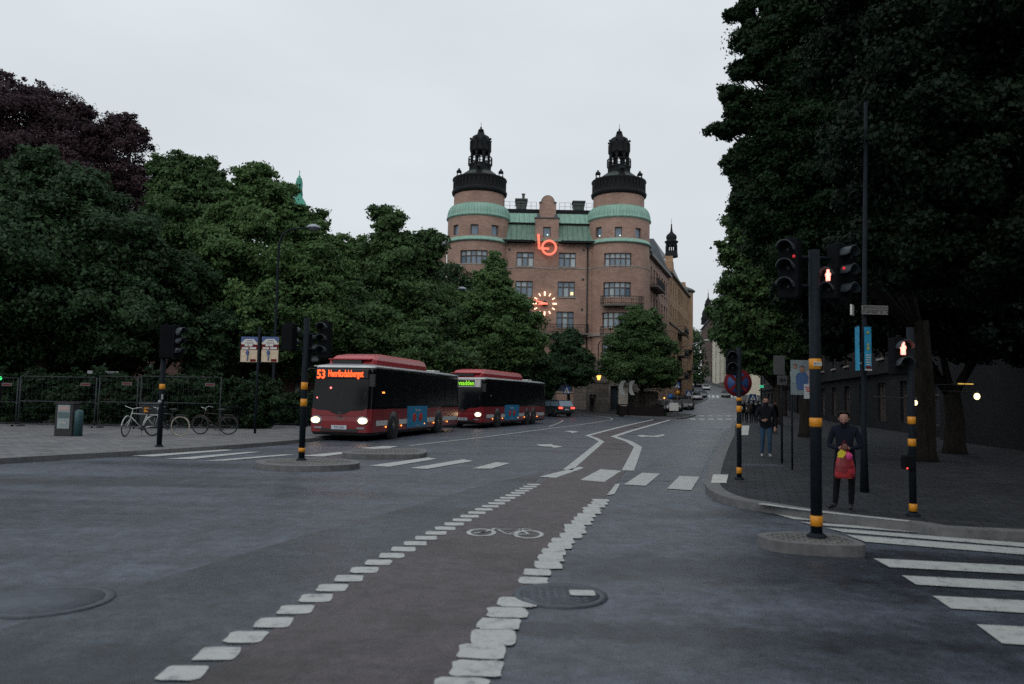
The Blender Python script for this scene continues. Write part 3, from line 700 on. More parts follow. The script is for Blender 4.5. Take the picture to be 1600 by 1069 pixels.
    lob(mb, 'lantern_railing', M_BLACK)
    mb = MB()
    for j in range(8):
        q = 2 * math.pi * (j + .5) / 8; x, y = cx + s * 14.3 * math.cos(q), YC + s * 14.3 * math.sin(q)
        mb.box((x, y, (z2 + z4) / 2), (.22, .26, z4 - z2), q)
        q2 = 2 * math.pi * (j + 1.5) / 8; x2, y2 = cx + s * 14.3 * math.cos(q2), YC + s * 14.3 * math.sin(q2)
        # arch heads
        for t in (.1, .2, .8, .9):
            hgt = .62 * (abs(t - .5) * 2) ** 2
            mb.box((x + (x2 - x) * t, y + (y2 - y) * t, z4 - hgt / 2 + .02), (.24, .2, hgt), (q + q2) / 2 + math.pi / 2)
        mb.cyl((x, y, z3 + .1), (x2, y2, z3 + .1), .05, n=4)
    lob(mb, 'lantern_column', M_BLACK)
    mb = MB(); mb.lathe([(s * 13, z4 - .1), (s * 16.2, z4), (s * 16.4, z4 + .15), (s * 14.8, z4 + .3), (s * 14.8, z5 - .35), (s * 16, z5 - .1), (s * 16, z5 + .05), (s * 14.6, z5 + .25), (s * 13.2, z5 + .6), (s * 9.5, z6 + .05), (s * 6, z7 - .15), (s * 5.6, z7 + .12), (s * 4, z7 + .15)], c, 24)
    for j in range(8):
        q = 2 * math.pi * (j + .5) / 8; mb.box((cx + s * 15.9 * math.cos(q), YC + s * 15.9 * math.sin(q), (z4 + z5) / 2 + .05), (.22, .3, (z5 - z4) * .85), q); mb.ball((cx + s * 16.6 * math.cos(q), YC + s * 16.6 * math.sin(q), z5 + .22), .16, 8)
    lob(mb, 'dome', M_BLACK)
    za, zb_, zc_ = zp(205.5), zp(202), zp(191); mb = MB()
    for j in range(6):
        q = 2 * math.pi * j / 6; mb.cyl((cx + .24 * math.cos(q), YC + .24 * math.sin(q), z7), (cx + .24 * math.cos(q), YC + .24 * math.sin(q), za), .045, n=5)
    mb.lathe([(.38, za), (.38, za + .08), (.3, za + .25), (.12, zb_), (.1, zb_ + .1), (.13, zb_ + .2), (.03, zb_ + .34), (.02, zc_)], c, 12); lob(mb, 'finial', M_BLACK)
    return cx, r, zp
W5 = dict(top=(.25, .75)); W1 = dict(glass=M_GLASS, transom=.5, cross=False, sill=False)
tL = tower(747, 0, 0, [(719, 762, 390.5, 413, 5, W5), (717.5, 761, 436, 460, 5, W5), (716, 760, 484, 508, 5, W5), (716, 758, 536, 560, 4, W5),
                       (708, 716, 351.5, 367.5, 1, W1), (735, 747.5, 350.5, 366, 1, W1), (768, 779, 352, 368, 1, W1)], -1)
tR = tower(965.8, 0, 3.2, [(943.7, 987, 395, 417, 5, W5), (942.5, 986, 440.5, 464, 5, W5), (941, 985, 488, 512, 5, W5), (940, 984, 536, 560, 4, W5),
                         (930.5, 940, 355, 371, 1, W1), (960.5, 972, 354.5, 370, 1, W1), (993, 1002, 356.5, 372, 1, W1)], 1)
cxR, rR, zpR = tR
mfc = mf_cyl(cxR, YC, rR)
balcony(mfc, -2.15, 2.15, D(965, 476, YC - rR).z, 1.0, .95, du=.5); balcony(mfc, -2.15, 2.15, D(965, 524, YC - rR).z, 1.0, .95, du=.5)

# mansard roof between the towers
def ridge(p, q, r, s_, mb, mi=0): mb.quad(p, q, r, s_, mi=mi)
z_e, z_m, z_t, z_r = LZ(857, 379, YF), LZ(857, 350, YF + .9), LZ(857, 335, YF + 1.7), LZ(857, 330, YF + 2.2)
mb = MB(); x0, x1 = D(775, 380, YF).x, D(933, 380, YF).x
prof = [(YF - .55, z_e + .05), (YF - .2, z_e + .45), (YF + .2, z_e + 1.1), (YF + .55, z_e + 1.8), (YF + .8, z_m)]
for i in range(4): mb.quad((x0, *prof[i]), (x1, *prof[i]), (x1, *prof[i + 1]), (x0, *prof[i + 1]))
xs = x0
while xs < x1: mb.tube([(xs, a, b + .03) for a, b in prof], .03, 4); xs += .62
lob(mb, 'lower_mansard', M_COPPERD)
mb = MB(); p2 = [(YF + .75, z_m - .02), (YF + .6, z_m + .06), (YF + 1.5, z_t), (YF + 1.6, z_t + .05)]
for i in range(3): mb.quad((x0, *p2[i]), (x1, *p2[i]), (x1, *p2[i + 1]), (x0, *p2[i + 1]))
xs = x0 + .3
while xs < x1: mb.tube([(xs, a, b + .03) for a, b in p2], .03, 4); xs += .62
lob(mb, 'upper_mansard', M_COPPER)
mb = MB(); bar(mb, mf_flat(YF), x0, x1, z_t + .02, z_r + .05, 1.6, 9); bar(mb, mf_flat(YF), x0 + .3, x1 - .3, z_m - .12, z_m + .03, .55, .72)
bar(mb, mf_flat(YF), x0 - .15, D(834, 380, YF).x, z_e - .15, z_e + .12, -.85, -.3); bar(mb, mf_flat(YF), D(876, 380, YF).x, x1, z_e - .15, z_e + .12, -.85, -.3); lob(mb, 'gutter', M_BLACK)
# roof railing
mb = MB()
for a, b in ((788, 838), (874, 925)):
    xa, xb = D(a, 325, YF + 2).x, D(b, 325, YF + 2).x; k = 6
    for i in range(k + 1): x = xa + (xb - xa) * i / k; mb.cyl((x, YF + 1.8, z_r), (x, YF + 1.8, z_r + 1.0), .02, n=4)
    for q in (.5, 1.0): mb.cyl((xa, YF + 1.8, z_r + q), (xb, YF + 1.8, z_r + q), .015, n=4)
lob(mb, 'roof_railing', M_IRONB)
for a, b, t, extra in ((806.5, 822.5, 315, True), (895.5, 912, 318.5, False)):
    xa, xb = D(a, 320, YF + 3).x, D(b, 320, YF + 3).x; zt = D((a + b) / 2, t, YF + 3).z; mb = MB(); xm = (xa + xb) / 2
    mb.box((xm, YF + 3, (z_r + zt) / 2), (xb - xa, 1.6, zt - z_r)); mb.box((xm, YF + 3, zt + .08), (xb - xa + .3, 1.9, .16)); mb.box((xm, YF + 3, zt - .35), (xb - xa + .16, 1.75, .12))
    if extra: mb.box((xm + .25, YF + 3, zt + .5), (.34, .34, .8)); mb.box((xm + .25, YF + 3, zt + .93), (.44, .44, .1))
    else: mb.box((xm, YF + 3, zt + .22), (.9, .6, .16))
    lob(mb, 'chimney', M_BLACKR)
# central gable
gx0, gx1 = D(836.5, 360, YF - .3).x, D(873, 360, YF - .3).x; gm = (gx0 + gx1) / 2
hx0, hx1 = D(843, 330, YF - .3).x, D(869, 330, YF - .3).x; hm = (hx0 + hx1) / 2
zA, zB, zC = LZ(857, 381, YF - .3), LZ(857, 341, YF - .3), LZ(857, 316.5, YF - .3)
gh = hole(848.5, 860.5, 354.5, 371, YF - .3); mfg = mf_flat(YF - .3)
mb = MB(); wall(mb, mfg, gx0, gx1, zA, zB, [gh], .3)
mb.quad((gx0, YF - .3, zA), (gx0, YF + 3, zA), (gx0, YF + 3, zB), (gx0, YF - .3, zB)); mb.quad((gx1, YF - .3, zA), (gx1, YF + 3, zA), (gx1, YF + 3, zB), (gx1, YF - .3, zB))
arch = [(hx0, zB), (hx1, zB), (hx1, zC)] + [(hm + (hx1 - hx0) * .37 * math.cos(math.pi * i / 10), zC + .85 * math.sin(math.pi * i / 10)) for i in range(11)] + [(hx0, zC)]
mb.prism(arch, YF - .2, YF + .35, mf=lambda x, y, z: (x, z, y)); lob(mb, 'gable', M_BRICK)
mb = MB(); mb.box((gm, YF - .02, zB + .02), (gx1 - gx0 + .2, .75, .14))
for s in (-1, 1): mb.box((hm + s * (hx1 - hx0) * .44, YF + .05, zC + .04), ((hx1 - hx0) * .16, .75, .12))
mb.tube([(hm + (hx1 - hx0) * .38 * math.cos(math.pi * i / 12), YF + .05, zC + .05 + .86 * math.sin(math.pi * i / 12)) for i in range(13)], .09, 6)
for s in (gx0 + .35, gx1 - .35): mb.box((s, YF - .05, zB + .3), (.5, .5, .5), taper=.6)
lob(mb, 'gable_coping', M_BLACKR)
lwin(mfg, gh, 1, **W1)
# drain pipes
for px in (787, 918.5):
    a = D(px, 383, YF - .12); b = D(px, 600, YF - .12); mb = MB(); x = a.x; mb.cyl((x, YF - .12, a.z), (x, YF - .12, .6), .09, n=8); mb.box((x, YF - .14, a.z - .2), (.32, .26, .36), taper=1.3); lob(mb, 'drain_pipe', M_IRONB)
# side wings, receding
def wing(px0, py0, Y0, dr, length, side, floors, name='side_wall', cols=9, z_c=None):
    p0 = D(px0, py0, Y0); mfw = mf_dir((p0.x, p0.y), dr, side); zc_ = p0.z
    hs = []
    for fl in range(floors):
        zt = zc_ - 1.35 - fl * 3.65
        for c in range(cols):
            u = 1.7 + c * (length - 2) / cols
            hs.append((u, u + (1.35 if c % 3 else 1.0), zt - 2.3, zt))
    mb = MB(); wall(mb, mfw, 0, length, -.5, zc_, hs, .3); lob(mb, name, M_BRICK)
    for h in hs: lwin(mfw, h, 2, glass=M_GLASSD, transom=.65)
    mb = MB(); bar(mb, mfw, 0, length, zc_ - .25, zc_ + .1, -.5, .1); lob(mb, 'cornice', M_BLACKR)
    mb = MB(); mb.quad(mfw(0, zc_ + .1, -.5), mfw(length, zc_ + .1, -.5), mfw(length, zc_ + 3.6, 3.2), mfw(0, zc_ + 3.6, 3.2)); mb.quad(mfw(0, zc_ + 3.6, 3.2), mfw(length, zc_ + 3.6, 3.2), mfw(length, zc_ + 4.4, 9), mfw(0, zc_ + 4.4, 9)); return mfw, mb
mfw, mb = wing(1013.5, 396, 95.5, (6.3, 18.0), 18.6, 1, 5, cols=7); lob(mb, 'side_roof', M_COPPERD)
zz = D(1013.5, 396, 95.5).z
balcony(mfw, 1.2, 8.2, zz - 3.85, 1.0, 1.0)
mfw2, mb = wing(698, 387, 94.3, (-2.6, 6.0), 30, -1, 5, cols=9); lob(mb, 'side_roof', M_SLATE)
balcony(mfw2, 5.8, 9.0, D(698, 387, 94.3).z - 3.85, 1.0, 1.0)
# dark core behind the roof so that no sky shows through the body
mb = MB(); mb.box(((xL + xR) / 2, YF + 10, LZ(857, 345, YF + 3) / 2 - .5), (xR - xL + 1.5, 17, LZ(857, 345, YF + 3) - 1)); lob(mb, 'rear_block', M_BRICK)
# entrance bay in rough stone with warm lamps above
ex0, ex1 = D(918, 620, YF - 6).x, D(951, 620, YF - 6).x; ez = D(935, 598, YF - 6).z
GP = thing('stone_gatehouse', 'rough stone portal block with an orange lamp on top, between the street trees', 'portal', ((ex0 + ex1) / 2, YF - 5.4, 0))
mb = MB(); wall(mb, lambda u, z, d: Vector((u, -.6 + d, z)), -(ex1 - ex0) / 2, (ex1 - ex0) / 2, -.2, ez, [(-.95, -.2, .3, 2.3)], .35); w_ = (ex1 - ex0)
mb.box((0, .2, ez / 2 - .05), (w_ - .02, .9, ez - .1)); mb.quad((-w_ / 2, -.6, 0), (-w_ / 2, .7, 0), (-w_ / 2, .7, ez), (-w_ / 2, -.6, ez)); mb.quad((w_ / 2, -.6, 0), (w_ / 2, .7, 0), (w_ / 2, .7, ez), (w_ / 2, -.6, ez)); mb.box((0, .05, ez + .1), (w_ + .25, 1.5, .2)); mb.build('stone_block', M_STONE, GP)
lm = thing('wall_lamp', 'orange glowing lantern on top of the rough stone portal', 'lamp', ((ex0 + ex1) / 2 + .1, YF - 5.6, ez + .2))
mb = MB(); mb.lathe([(.2, 0), (.22, .06), (.05, .1)], n=12); mb.lathe([(.3, .62), (.2, .8), (.03, .95)], n=12); mb.build('lamp_frame', M_IRONB, lm)
mb = MB(); mb.lathe([(.12, .1), (.26, .55), (.28, .62)], n=12); mb.build('lamp_shade', emis('lamp_amber', (1, .48, .1), 2.2), lm)
# LO sign
M_NEON = emis('neon_red', (1, .22, .14), 1.0)
o = thing('neon_sign', 'orange red neon letters LO mounted on the brick gable', 'sign', D(853, 387, YF - .6))
org = o.location
def loc(px, py, Y=YF - .6): return D(px, py, Y) - org
mb = MB(); mb.cyl(loc(841.3, 366), loc(842.4, 389), .15, n=8); mb.cyl(loc(842.4, 388.3), loc(858, 388.7), .14, n=8); mb.build('letter', M_NEON, o)
mb = MB(); mb.tube([loc(858 + 10.7 * math.cos(2 * math.pi * i / 40), 387 + 10.7 * math.sin(2 * math.pi * i / 40)) for i in range(40)], .14, 8, closed=True); mb.build('letter', M_NEON, o)
mb = MB()
for px, py in ((841.5, 370), (842.5, 386), (850, 380), (866, 394), (866, 380), (852, 395)): a = loc(px, py); mb.cyl(a, a + Vector((0, .6 if py > 381 else .3, 0)), .04, n=6)
mb.build('bracket', M_IRONB, o)
# neon clock
M_NEONW = emis('neon_white', (1, .62, .42), 2.2)
ck = thing('wall_clock', 'round neon clock with twelve glowing strokes and two pink hands on the brick wall', 'clock', D(851, 474.5, YF - .35))
org = ck.location; pxm = YF / F
mb = MB()
for k in range(12):
    a = 2 * math.pi * k / 12; big = k % 3 == 0; r0_, r1_ = (12.5, 19) if big else (13.6, 18.4)
    p, q = Vector((math.sin(a) * r0_ * pxm, 0, math.cos(a) * r0_ * pxm)), Vector((math.sin(a) * r1_ * pxm, 0, math.cos(a) * r1_ * pxm))
    mb.tube([p, q], .11 if big else .075, 6)
mb.build('hour_mark', M_NEONW, ck)
M_HAND = emis('neon_pink', (1, .2, .13), 1.6)
mb = MB()
for s in (-.8, .8): mb.tube([(.35, -.05, .02), (-17.5 * pxm, -.05, (4.6 + s) * pxm)], .035, 6)
mb.build('minute_hand', M_HAND, ck)
mb = MB()
for s in (-.8, 0, .8): mb.tube([(.35, -.12, s * pxm), (-10.5 * pxm, -.12, (-.4 + s) * pxm)], .055, 6)
mb.build('hour_hand', M_HAND, ck)
mb = MB(); mb.cyl((0, .3, .05), (0, -.02, .05), .3, n=20)
for k in range(12): a = 2 * math.pi * k / 12; mb.cyl((math.sin(a) * 15 * pxm, .33, math.cos(a) * 15 * pxm), (math.sin(a) * 15 * pxm, 0, math.cos(a) * 15 * pxm), .03, n=5)
mb.build('clock_hub', M_IRONB, ck)
# lit lamp in one window
p = D(893.5, 459, YF + .2); o = MB(); o.box((0, 0, 0), (.3, .05, .34)); o = o.build('window_light', emis('lamp_warm', (1, .62, .28), 2.0), loc=p); o.parent = LO; o.location = p - Vector((BX, BY, 0))
for px, py in ((855.5, 367), (969, 368), (937, 368.5)):
    p = D(px, py, YF - .05 if px < 900 else YC - rR + .2); o = MB(); o.ball((0, 0, 0), .09, 8); o = o.build('window_light', emis('lamp_cool', (.9, 1, .9), 1.2), LO, loc=p - Vector((BX, BY, 0)))

# ---------------------------------------------------- ochre building up the street
def local_thing(name, label, cat, loc, group=None): return thing(name, label, cat, loc, 0, group)
OB = thing('ochre_building', 'ochre plastered apartment building with stepped gables, balconies and a small onion turret', 'building', (24, 114, 0))
def ob(mb, name, mt): mb.v = [(v[0] - 24, v[1] - 114, v[2]) for v in mb.v]; return mb.build(name, mt, OB)
pA = D(1046, 434, 113.5); mfo = mf_dir((pA.x, pA.y), (9.3, 27.5), 1); zo = D(1050, 428, 115).z; LEN = 29.0
hs = []
for fl in range(6):
    for c in range(9):
        u = 1.5 + c * 3.05
        if c in (3, 4) and fl < 5: continue
        hs.append((u, u + 1.15, zo - 3.3 - fl * 3.7, zo - 1.0 - fl * 3.7))
for fl in range(6):
    for k in range(3): hs.append((11.0 + k * 1.9, 12.1 + k * 1.9, zo - 3.4 - fl * 3.7, zo - .9 - fl * 3.7)) if fl < 5 else None
mb = MB(); wall(mb, mfo, 0, LEN, -.5, zo, hs, .3)
# gables rising above the eaves
for u0, u1, hh in ((.6, 5.4, 2.7), (19, 23.6, 1.5)):
    um = (u0 + u1) / 2; st = [(u0, 0), (u1, 0), (u1, hh * .3), (um + (u1 - um) * .62, hh * .38), (um + (u1 - um) * .5, hh * .75), (um + .35, hh * .85), (um + .3, hh * 1.1), (um - .3, hh * 1.1), (um - .35, hh * .85), (um - (u1 - um) * .5, hh * .75), (um - (u1 - um) * .62, hh * .38), (u0, hh * .3)]
    mb.prism(st, -.12, 2.2, mf=lambda x, y, z: mfo(x, zo + y, z))
# end wall facing the camera side above its lower neighbour and round bay at the far corner
mb.quad(mfo(0, 0, 0), mfo(0, 0, 14), mfo(0, zo, 14), mfo(0, zo, 0))
ob(mb, 'wall', M_OCHRE)
for h in hs:
    f = win(lambda u, z, d: mfo(u, z, d) - Vector((24, 114, 0)), h, 2, OB, glass=M_GLASSD, sill=False)
mb = MB(); e = mfo(LEN, 0, 1.0); mb.lathe([(1.7, -.5), (1.7, zo + .8)], (e.x, e.y, 0), 24); ob(mb, 'corner_bay', M_OCHRE)
mb = MB(); mb.lathe([(1.7, zo + .8), (2.1, zo + 1.0), (2.1, zo + 1.2), (1.7, zo + 1.5), (.1, zo + 2.2)], (e.x, e.y, 0), 24); bar(mb, mfo, 0, LEN, zo - .1, zo + .15, -.45, .1); bar(mb, mfo, 0, LEN, zo - 7.6, zo - 7.4, -.15, .1); bar(mb, mfo, 0, LEN, zo - 18.6, zo - 18.3, -.2, .1); ob(mb, 'cornice', M_BLACKR)
zr = D(1040, 389, 122).z
mb = MB(); sec = [(0, zo + .1), (.5, zo + .9), (1.1, zo + 2.3), (1.7, zo + 3.9), (2.4, zr)]
for (d0_, h0_), (d1_, h1_) in zip(sec[:-1], sec[1:]):
    e0, e1 = LEN - 10 * (1 - (1 - (h0_ - zo) / (zr - zo)) ** 1.6), LEN - 10 * (1 - (1 - (h1_ - zo) / (zr - zo)) ** 1.6)
    mb.quad(mfo(0, h0_, d0_), mfo(e0, h0_, d0_), mfo(e1, h1_, d1_), mfo(0, h1_, d1_)); mb.quad(mfo(0, h0_, d0_), mfo(0, h1_, d1_), mfo(0, h1_, 12 - d1_), mfo(0, h0_, 12 - d0_)); mb.quad(mfo(e0, h0_, d0_), mfo(e0, h0_, 12 - d0_), mfo(e1, h1_, 12 - d1_), mfo(e1, h1_, d1_))
mb.quad(mfo(0, zr, 2.4), mfo(LEN - 10, zr, 2.4), mfo(LEN - 10, zr, 9.6), mfo(0, zr, 9.6)); ob(mb, 'roof', M_SLATE)
for k in range(4):
    z = zo - 8.1 - k * 3.7; u0 = 10.6; mb = MB(); bar(mb, mfo, u0, u0 + 6.2, z - .15, z, -1.2, -.003); 
    for i in range(24): u = u0 + 6.2 * i / 23; mb.cyl(mfo(u, z, -1.15), mfo(u, z + 1, -1.15), .025, n=4)
    mb.cyl(mfo(u0, z + 1, -1.15), mfo(u0 + 6.2, z + 1, -1.15), .05, n=5)
    for u in (u0, u0 + 6.2): mb.cyl(mfo(u, z + 1, -1.15), mfo(u, z + 1, 0), .04, n=5)
    ob(mb, 'balcony', M_IRONB)
for k in range(4):
    z = zo - 9.9 - k * 3.7; u0 = LEN - 3.5; mb = MB(); bar(mb, mfo, u0, u0 + 3, z - .15, z, -1.0, -.003)
    for i in range(12): u = u0 + 3 * i / 11; mb.cyl(mfo(u, z, -.95), mfo(u, z + 1, -.95), .025, n=4)
    mb.cyl(mfo(u0, z + 1, -.95), mfo(u0 + 3, z + 1, -.95), .05, n=5); ob(mb, 'balcony', M_IRONB)
# turret with onion dome
tp = D(1049, 395, 129); sc = 129 / F
def tz(y): return D(1049, y, 129).z
mb = MB(); mb.lathe([(10.5 * sc, tz(402)), (9.5 * sc, tz(394)), (9.2 * sc, tz(393))], (tp.x, 129, 0), 16)
for j in range(8): q = 2 * math.pi * (j + .5) / 8; mb.cyl((tp.x + 8.3 * sc * math.cos(q), 129 + 8.3 * sc * math.sin(q), tz(394)), (tp.x + 8.3 * sc * math.cos(q), 129 + 8.3 * sc * math.sin(q), tz(384)), .13, n=6)
mb.lathe([(8.5 * sc, tz(384.5)), (9.2 * sc, tz(380)), (11 * sc, tz(378.5)), (10.6 * sc, tz(377.5)), (7 * sc, tz(375.5)), (8.2 * sc, tz(373)), (8.4 * sc, tz(370.5)), (7.2 * sc, tz(367.5)), (4.2 * sc, tz(365)), (2 * sc, tz(362.5)), (1.2 * sc, tz(356)), (.9 * sc, tz(352.5)), (1.4 * sc, tz(351.5)), (.3 * sc, tz(350)), (.2 * sc, tz(342))], (tp.x, 129, 0), 20); ob(mb, 'onion_turret', M_BLACK)
mb = MB(); a = D(1038, 407, 116.6); mb.box((a.x, a.y, a.z), (1.0, .5, .9)); dm = ob(mb, 'skylight', M_SLATE)
mb = MB(); mb.box((a.x - 24, a.y - 114 - .27, a.z), (.7, .04, .6)); mb.build('pane', M_GLASSL, dm)

# ---------------------------------------------------- facades farther up the street
def row_house(name, label, p0, p1, zt, mt, z0, floors, cols, side, roofm, dep=14, wm=None, roofh=3.5, base=None):
    p0, p1 = Vector(p0), Vector(p1); o = thing(name, label, 'building', (p0.x, p0.y, 0)); d = p1 - p0; Ln = d.length; mfr = mf_dir((0, 0), d, side)
    hs = []; fh = (zt - z0 - .8) / floors
    for fl in range(floors):
        for c in range(cols):
            u = Ln * (c + .5) / cols - .6; hs.append((u, u + 1.2, zt - 1.0 - fh * fl - fh * .6, zt - 1.0 - fh * fl))
    mb = MB(); wall(mb, mfr, 0, Ln, -1, zt, hs, .3); mb.quad(mfr(0, -1, 0), mfr(0, -1, dep), mfr(0, zt, dep), mfr(0, zt, 0)); mb.quad(mfr(Ln, -1, 0), mfr(Ln, -1, dep), mfr(Ln, zt, dep), mfr(Ln, zt, 0)); mb.build('wall', mt, o)
    if base:
        mb = MB(); bar(mb, mfr, 0, Ln, -1, z0 + 3.6, -.2, -.01); mb.build('stone_base', base, o)
    for h in hs:
        if base and h[2] < z0 + 3.7: continue
        win(mfr, h, 2, o, glass=M_GLASSD, sill=False)
    mb = MB(); bar(mb, mfr, 0, Ln, zt, zt + .25, -.5, .1); mb.build('cornice', M_BLACKR, o)
    mb = MB(); mb.quad(mfr(0, zt + .25, -.3), mfr(Ln, zt + .25, -.3), mfr(Ln, zt + roofh, 4), mfr(0, zt + roofh, 4)); mb.quad(mfr(0, zt + roofh, 4), mfr(Ln, zt + roofh, 4), mfr(Ln, zt, dep), mfr(0, zt, dep)); mb.quad(mfr(0, zt, 0), mfr(0, zt + roofh, 4), mfr(0, zt, dep)); mb.quad(mfr(Ln, zt, 0), mfr(Ln, zt + roofh, 4), mfr(Ln, zt, dep)); mb.build('roof', roofm, o)
    return o, mfr
def XY(px, Y): p = D(px, 560, Y); return (p.x, p.y)
o, mfr = row_house('cream_building', 'cream plastered building with dark pilasters on the far right side of the climbing street', XY(1163, 168), XY(1113, 255), D(1113, 517, 255).z, M_CREAM, g(180), 6, 12, -1, M_BLACKR, base=M_STONE)
Ln = (Vector(XY(1163, 168)) - Vector(XY(1113, 255))).length
for k in range(7): mb = MB(); u = Ln * k / 6; bar(mb, mfr, u - .3, u + .3, g(180) + 3.6, D(1113, 517, 255).z - .2, -.1, -.02); mb.build('pilaster', M_BLACKR, o)
o, mfr = row_house('far_brick_building', 'dark red brick corner building with a black onion cupola, behind the cream building', XY(1111.5, 257), XY(1096, 300), D(1100, 508, 280).z, M_BRICKD, g(260), 6, 6, -1, M_BLACKR, base=M_STONE)
s = 285 / F; cxp = 1106.5; c = D(cxp, 480, 285); lo = o.location
def tz(y): return D(cxp, y, 285).z
mb = MB(); mb.lathe([(11 * s, tz(507)), (10.6 * s, tz(500)), (11.5 * s, tz(498.5)), (9.4 * s, tz(494)), (9.6 * s, tz(490)), (8.4 * s, tz(486)), (5.4 * s, tz(483)), (5.4 * s, tz(482))], (c.x - lo.x, c.y - lo.y, 0), 20)
for j in range(8): q = 2 * math.pi * (j + .5) / 8; mb.cyl((c.x - lo.x + 4.6 * s * math.cos(q), c.y - lo.y + 4.6 * s * math.sin(q), tz(482)), (c.x - lo.x + 4.6 * s * math.cos(q), c.y - lo.y + 4.6 * s * math.sin(q), tz(477)), .25, n=6)
mb.lathe([(6 * s, tz(477)), (6 * s, tz(476)), (4.6 * s, tz(474)), (4.4 * s, tz(471)), (2.4 * s, tz(468)), (.9 * s, tz(465)), (.6 * s, tz(460)), (.9 * s, tz(459)), (.2 * s, tz(458)), (.2 * s, tz(452))], (c.x - lo.x, c.y - lo.y, 0), 20); mb.build('cupola', M_BLACK, o)
o, mfr = row_house('slate_building', 'tall dark slate building rising out of the tree crowns at the right of the street', XY(1130, 262), XY(1170, 262), D(1140, 444, 262).z, M_SLATE, g(262), 10, 3, 1, M_BLACKR, dep=5, roofh=1.2)
mb = MB(); a = D(1133, 436, 263); mb.box((a.x - o.location.x, 1.4, a.z), (1.6, 1.6, 5)); mb.build('chimney', M_BLACKR, o)
# hidden-ish park buildings on the left
o, mfr = row_house('park_building', 'old brown brick building half hidden behind the dark park trees at the left', (-52, 66), (-27, 68), 9.5, M_BRICKD, 0, 2, 8, 1, M_SLATE, dep=12)
o, mfr = row_house('park_pavilion', 'low brick house showing in gaps between the park trunks left of the front bus', (-26, 78), (-8, 79), 7.5, M_BRICKD, 0, 2, 6, 1, M_SLATE, dep=10)
# church spire (green) beyond the trees
sp = D(467, 300, 130); s = 130 / F; o = thing('church_spire', 'slender green copper spire peeking above the trees at the left', 'spire', (sp.x, 130, 0))
def tz(y): return D(467, y, 130).z
mb = MB(); mb.box((0, 0, tz(330) / 2), (4.4, 4.4, tz(330))); mb.build('tower_wall', M_BRICK, o)
mb = MB(); mb.lathe([(20 * s, tz(330)), (14 * s, tz(322)), (10.5 * s, tz(315)), (7 * s, tz(310)), (5 * s, tz(304)), (4.6 * s, tz(303))], n=16)
for j in range(6): q = 2 * math.pi * (j + .5) / 6; mb.tube([(5.4 * s * math.cos(q), 5.4 * s * math.sin(q), tz(306)), (4.2 * s * math.cos(q), 4.2 * s * math.sin(q), tz(296)), (4.4 * s * math.cos(q), 4.4 * s * math.sin(q), tz(288))], .13, 6)
mb.lathe([(5.2 * s, tz(288.5)), (5.4 * s, tz(286)), (4.4 * s, tz(281)), (4.2 * s, tz(279)), (2 * s, tz(277.5)), (1.6 * s, tz(275)), (.5 * s, tz(274)), (.4 * s, tz(269)), (.9 * s, tz(268.5)), (.1 * s, tz(266))], n=16); mb.build('copper_roof', mat('spire_copper', (.06, .3, .22), .6, var=.2), o)
# dark stone building along the right-hand pavement
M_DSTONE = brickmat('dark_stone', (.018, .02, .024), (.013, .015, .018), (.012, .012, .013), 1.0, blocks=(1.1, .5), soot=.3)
def dark_house(name, label, p0, p1, zt, floors, cols, lit=()):
    p0, p1 = Vector(p0), Vector(p1); o = thing(name, label, 'building', (p0.x, p0.y, 0)); d = p1 - p0; Ln = d.length; pass
    mfr = mf_dir((0, 0), d, 1); hs = []
    for c in range(cols):
        uc = Ln * (c + .5) / cols
        hs.append((uc - 1.1, uc + 1.1, .7, 3.3))
        for fl in range(1, floors): hs.append((uc - .8, uc + .8, 5 + (fl - 1) * 3.8, 7.3 + (fl - 1) * 3.8))
    mb = MB(); wall(mb, mfr, 0, Ln, -1, zt, hs, .35); mb.quad(mfr(0, -1, 0), mfr(0, -1, 12), mfr(0, zt, 12), mfr(0, zt, 0)); mb.quad(mfr(Ln, -1, 0), mfr(Ln, -1, 12), mfr(Ln, zt, 12), mfr(Ln, zt, 0)); mb.build('wall', M_DSTONE, o)
    for h in hs: win(mfr, h, 2, o, depth=.3, glass=M_GLASSD, sill=h[2] > 1)
    mb = MB(); bar(mb, mfr, 0, Ln, zt, zt + .4, -.6, .1); bar(mb, mfr, 0, Ln, 3.9, 4.2, -.25, -.003); mb.build('cornice', M_DSTONE, o)
    mb = MB(); mb.quad(mfr(0, zt + .4, -.3), mfr(Ln, zt + .4, -.3), mfr(Ln, zt + 3.5, 4), mfr(0, zt + 3.5, 4)); mb.quad(mfr(0, zt + 3.5, 4), mfr(Ln, zt + 3.5, 4), mfr(Ln, zt, 12), mfr(0, zt, 12)); mb.build('roof', M_SLATE, o)
    return o, mfr
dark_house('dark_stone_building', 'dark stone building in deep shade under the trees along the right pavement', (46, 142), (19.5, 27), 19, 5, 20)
dark_house('sky_blocker_house', 'added unseen house behind the camera, keeps sky light off the right side', (70, -9), (14, -11), 21, 5, 12)  # unseen house added to block low sky light from behind right
dark_house('sky_blocker_house', 'added unseen house facing the wide street, keeps sky light off the right side', (14.2, -11), (12, -70), 21, 5, 12)  # second unseen house, also added to block sky light
dark_house('dark_corner_building', 'dark stone corner building facing the cross street at the far right', (19, 26), (48, 21), 19, 5, 6)
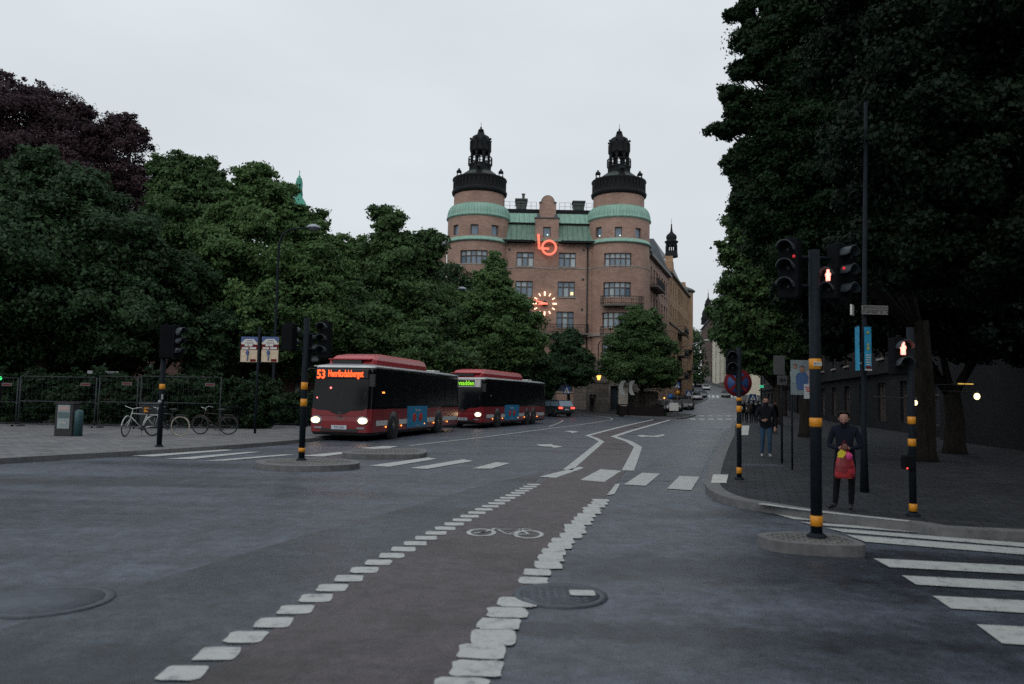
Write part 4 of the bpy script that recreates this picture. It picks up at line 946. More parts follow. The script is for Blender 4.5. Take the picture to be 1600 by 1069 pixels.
# ================================================================== vehicles
M_BUSRED = mat('bus_red_paint', (.22, .017, .023), .35, var=.12, scale=1.5, coat=.3)
M_BUSRED2 = mat('bus_roof_red', (.4, .032, .04), .4, var=.1, scale=1.5, coat=.3)
M_BGLASS = mat('bus_dark_glass', (.006, .007, .009), .14, var=.3, scale=1.2, spec=.28)
M_WHITE = mat('white_paint', (.6, .6, .58), .5, var=.08)
M_GREY = mat('grey_paint', (.22, .24, .26), .5)
M_BLK = mat('black_plastic', (.016, .017, .019), .55)
M_TYRE = mat('tyre_rubber', (.015, .015, .016), .85)
M_RIM = mat('steel_rim', (.1, .105, .11), .45, metal=.5)
M_LED = emis('led_orange', (1, .1, .02), 2.2)
M_LEDG = emis('led_green', (.25, .75, .02), 1.1)
M_HEAD = emis('headlight', (1, .66, .36), 4)
M_AMB = emis('amber_marker', (1, .3, .05), 2.5)
M_REDL = emis('tail_lamp', (1, .07, .05), 2.6)
M_REDS = emis('signal_red', (1, .06, .05), 2.4)
M_REDMAN = emis('signal_red_man', (1, .3, .24), 3.0)
M_BLUE = mat('advert_blue', (.01, .22, .42), .5)
M_REDP = mat('red_print', (.5, .04, .03), .5)
M_TXT = mat('print_white', (.62, .62, .6), .5)
M_DTXT = mat('print_dark', (.02, .02, .03), .5)
M_PLATE = mat('number_plate', (.5, .55, .62), .4)

def rr(w_, l0, l1, rf, rb, inset, lean=0.0, n=5):
    """rounded rectangle outline of a vehicle: front at y=l0, back at y=l1"""
    a = w_ / 2 - inset; o = []
    f, b = l0 + inset + lean, l1 - inset
    for (cx_, cy_, r, q0) in ((a - rf, f + rf, rf, -90), (a - rb, b - rb, rb, 0), (-a + rb, b - rb, rb, 90), (-a + rf, f + rf, rf, 180)):
        for i in range(n + 1):
            q = R(q0 + 90 * i / n); o.append((cx_ + r * math.cos(q), cy_ + r * math.sin(q)))
    return o
def loft(mb, rings, mi, cap=True):
    n = len(rings[0][0]); vs = [(x, y, z) for ol, z in rings for x, y in ol]
    for k in range(len(rings) - 1):
        mb.add([v for v in vs[k * n:(k + 2) * n]], [(i, (i + 1) % n, n + (i + 1) % n, n + i) for i in range(n)], mi[k], True)
    if cap:
        mb.add(vs[-n:], [tuple(range(n))], mi[-1]); mb.add(vs[:n], [tuple(range(n))[::-1]], mi[0])
def wheel(x, y, r, side, parent, w_=.28, name='wheel'):
    mb = MB(); prof = [(r * .55, -w_), (r * .96, -w_), (r, -w_ + .03), (r, -.03), (r * .95, 0), (r * .62, 0)]
    mb.lathe(prof, n=28); mb.v = [(x + side * v[2], y + v[0], r + v[1]) for v in mb.v]; t = mb.build(name, M_TYRE, parent)
    mb = MB(); mb.lathe([(r * .63, -.01), (r * .6, -.05), (r * .35, -.07), (r * .3, .0), (r * .12, .02), (.001, .02)], n=24); mb.v = [(x + side * v[2], y + v[0], r + v[1]) for v in mb.v]
    for k in range(8): q = 2 * math.pi * k / 8; mb.ball((x + side * -.045, y + r * .47 * math.cos(q), r + r * .47 * math.sin(q)), r * .05, 6)
    mb.build('rim', M_RIM, t); return t

def bus(lab, corner, theta, Ln, axles, sign, no, led, box, white_dest=False):
    W = 2.52; th = theta; ca, sa = math.cos(th), math.sin(th)
    loc_ = (corner.x - W / 2 * ca, corner.y + W / 2 * sa, 0)
    o = thing('city_bus', lab, 'bus', loc_, -th, 'red city buses in line')
    hw = W / 2
    mb = MB()
    rings = [(rr(W, 0, Ln, .22, .12, .10), .22), (rr(W, 0, Ln, .24, .12, .02), .34), (rr(W, 0, Ln, .26, .12, 0), .75), (rr(W, 0, Ln, .28, .12, 0, .03), 1.22),
             (rr(W, 0, Ln, .3, .12, .005, .10), 1.9), (rr(W, 0, Ln, .3, .14, .02, .17), 2.72), (rr(W, 0, Ln, .32, .18, .03, .2), 2.79), (rr(W, 0, Ln, .32, .2, .05, .22), 2.87), (rr(W, 0, Ln, .4, .3, .35, .3), 2.95)]
    loft(mb, rings, [1, 0, 0, 2, 2, 2, 3, 4]); mb.build('body', [M_BUSRED, M_BLK, M_BGLASS, mat('roof_edge_white', (.62, .64, .64), .4), mat('bus_roof_grey', (.2, .22, .24), .5)], o)
    # red belt line under the windscreen with the pointed notch, front apron
    mb = MB()
    mb.prism([(-1.1, .95), (1.1, .95), (1.1, 1.24), (.9, 1.16), (.45, 1.14), (.2, 1.02), (-.2, 1.02), (-.45, 1.14), (-.9, 1.16), (-1.1, 1.24)], -.012, .06, mf=lambda x, y, z: (x, z, y)); mb.build('front_panel', M_BUSRED, o)
    mb = MB(); mb.prism([(-1.12, 1.25), (-.9, 1.17), (-.45, 1.15), (-.2, 1.03), (.2, 1.03), (.45, 1.15), (.9, 1.17), (1.12, 1.25), (1.1, 2.34), (-1.1, 2.34)], 0, .03, mf=lambda x, y, z: (x, -.03 + z + (y - 1.03) * .105, y)); ws = mb.build('windscreen', M_BGLASS, o)
    mb = MB()
    for s in (-.45, .5): mb = MB(); mb.tube([(s, -.01, 1.2), (s + .45, .03, 1.42), (s + .5, .06, 1.85)], .014, 5); mb.build('wiper', M_BLK, ws)
    mb = MB(); mb.tube([(.93, .03, 1.35), (.93, .12, 2.3)], .012, 4); mb.build('screen_edge', M_GREY, ws)
    # destination box
    mb = MB(); mb.box((0, .17, 2.54), (2.14, .12, .34)); db = mb.build('destination_box', M_GREY if white_dest else M_BLK, o, bevel=.02); db.location.y = -.03
    if white_dest:
        mb = MB(); mb.box((.86, .1, 2.54), (.34, .05, .36)); mb.box((0, .1, 2.74), (2.1, .05, .04)); mb.box((0, .1, 2.35), (2.1, .05, .04)); mb.build('sign_frame', M_WHITE, db)
        mb = MB(); mb.box((-.2, .095, 2.54), (1.7, .04, .31)); mb.build('sign_glass', M_BLK, db)
    if no: q = text(no, .46, 'route_number', led, db, (-1.02, .098, 2.5), (R(90), 0, 0), .004, 'LEFT', bold=.012); q.scale.x = .34 / q.dimensions.x
    q = text(sign, .36, 'destination_text', led, db, (-.55 if no else -.72, .098 if no else .07, 2.54), (R(90), 0, 0), .004, 'LEFT', bold=.008); q.scale.x = (1.42 if no else 1.35) / q.dimensions.x
    mb = MB(); mb.ball((.98, .14, 2.62), .045, 8); mb.build('marker_light', emis('lamp_pale', (1, .85, .65), 5), o)
    mb = MB(); mb.ball((-.98, .14, 2.62), .03, 8); mb.build('marker_light', emis('lamp_pale', (1, .85, .65), 5), o)
    for s in (-1, 1):
        mb = MB(); mb.lathe([(.001, -.02), (.13, -.015), (.17, .02), (.18, .05)], n=20); mb.v = [(s * .93 + v[0] * 1.35, -.03 + v[2], .78 + v[1]) for v in mb.v]; hl = mb.build('headlight', M_GREY, o)
        mb = MB(); mb.ball((s * .95, -.035, .78), .12, 12, sy=.4, sx=1.6); mb.build('lamp', M_HEAD, hl)
        mb = MB(); mb.ball((s * .77, -.02, .79), .045, 8, sy=.5); mb.build('lamp', M_AMB, hl)
        mb = MB(); mb.box((s * .86, .01, .5), (.3, .05, .07)); mb.build('fog_lamp', M_GREY, o)
        mb = MB(); mb.tube([(s * 1.1, .25, 2.7), (s * 1.25, -.05, 2.72), (s * 1.35, -.16, 2.6)], .03, 6); mb.box((s * 1.36, -.17, 2.3), (.2, .12, .46)); mb.build('mirror', M_BLK, o)
    mb = MB(); mb.tube([(.09 * math.cos(2 * math.pi * i / 20), -.02, .985 + .09 * math.sin(2 * math.pi * i / 20)) for i in range(20)], .012, 5, closed=True); mb.box((0, -.018, .985), (.1, .01, .02)); mb.build('front_badge', M_RIM, o)
    if no:
        text('7622', .15, 'fleet_number', M_TXT, o, (.92, -.008, 1.04), (R(90), 0, 0), .003)
        text('SCANIA', .08, 'maker_lettering', M_GREY, o, (0, -.008, .84), (R(90), 0, 0), .003, sx=1.6)
    mb = MB(); mb.box((0, -.012, .52), (.62, .02, .15)); pt = mb.build('number_plate', M_PLATE, o); 
    text('TSU 266' if no else 'TSU 208', .12, 'plate_text', M_DTXT, pt, (0, -.024, .52), (R(90), 0, 0), .002)
    mb = MB(); mb.box((0, -.005, .42), (1.5, .03, .1)); mb.build('grille', M_BLK, o)
    # wheels with arches
    for ay in axles:
        for s in (-1, 1):
            mb = MB(); mb.lathe([(.001, 0), (.6, 0), (.6, -.12)], n=30); mb.v = [(s * (hw + .004 + v[2]), ay + v[0], .5 + v[1] * 1.05) for v in mb.v]; mb.build('wheel_arch', M_BLK, o)
            wheel(s * (hw + .01), ay, .49, s, o)
    # side glazing, doors, stripe, advert
    for s in (1, -1):
        ed = [.55, 2.0, 3.5, 5.0, 6.5, 8.0, 9.4, Ln - 1.2, Ln - .3] if Ln < 12.6 else [.55, 2.0, 3.6, 5.1, 6.6, 8.1, 9.6, 11.1, Ln - .3]
        for a, b in zip(ed[:-1], ed[1:]):
            mb = MB(); mb.prism([(a + .03, 1.3), (b - .03, 1.3), (b - .03, 2.66), (a + .03, 2.66)], 0, .014, mf=lambda x, y, z: (s * (hw - .004 + z - (y - 1.3) * .012), x, y))
            mb.build('side_window', M_BGLASS, o, bevel=.01)
        segs = []; blocks = [(ay - .66, ay + .66) for ay in axles] + [(4.0, 6.7) if Ln < 12.6 else (3.7, 6.5)]
        cur = .55; end = Ln - .35
        for a, b in sorted(blocks): segs.append((cur, a)); cur = b
        segs.append((cur, end))
        for a, b in segs:
            if b - a > .1: mb = MB(); mb.box((s * (hw + .003), (a + b) / 2, .68), (.01, b - a, .2)); mb.build('side_stripe', M_WHITE, o)
        a, b = blocks[-1]; mb = MB(); mb.box((s * (hw + .006), (a + b) / 2, .86), (.018, b - a - .04, .92)); ad = mb.build('advert_panel', M_BLUE, o)
        rot = (R(90), 0, R(90) * s); px_ = s * (hw + .019)
        ym = (a + b) / 2
        for k in (-.42, .42): mb = MB(); mb.ball((px_, ym + k, .82), .2, 10, sx=.03, sy=1.3); mb.build('berry_picture', M_REDP, ad)
        text('Sommar', .2, 'advert_text', M_TXT, ad, (px_, ym, 1.14), rot, .002); text('i hela stan', .09, 'advert_text', M_TXT, ad, (px_, ym, .48), rot, .002, sx=1.7)
        for k in (1.55, 3.3, 6.3, 7.7, Ln - 2.1): mb = MB(); mb.ball((s * (hw + .01), k, .52), .035, 8); mb.build('side_marker', M_AMB, o)
        mb = MB(); mb.box((s * (hw + .008), 1.2, 1.86), (.02, .22, .06)); mb.build('indicator', M_AMB if s > 0 and no else M_GREY, o)
        if s < 0:
            for k in (.6, 5.4): mb = MB(); mb.box((s * (hw + .012), k + .6, 1.5), (.02, 1.15, 2.3)); d_ = mb.build('door', M_BGLASS, o)
        mb = MB(); mb.tube([(s * hw, .35, 2.84), (s * (hw - .02), Ln - .2, 2.84)], .028, 6); mb.build('roof_rail', M_WHITE, o)
    mb = MB(); mb.box((0, Ln + .004, 1.9), (2.0, .02, 1.2)); mb.build('rear_window', M_BGLASS, o)
    for s in (-1, 1): mb = MB(); mb.box((s * .98, Ln + .005, .8), (.2, .03, .45)); mb.build('tail_light', M_REDP, o)
    # gas tank fairing on the roof
    b0, b1 = box; mb = MB(); hb = .98
    def ring(w2, f, b, z): return ([(w2, f + .25), (w2 * .9, f), (-w2 * .9, f), (-w2, f + .25), (-w2, b), (w2, b)], z)
    rg = [ring(hb, b0 - .15, b1, 2.9), ring(hb, b0, b1, 3.12), ring(hb * .93, b0 + .35, b1 - .08, 3.3), ring(hb * .72, b0 + 1.0, b1 - .25, 3.4)]
    n = 6; vs = [(x, y, z) for ol, z in rg for x, y in ol]
    for k in range(3): mb.add(vs[k * n:(k + 2) * n], [(i, (i + 1) % n, n + (i + 1) % n, n + i) for i in range(n)], 0)
    mb.add(vs[-n:], [tuple(range(n))]); fb = mb.build('roof_fairing', M_BUSRED2, o, bevel=.05)
    mb = MB(); mb.box((-.1, b0 - .1, 3.03), (1.2, .2, .13)); mb.build('intake', M_BLK, fb)
    mb = MB(); mb.box((0, b0 - .02, 3.14), (1.75, .4, .04)); mb.build('lip', M_BUSRED2, fb)
    mb = MB(); mb.box((.5, Ln - 2.6, 2.98), (.7, .9, .1)); mb.build('roof_hatch', M_WHITE, o, bevel=.03)
    # inside lights and reflections seen through the screen
    mb = MB(); mb.ball((-.42, -.02 + .09, 2.0), .04, 8); mb.ball((-.95, 0.05, 1.62), .035, 8); mb.build('warning_lamp', emis('lamp_pinkred', (1, .15, .15), 3.5), ws)
    return o
th1 = math.atan2(255, 1200); c1 = P(578, 691)
bus('front bus, red with roof fairing, showing route 53 Henriksdalsberget in orange', c1, th1, 12.0, [2.4, 8.5], 'Henriksdalsberget', '53', M_LED, (.95, 7.3))
c2 = P(754.5, 670)
bus('second bus, red with three axles and a green lit sign, behind the front bus', c2, R(18.5), 12.7, [2.4, 8.3, 9.75], 'Klövsadden', '', M_LEDG, (.5, 8.0), True)

def car(lab, loc_, rz, col, estate=False, van=False, lights=False, L_=4.4, W_=1.78, H_=1.46, group='cars parked along the climbing street'):
    o = thing('parked_car' if not lights else 'estate_car', lab, 'car', loc_, rz, None if lights else group)
    M = mat('car_paint_' + str(col), col, .3, var=.05, coat=.5)
    h = W_ / 2
    # lower body: side profile (y along the car, front at 0) swept with tumblehome
    prof = [(0.02, .35), (0.0, .55), (.08, .72), (.75, .86), (1.15, .93), (L_ - .35, .97), (L_ - .05, .9), (L_, .6), (L_ - .03, .32), (L_ - .7, .2), (.7, .2)]
    mb = MB(); n = len(prof); xs = [(-h + .12, .96), (-h + .03, .99), (-h, 1), (h, 1), (h - .03, .99), (h - .12, .96)]; vs = []
    for x, k in ((-h + .1, .97), (-h, 1.0), (h, 1.0), (h - .1, .97)):
        for y, z in prof: vs.append((x, L_ / 2 + (y - L_ / 2) * k, z if k == 1 else .2 + (z - .2) * 1.0))
    for s_ in range(3): mb.add(vs[s_ * n:(s_ + 2) * n], [(i, (i + 1) % n, n + (i + 1) % n, n + i) for i in range(n)], 0, False)
    mb.add(vs[:n], [tuple(range(n))]); mb.add(vs[-n:], [tuple(range(n))]); mb.build('body', M, o, bevel=.04)
    rb = L_ - .12 if (estate or van) else L_ - .75
    f0, f1 = (1.05, 1.75) if not van else (.7, 1.2); top = H_
    cab = [(f0, .9), (f1, top - .03), (f1 + .3, top), (rb - .55, top), (rb - .2, top - .05), (rb + .08 if estate else rb + .45, .93)]
    mb = MB(); vs = []
    for s_ in (-1, 1):
        for y, z in cab: vs.append((s_ * (h - .06 - (z - .9) * .32), y, z))
    n = len(cab); mb.add(vs, [(i, (i + 1) % n, n + (i + 1) % n, n + i) for i in range(n)]); mb.add(vs[:n], [tuple(range(n))]); mb.add(vs[n:], [tuple(range(n))]); cb = mb.build('cabin', M_BGLASS if not lights else M_GLASS, o, bevel=.03)
    mb = MB(); zt = top + .004; x = h - .06 - (top - .9) * .32
    mb.box((0, (f1 + rb) / 2 - .1, top + .006), (2 * x, rb - f1 - .55, .03)); 
    for s_ in (-1, 1):
        mb.tube([(s_ * (h - .05), f0 + .02, .93), (s_ * (x + .02), f1 + .02, top), (s_ * (x + .02), rb - .3, top - .01), (s_ * (h - .05), cab[-1][0] - .02, .95)], .035, 6)
        mb.tube([(s_ * (h - .05), (f1 + rb) / 2, .93), (s_ * (x + .02), (f1 + rb) / 2, top)], .03, 6)
    mb.build('roof', M, o)
    for ay in (.82, L_ - .85):
        for s_ in (-1, 1):
            mb = MB(); mb.lathe([(.001, 0), (.37, 0), (.37, -.1)], n=20); mb.v = [(s_ * (h + .003 + v[2]), ay + v[0], .34 + v[1]) for v in mb.v]; mb.build('wheel_arch', M_BLK, o)
            wheel(s_ * (h + .006), ay, .31, s_, o, .2)
    for s_ in (-1, 1):
        mb = MB(); mb.box((s_ * (h - .27), .02, .66), (.36, .12, .14)); mb.build('headlight', M_WHITE, o, bevel=.02)
        mb = MB(); mb.box((s_ * (h - .2), L_ - .03, .8), (.42, .1, .17)); mb.build('tail_light', M_REDL if lights else M_REDP, o, bevel=.02)
        mb = MB(); mb.ball((s_ * (h + .08), f0 + .35, .98), .1, 8, sy=.6); mb.build('mirror', M, o)
    mb = MB(); mb.box((0, L_ + .0, .66), (.5, .03, .12)); mb.box((0, -.0, .42), (.5, .03, .12)); mb.build('number_plate', M_PLATE, o)
    mb = MB(); mb.box((0, L_ - .02, .4), (W_ - .2, .1, .16)); mb.box((0, .03, .36), (W_ - .2, .1, .16)); mb.build('bumper', M_BLK, o)
    return o
# dark estate driving away, tail lamps lit: rear towards us
car('dark estate car with glowing red tail lamps, turning behind the second bus', (2.75, 76.2, g(76)), R(212), (.04, .055, .06), estate=True, lights=True, L_=4.75, H_=1.5)
def park(px, py, Y, rz, col, lab, **k):
    p = D(px, py, Y); car(lab, (p.x, Y, g(Y)), rz, col, **k)
dirn = -math.atan2(.30, 1)
M_ = None
park(1026, 640, 88.5, dirn, (.05, .05, .055), 'dark parked car closest to the street corner, left kerb')
park(1038, 640, 91, dirn, (.4, .42, .44), 'pale silver parked car second from the corner, left kerb')
park(1052, 636, 93.5, dirn, (.07, .08, .09), 'grey black parked car third from the corner, left kerb')
park(1071, 632, 101, dirn, (.03, .03, .035), 'black parked car just past the blue crossing sign, left kerb', estate=True)
park(1088, 618, 133, dirn, (.55, .57, .6), 'white estate parked car beneath the ochre building', estate=True)
park(1096, 614, 145, dirn, (.05, .1, .14), 'small blue parked car behind the white estate')
park(1093, 600, 215, dirn * .6, (.08, .09, .1), 'dark parked car high on the climbing street')
park(1104, 600, 196, dirn * .6, (.5, .52, .54), 'silver parked car high on the climbing street')
park(1134, 612, 150, dirn, (.03, .03, .035), 'black parked car at the right kerb of the far street', estate=True)
park(1166, 632, 92, dirn, (.5, .55, .6), 'light blue parked car behind the group of people')
park(1176, 628, 104, dirn, (.6, .6, .6), 'white parked van beyond the light blue car', estate=True, van=True, H_=1.9)

# ================================================================== signal poles
M_POLE = mat('pole_dark_paint', (.013, .018, .024), .6, var=.2, spec=.08)
M_YEL = mat('yellow_band', (.68, .27, .012), .45, var=.1, scale=12)
M_HOOD = mat('signal_hood', (.035, .045, .055), .5, spec=.4)
M_SIG = mat('signal_housing', (.008, .009, .011), .8, spec=.05)
def yrot(v, q): return (v[0] * math.cos(q) - v[1] * math.sin(q), v[0] * math.sin(q) + v[1] * math.cos(q), v[2])
def signal_head(parent, off, yaw, n=3, s=1.0, lit=None, man=False, board=False):
    """housing facing local -y turned by yaw about z; lenses 0.3 m apart"""
    def T(mb): mb.v = [tuple(Vector(yrot((v[0] * s, v[1] * s, v[2] * s), yaw)) + Vector(off)) for v in mb.v]; return mb
    H = .3 * n + .06; mb = MB(); mb.box((0, .1, 0), (.32, .22, H))
    if board: mb.box((0, .2, 0), (.62, .02, H + .3))
    mb.cyl((0, .12, H / 2), (0, .12, H / 2 + .05), .05, n=8); h = T(mb).build('signal_head', M_SIG, parent, bevel=.02)
    for k in range(n):
        z = H / 2 - .18 - .3 * k
        mb = MB(); mb.lathe([(.125, 0), (.125, .2)], n=14, a0=R(-10), a1=R(190)); mb.v = [(v[0], -.01 - v[2] * (1 - .35 * (v[1] < 0)), z + v[1]) for v in mb.v]
        mb.tube([(.128 * math.cos(R(a)), -.2, z + .128 * math.sin(R(a))) for a in range(0, 181, 20)], .01, 4); T(mb).build('visor', M_HOOD, h)
        mb = MB()
        if man and lit == k: mb.ball((0, -.03, z + .075), .034, 8, sy=.3); mb.ball((0, -.03, z - .0), .058, 8, sy=.3, sz=1.0); mb.box((-.022, -.03, z - .075), (.034, .02, .1)); mb.box((.022, -.03, z - .075), (.034, .02, .1)); mm = M_REDMAN
        elif lit == k: mb.ball((0, -.02, z), .05, 8, sy=.4); mm = M_REDS
        else: mb.lathe([(.001, .0), (.06, .005), (.1, .02)], n=14); mb.v = [(v[0], -.012 + v[2], z + v[1]) for v in mb.v]; mm = M_BLK
        T(mb).build('lens', mm, h)
    return h
def bands(parent, zs, r, h=.11):
    for z, hh in zs: mb = MB(); mb.lathe([(r, z - hh / 2), (r + .006, z - hh / 2 + .003), (r + .006, z + hh / 2 - .003), (r, z + hh / 2)], n=20); mb.build('yellow_band', M_YEL, parent)
def sigpole(lab, px, py, r, top, yb, hb=.11, group=None, off=0.13):
    c = P(px, py, off); o = thing('traffic_light', lab, 'traffic light', c, 0, group)
    sc_ = c.y / F
    def zof(y): return D(px, y, c.y).z - c.z
    mb = MB(); mb.cyl((0, 0, 0), (0, 0, top), r, n=20); mb.lathe([(r + .05, 0), (r + .05, .02), (r + .01, .05)], n=20); mb.build('pole', M_POLE, o)
    bands(o, [(zof(y), (h_ or hb)) for y, h_ in yb], r)
    return o, c, zof, sc_
G4 = 'yellow banded signal poles round the crossing'
# right front pole
o, c, zof, s_ = sigpole('large dark signal pole on the right traffic island, yellow banded, with three signal heads', 1276, 839, .068, 3.55, ((569, .13), (660, None), (813.5, .125)), group=G4)
signal_head(o, (-.33, .0, zof(420)), R(-38), 3, .78, None); signal_head(o, (.42, .1, zof(424)), R(30), 3, .78, None)
h = signal_head(o, (.17, -.02, zof(441)), R(-42), 2, .62, 0, True)
mb = MB()
for z in (zof(400), zof(445)): mb.cyl((-.3, .08, z), (.42, .16, z), .022, n=6)
mb.build('arm', M_POLE, o)
M_REDF = emis('signal_red_faint', (1, .04, .05), .45)
for x_, y_, r_ in ((-.3, 404, .018), (.32, 421, .02)): mb = MB(); mb.ball((x_, -.12, zof(y_)), r_, 8); mb.build('indicator_lamp', M_REDF, o)
mb = MB(); mb.box((0, -.078, zof(569)), (.1, .004, .05)); bt = mb.build('band_label', M_TXT, o); text('80301', .035, 'label_text', M_DTXT, bt, (0, -.081, zof(569)), (R(90), 0, 0), .001)
# pole by the walking person
o, c, zof, s_ = sigpole('slim signal pole on the right pavement corner carrying the round no stopping sign', 1155, 749, .05, 2.8, ((624, .07), (639, .13), (665.5, .08), (735, .13)), group=G4)
signal_head(o, (-.13, .05, zof(566)), R(-12), 2, .8, None)
sc2 = MB(); rr_ = .285; zz = zof(598)
def disc(r, y, mt, nm, par): mb = MB(); mb.lathe([(.001, 0), (r, 0), (r, .012)], n=36); mb.v = [(v[0], y + v[2], zz + v[1]) for v in mb.v]; return mb.build(nm, mt, par)
M_SRED = mat('sign_red', (.14, .015, .02), .6, spec=.1); M_SBLUE = mat('sign_blue', (.015, .06, .2), .5)
o2 = thing('no_stopping_sign', 'round blue and red no stopping sign on the slim signal pole at the right corner', 'road sign', c)
d0 = disc(.3, .075, M_SRED, 'sign_face', o2); disc(.225, .07, M_SBLUE, 'blue_field', d0)
for sg in (1, -1): mb = MB(); mb.box((0, .066, 0), (.5, .008, .065)); q = sg * R(45); mb.v = [(v[0] * math.cos(q) - v[2] * math.sin(q), v[1] - .002 * sg, zz + v[0] * math.sin(q) + v[2] * math.cos(q)) for v in mb.v]; mb.build('red_bar', M_SRED, d0)
mb = MB(); mb.box((0, .06, zz), (.1, .04, .3)); mb.build('clamp', M_POLE, o2)
# far right pole
o, c, zof, s_ = sigpole('slim signal pole at the far right kerb with a lit red standing figure', 1427, 806, .05, 2.8, ((657, None), (691.5, None), (793, None)), group=G4)
signal_head(o, (-.12, 0, zof(557)), R(0), 2, .85, 0, True)
mb = MB(); mb.box((-.1, -.06, zof(722)), (.16, .12, .2)); mb.build('push_button_box', M_SIG, o, bevel=.02); mb = MB(); mb.ball((-.14, -.125, zof(731)), .012, 8); mb.build('button_lamp', M_REDS, o)
# left island pole
o, c, zof, s_ = sigpole('signal pole with yellow bands on the left island beside the front bus', 471, 719, .075, 3.5, ((603, .18), (629, .18), (703, .1)), group=G4)
signal_head(o, (-.36, 0, zof(528)), R(160), 2, 1.0, None); signal_head(o, (.42, 0, zof(530)), R(-12), 3, .95, None); signal_head(o, (.1, .2, zof(545)), R(95), 3, .95, None)
mb = MB()
for z in (zof(522), zof(545)): mb.cyl((-.3, 0, z), (.4, 0, z), .025, n=6)
mb.build('arm', M_POLE, o)
for py_, m_, s2 in ((518, None, 1), (535, None, 1)): mb = MB(); mb.ball((-.5, -.05, zof(py_)), .1, 10, sz=.8); mb.build('visor', M_HOOD, o)
# left pavement pole
o, c, zof, s_ = sigpole('signal pole in front of the parked bicycles on the left pavement, single yellow band', 248.5, 698, .075, 3.55, ((604, .15),), group=G4)
signal_head(o, (.38, 0, zof(534)), R(75), 3, 1.0, None); signal_head(o, (.05, 0, zof(534)), R(200), 3, 1.0, None)
mb = MB(); mb.ball((.45, -.16, zof(521)), .07, 8); mb.ball((.45, -.16, zof(534)), .07, 8); mb.ball((.45, -.16, zof(547)), .07, 8); mb.ball((.0, -.16, zof(531)), .07, 8); mb.build('lens_visor', M_HOOD, o)
mb = MB(); mb.box((.06, -.1, zof(620)), (.05, .02, .15)); mb.ball((0, -.1, zof(628)), .06, 8); mb.build('sticker', mat('sticker_grey', (.25, .27, .28), .5), o)

# ================================================================== signs, lamps, banners
M_STEEL = mat('galvanised_steel', (.2, .22, .24), .45, metal=.6)
def post(parent, h_, r=.03, m_=None): mb = MB(); mb.cyl((0, 0, 0), (0, 0, h_), r, n=10); return mb.build('post', m_ or M_STEEL, parent)
def crossing_sign(px, py, Y, size, lab, orange=None):
    p = D(px, py, Y); z0 = g(Y) + .13; o = thing('crossing_sign', lab, 'road sign', (p.x, Y, z0), 0, 'blue crossing signs by the far kerbs'); h_ = p.z - z0; post(o, h_ + size / 2)
    mb = MB(); mb.box((0, -.05, h_), (size, .03, size)); b = mb.build('sign_face', M_SBLUE, o, bevel=.01)
    k = size / 2; mb = MB(); mb.prism([(-k * .8, -k * .75), (k * .8, -k * .75), (0, k * .8)], 0, .01, mf=lambda x, y, z: (x, -.069 - z, h_ + y)); b2 = mb.build('white_triangle', M_TXT, b)
    mb = MB(); mb.ball((0, -.085, h_ + k * .2), k * .12, 8, sy=.1); mb.prism([(-k * .1, k * .08), (k * .12, k * .08), (k * .1, -k * .25), (k * .35, -k * .68), (k * .2, -k * .68), (0, -k * .35), (-k * .25, -k * .68), (-k * .4, -k * .68), (-k * .12, -k * .2)], 0, .008, mf=lambda x, y, z: (x, -.08 - z, h_ + y)); mb.build('walking_figure', M_DTXT, b2)
crossing_sign(885.5, 610, 76.5, .72, 'blue pedestrian crossing sign above the dark estate car')
crossing_sign(1058, 602, 96, .72, 'blue pedestrian crossing sign above the orange round sign, right of the terrace')
crossing_sign(1076, 615, 100, .75, 'blue pedestrian crossing sign in front of the parked cars at the corner')
crossing_sign(1176, 621, 70, .6, 'blue pedestrian crossing sign over the people on the right pavement')
def round_sign(px, py, Y, r, m1, m2, lab, info=False):
    p = D(px, py, Y); z0 = g(Y) + .13; o = thing('round_sign', lab, 'road sign', (p.x, Y, z0)); h_ = p.z - z0; post(o, h_ + r)
    for k, (rad, m_) in enumerate(((r, m1), (r * .72, m2))):
        mb = MB(); mb.lathe([(.001, 0), (rad, 0), (rad, .02)], n=28); mb.v = [(v[0], -.05 - .01 * k + v[2], h_ + v[1]) for v in mb.v]; f = mb.build('sign_face' if not k else 'sign_field', m_, o)
    if info:
        mb = MB(); mb.box((.35, -.04, h_ - 1.05), (.9, .04, .8)); ip = mb.build('info_board', M_TXT, o); 
        mb = MB(); mb.cyl((.75, 0, 0), (.75, 0, h_ - .7), .025, n=8); mb.build('second_post', M_STEEL, o)
round_sign(1047.5, 619.5, 78, .3, M_SBLUE, mat('sign_blue_light', (.03, .15, .42), .5), 'round blue sign with a white board under it at the tip of the far pavement', True)
round_sign(1059, 613.5, 94, .36, M_SRED, mat('sign_yellow', (.55, .28, .03), .5), 'round red and yellow sign under a blue crossing sign')

def street_lamp(px, py, Y, arm, lab, base_px):
    p = D(px, py, Y); q = D(base_px, py, Y); o = thing('street_lamp', lab, 'street lamp', (q.x, Y, g(Y) + .13), 0, 'curved arm street lamps among the trees'); h_ = p.z - g(Y) - .13; dx = p.x - q.x
    mb = MB(); mb.tube([(0, 0, 0), (0, 0, 1.2), (0, 0, 1.25), (0, 0, h_ - .9), (.1 * dx, 0, h_ - .35), (.35 * dx, 0, h_ - .12), (.95 * dx, 0, h_)], [.11, .1, .075, .055, .05, .04, .035], 10); mb.build('pole', M_POLE, o)
    mb = MB(); mb.lathe([(.001, .16), (.12, .15), (.28, .08), (.36, -.02), (.34, -.05)], n=20); mb.v = [(v[0] + dx, v[1], v[2] + h_) for v in mb.v]; mb.build('lamp_shade', mat('lamp_cap', (.3, .36, .4), .35), o)
    mb = MB(); mb.ball((dx, 0, h_ - .05), .28, 12, sz=.5); mb.build('lamp_globe', mat('lamp_globe', (.2, .22, .24), .2), o)
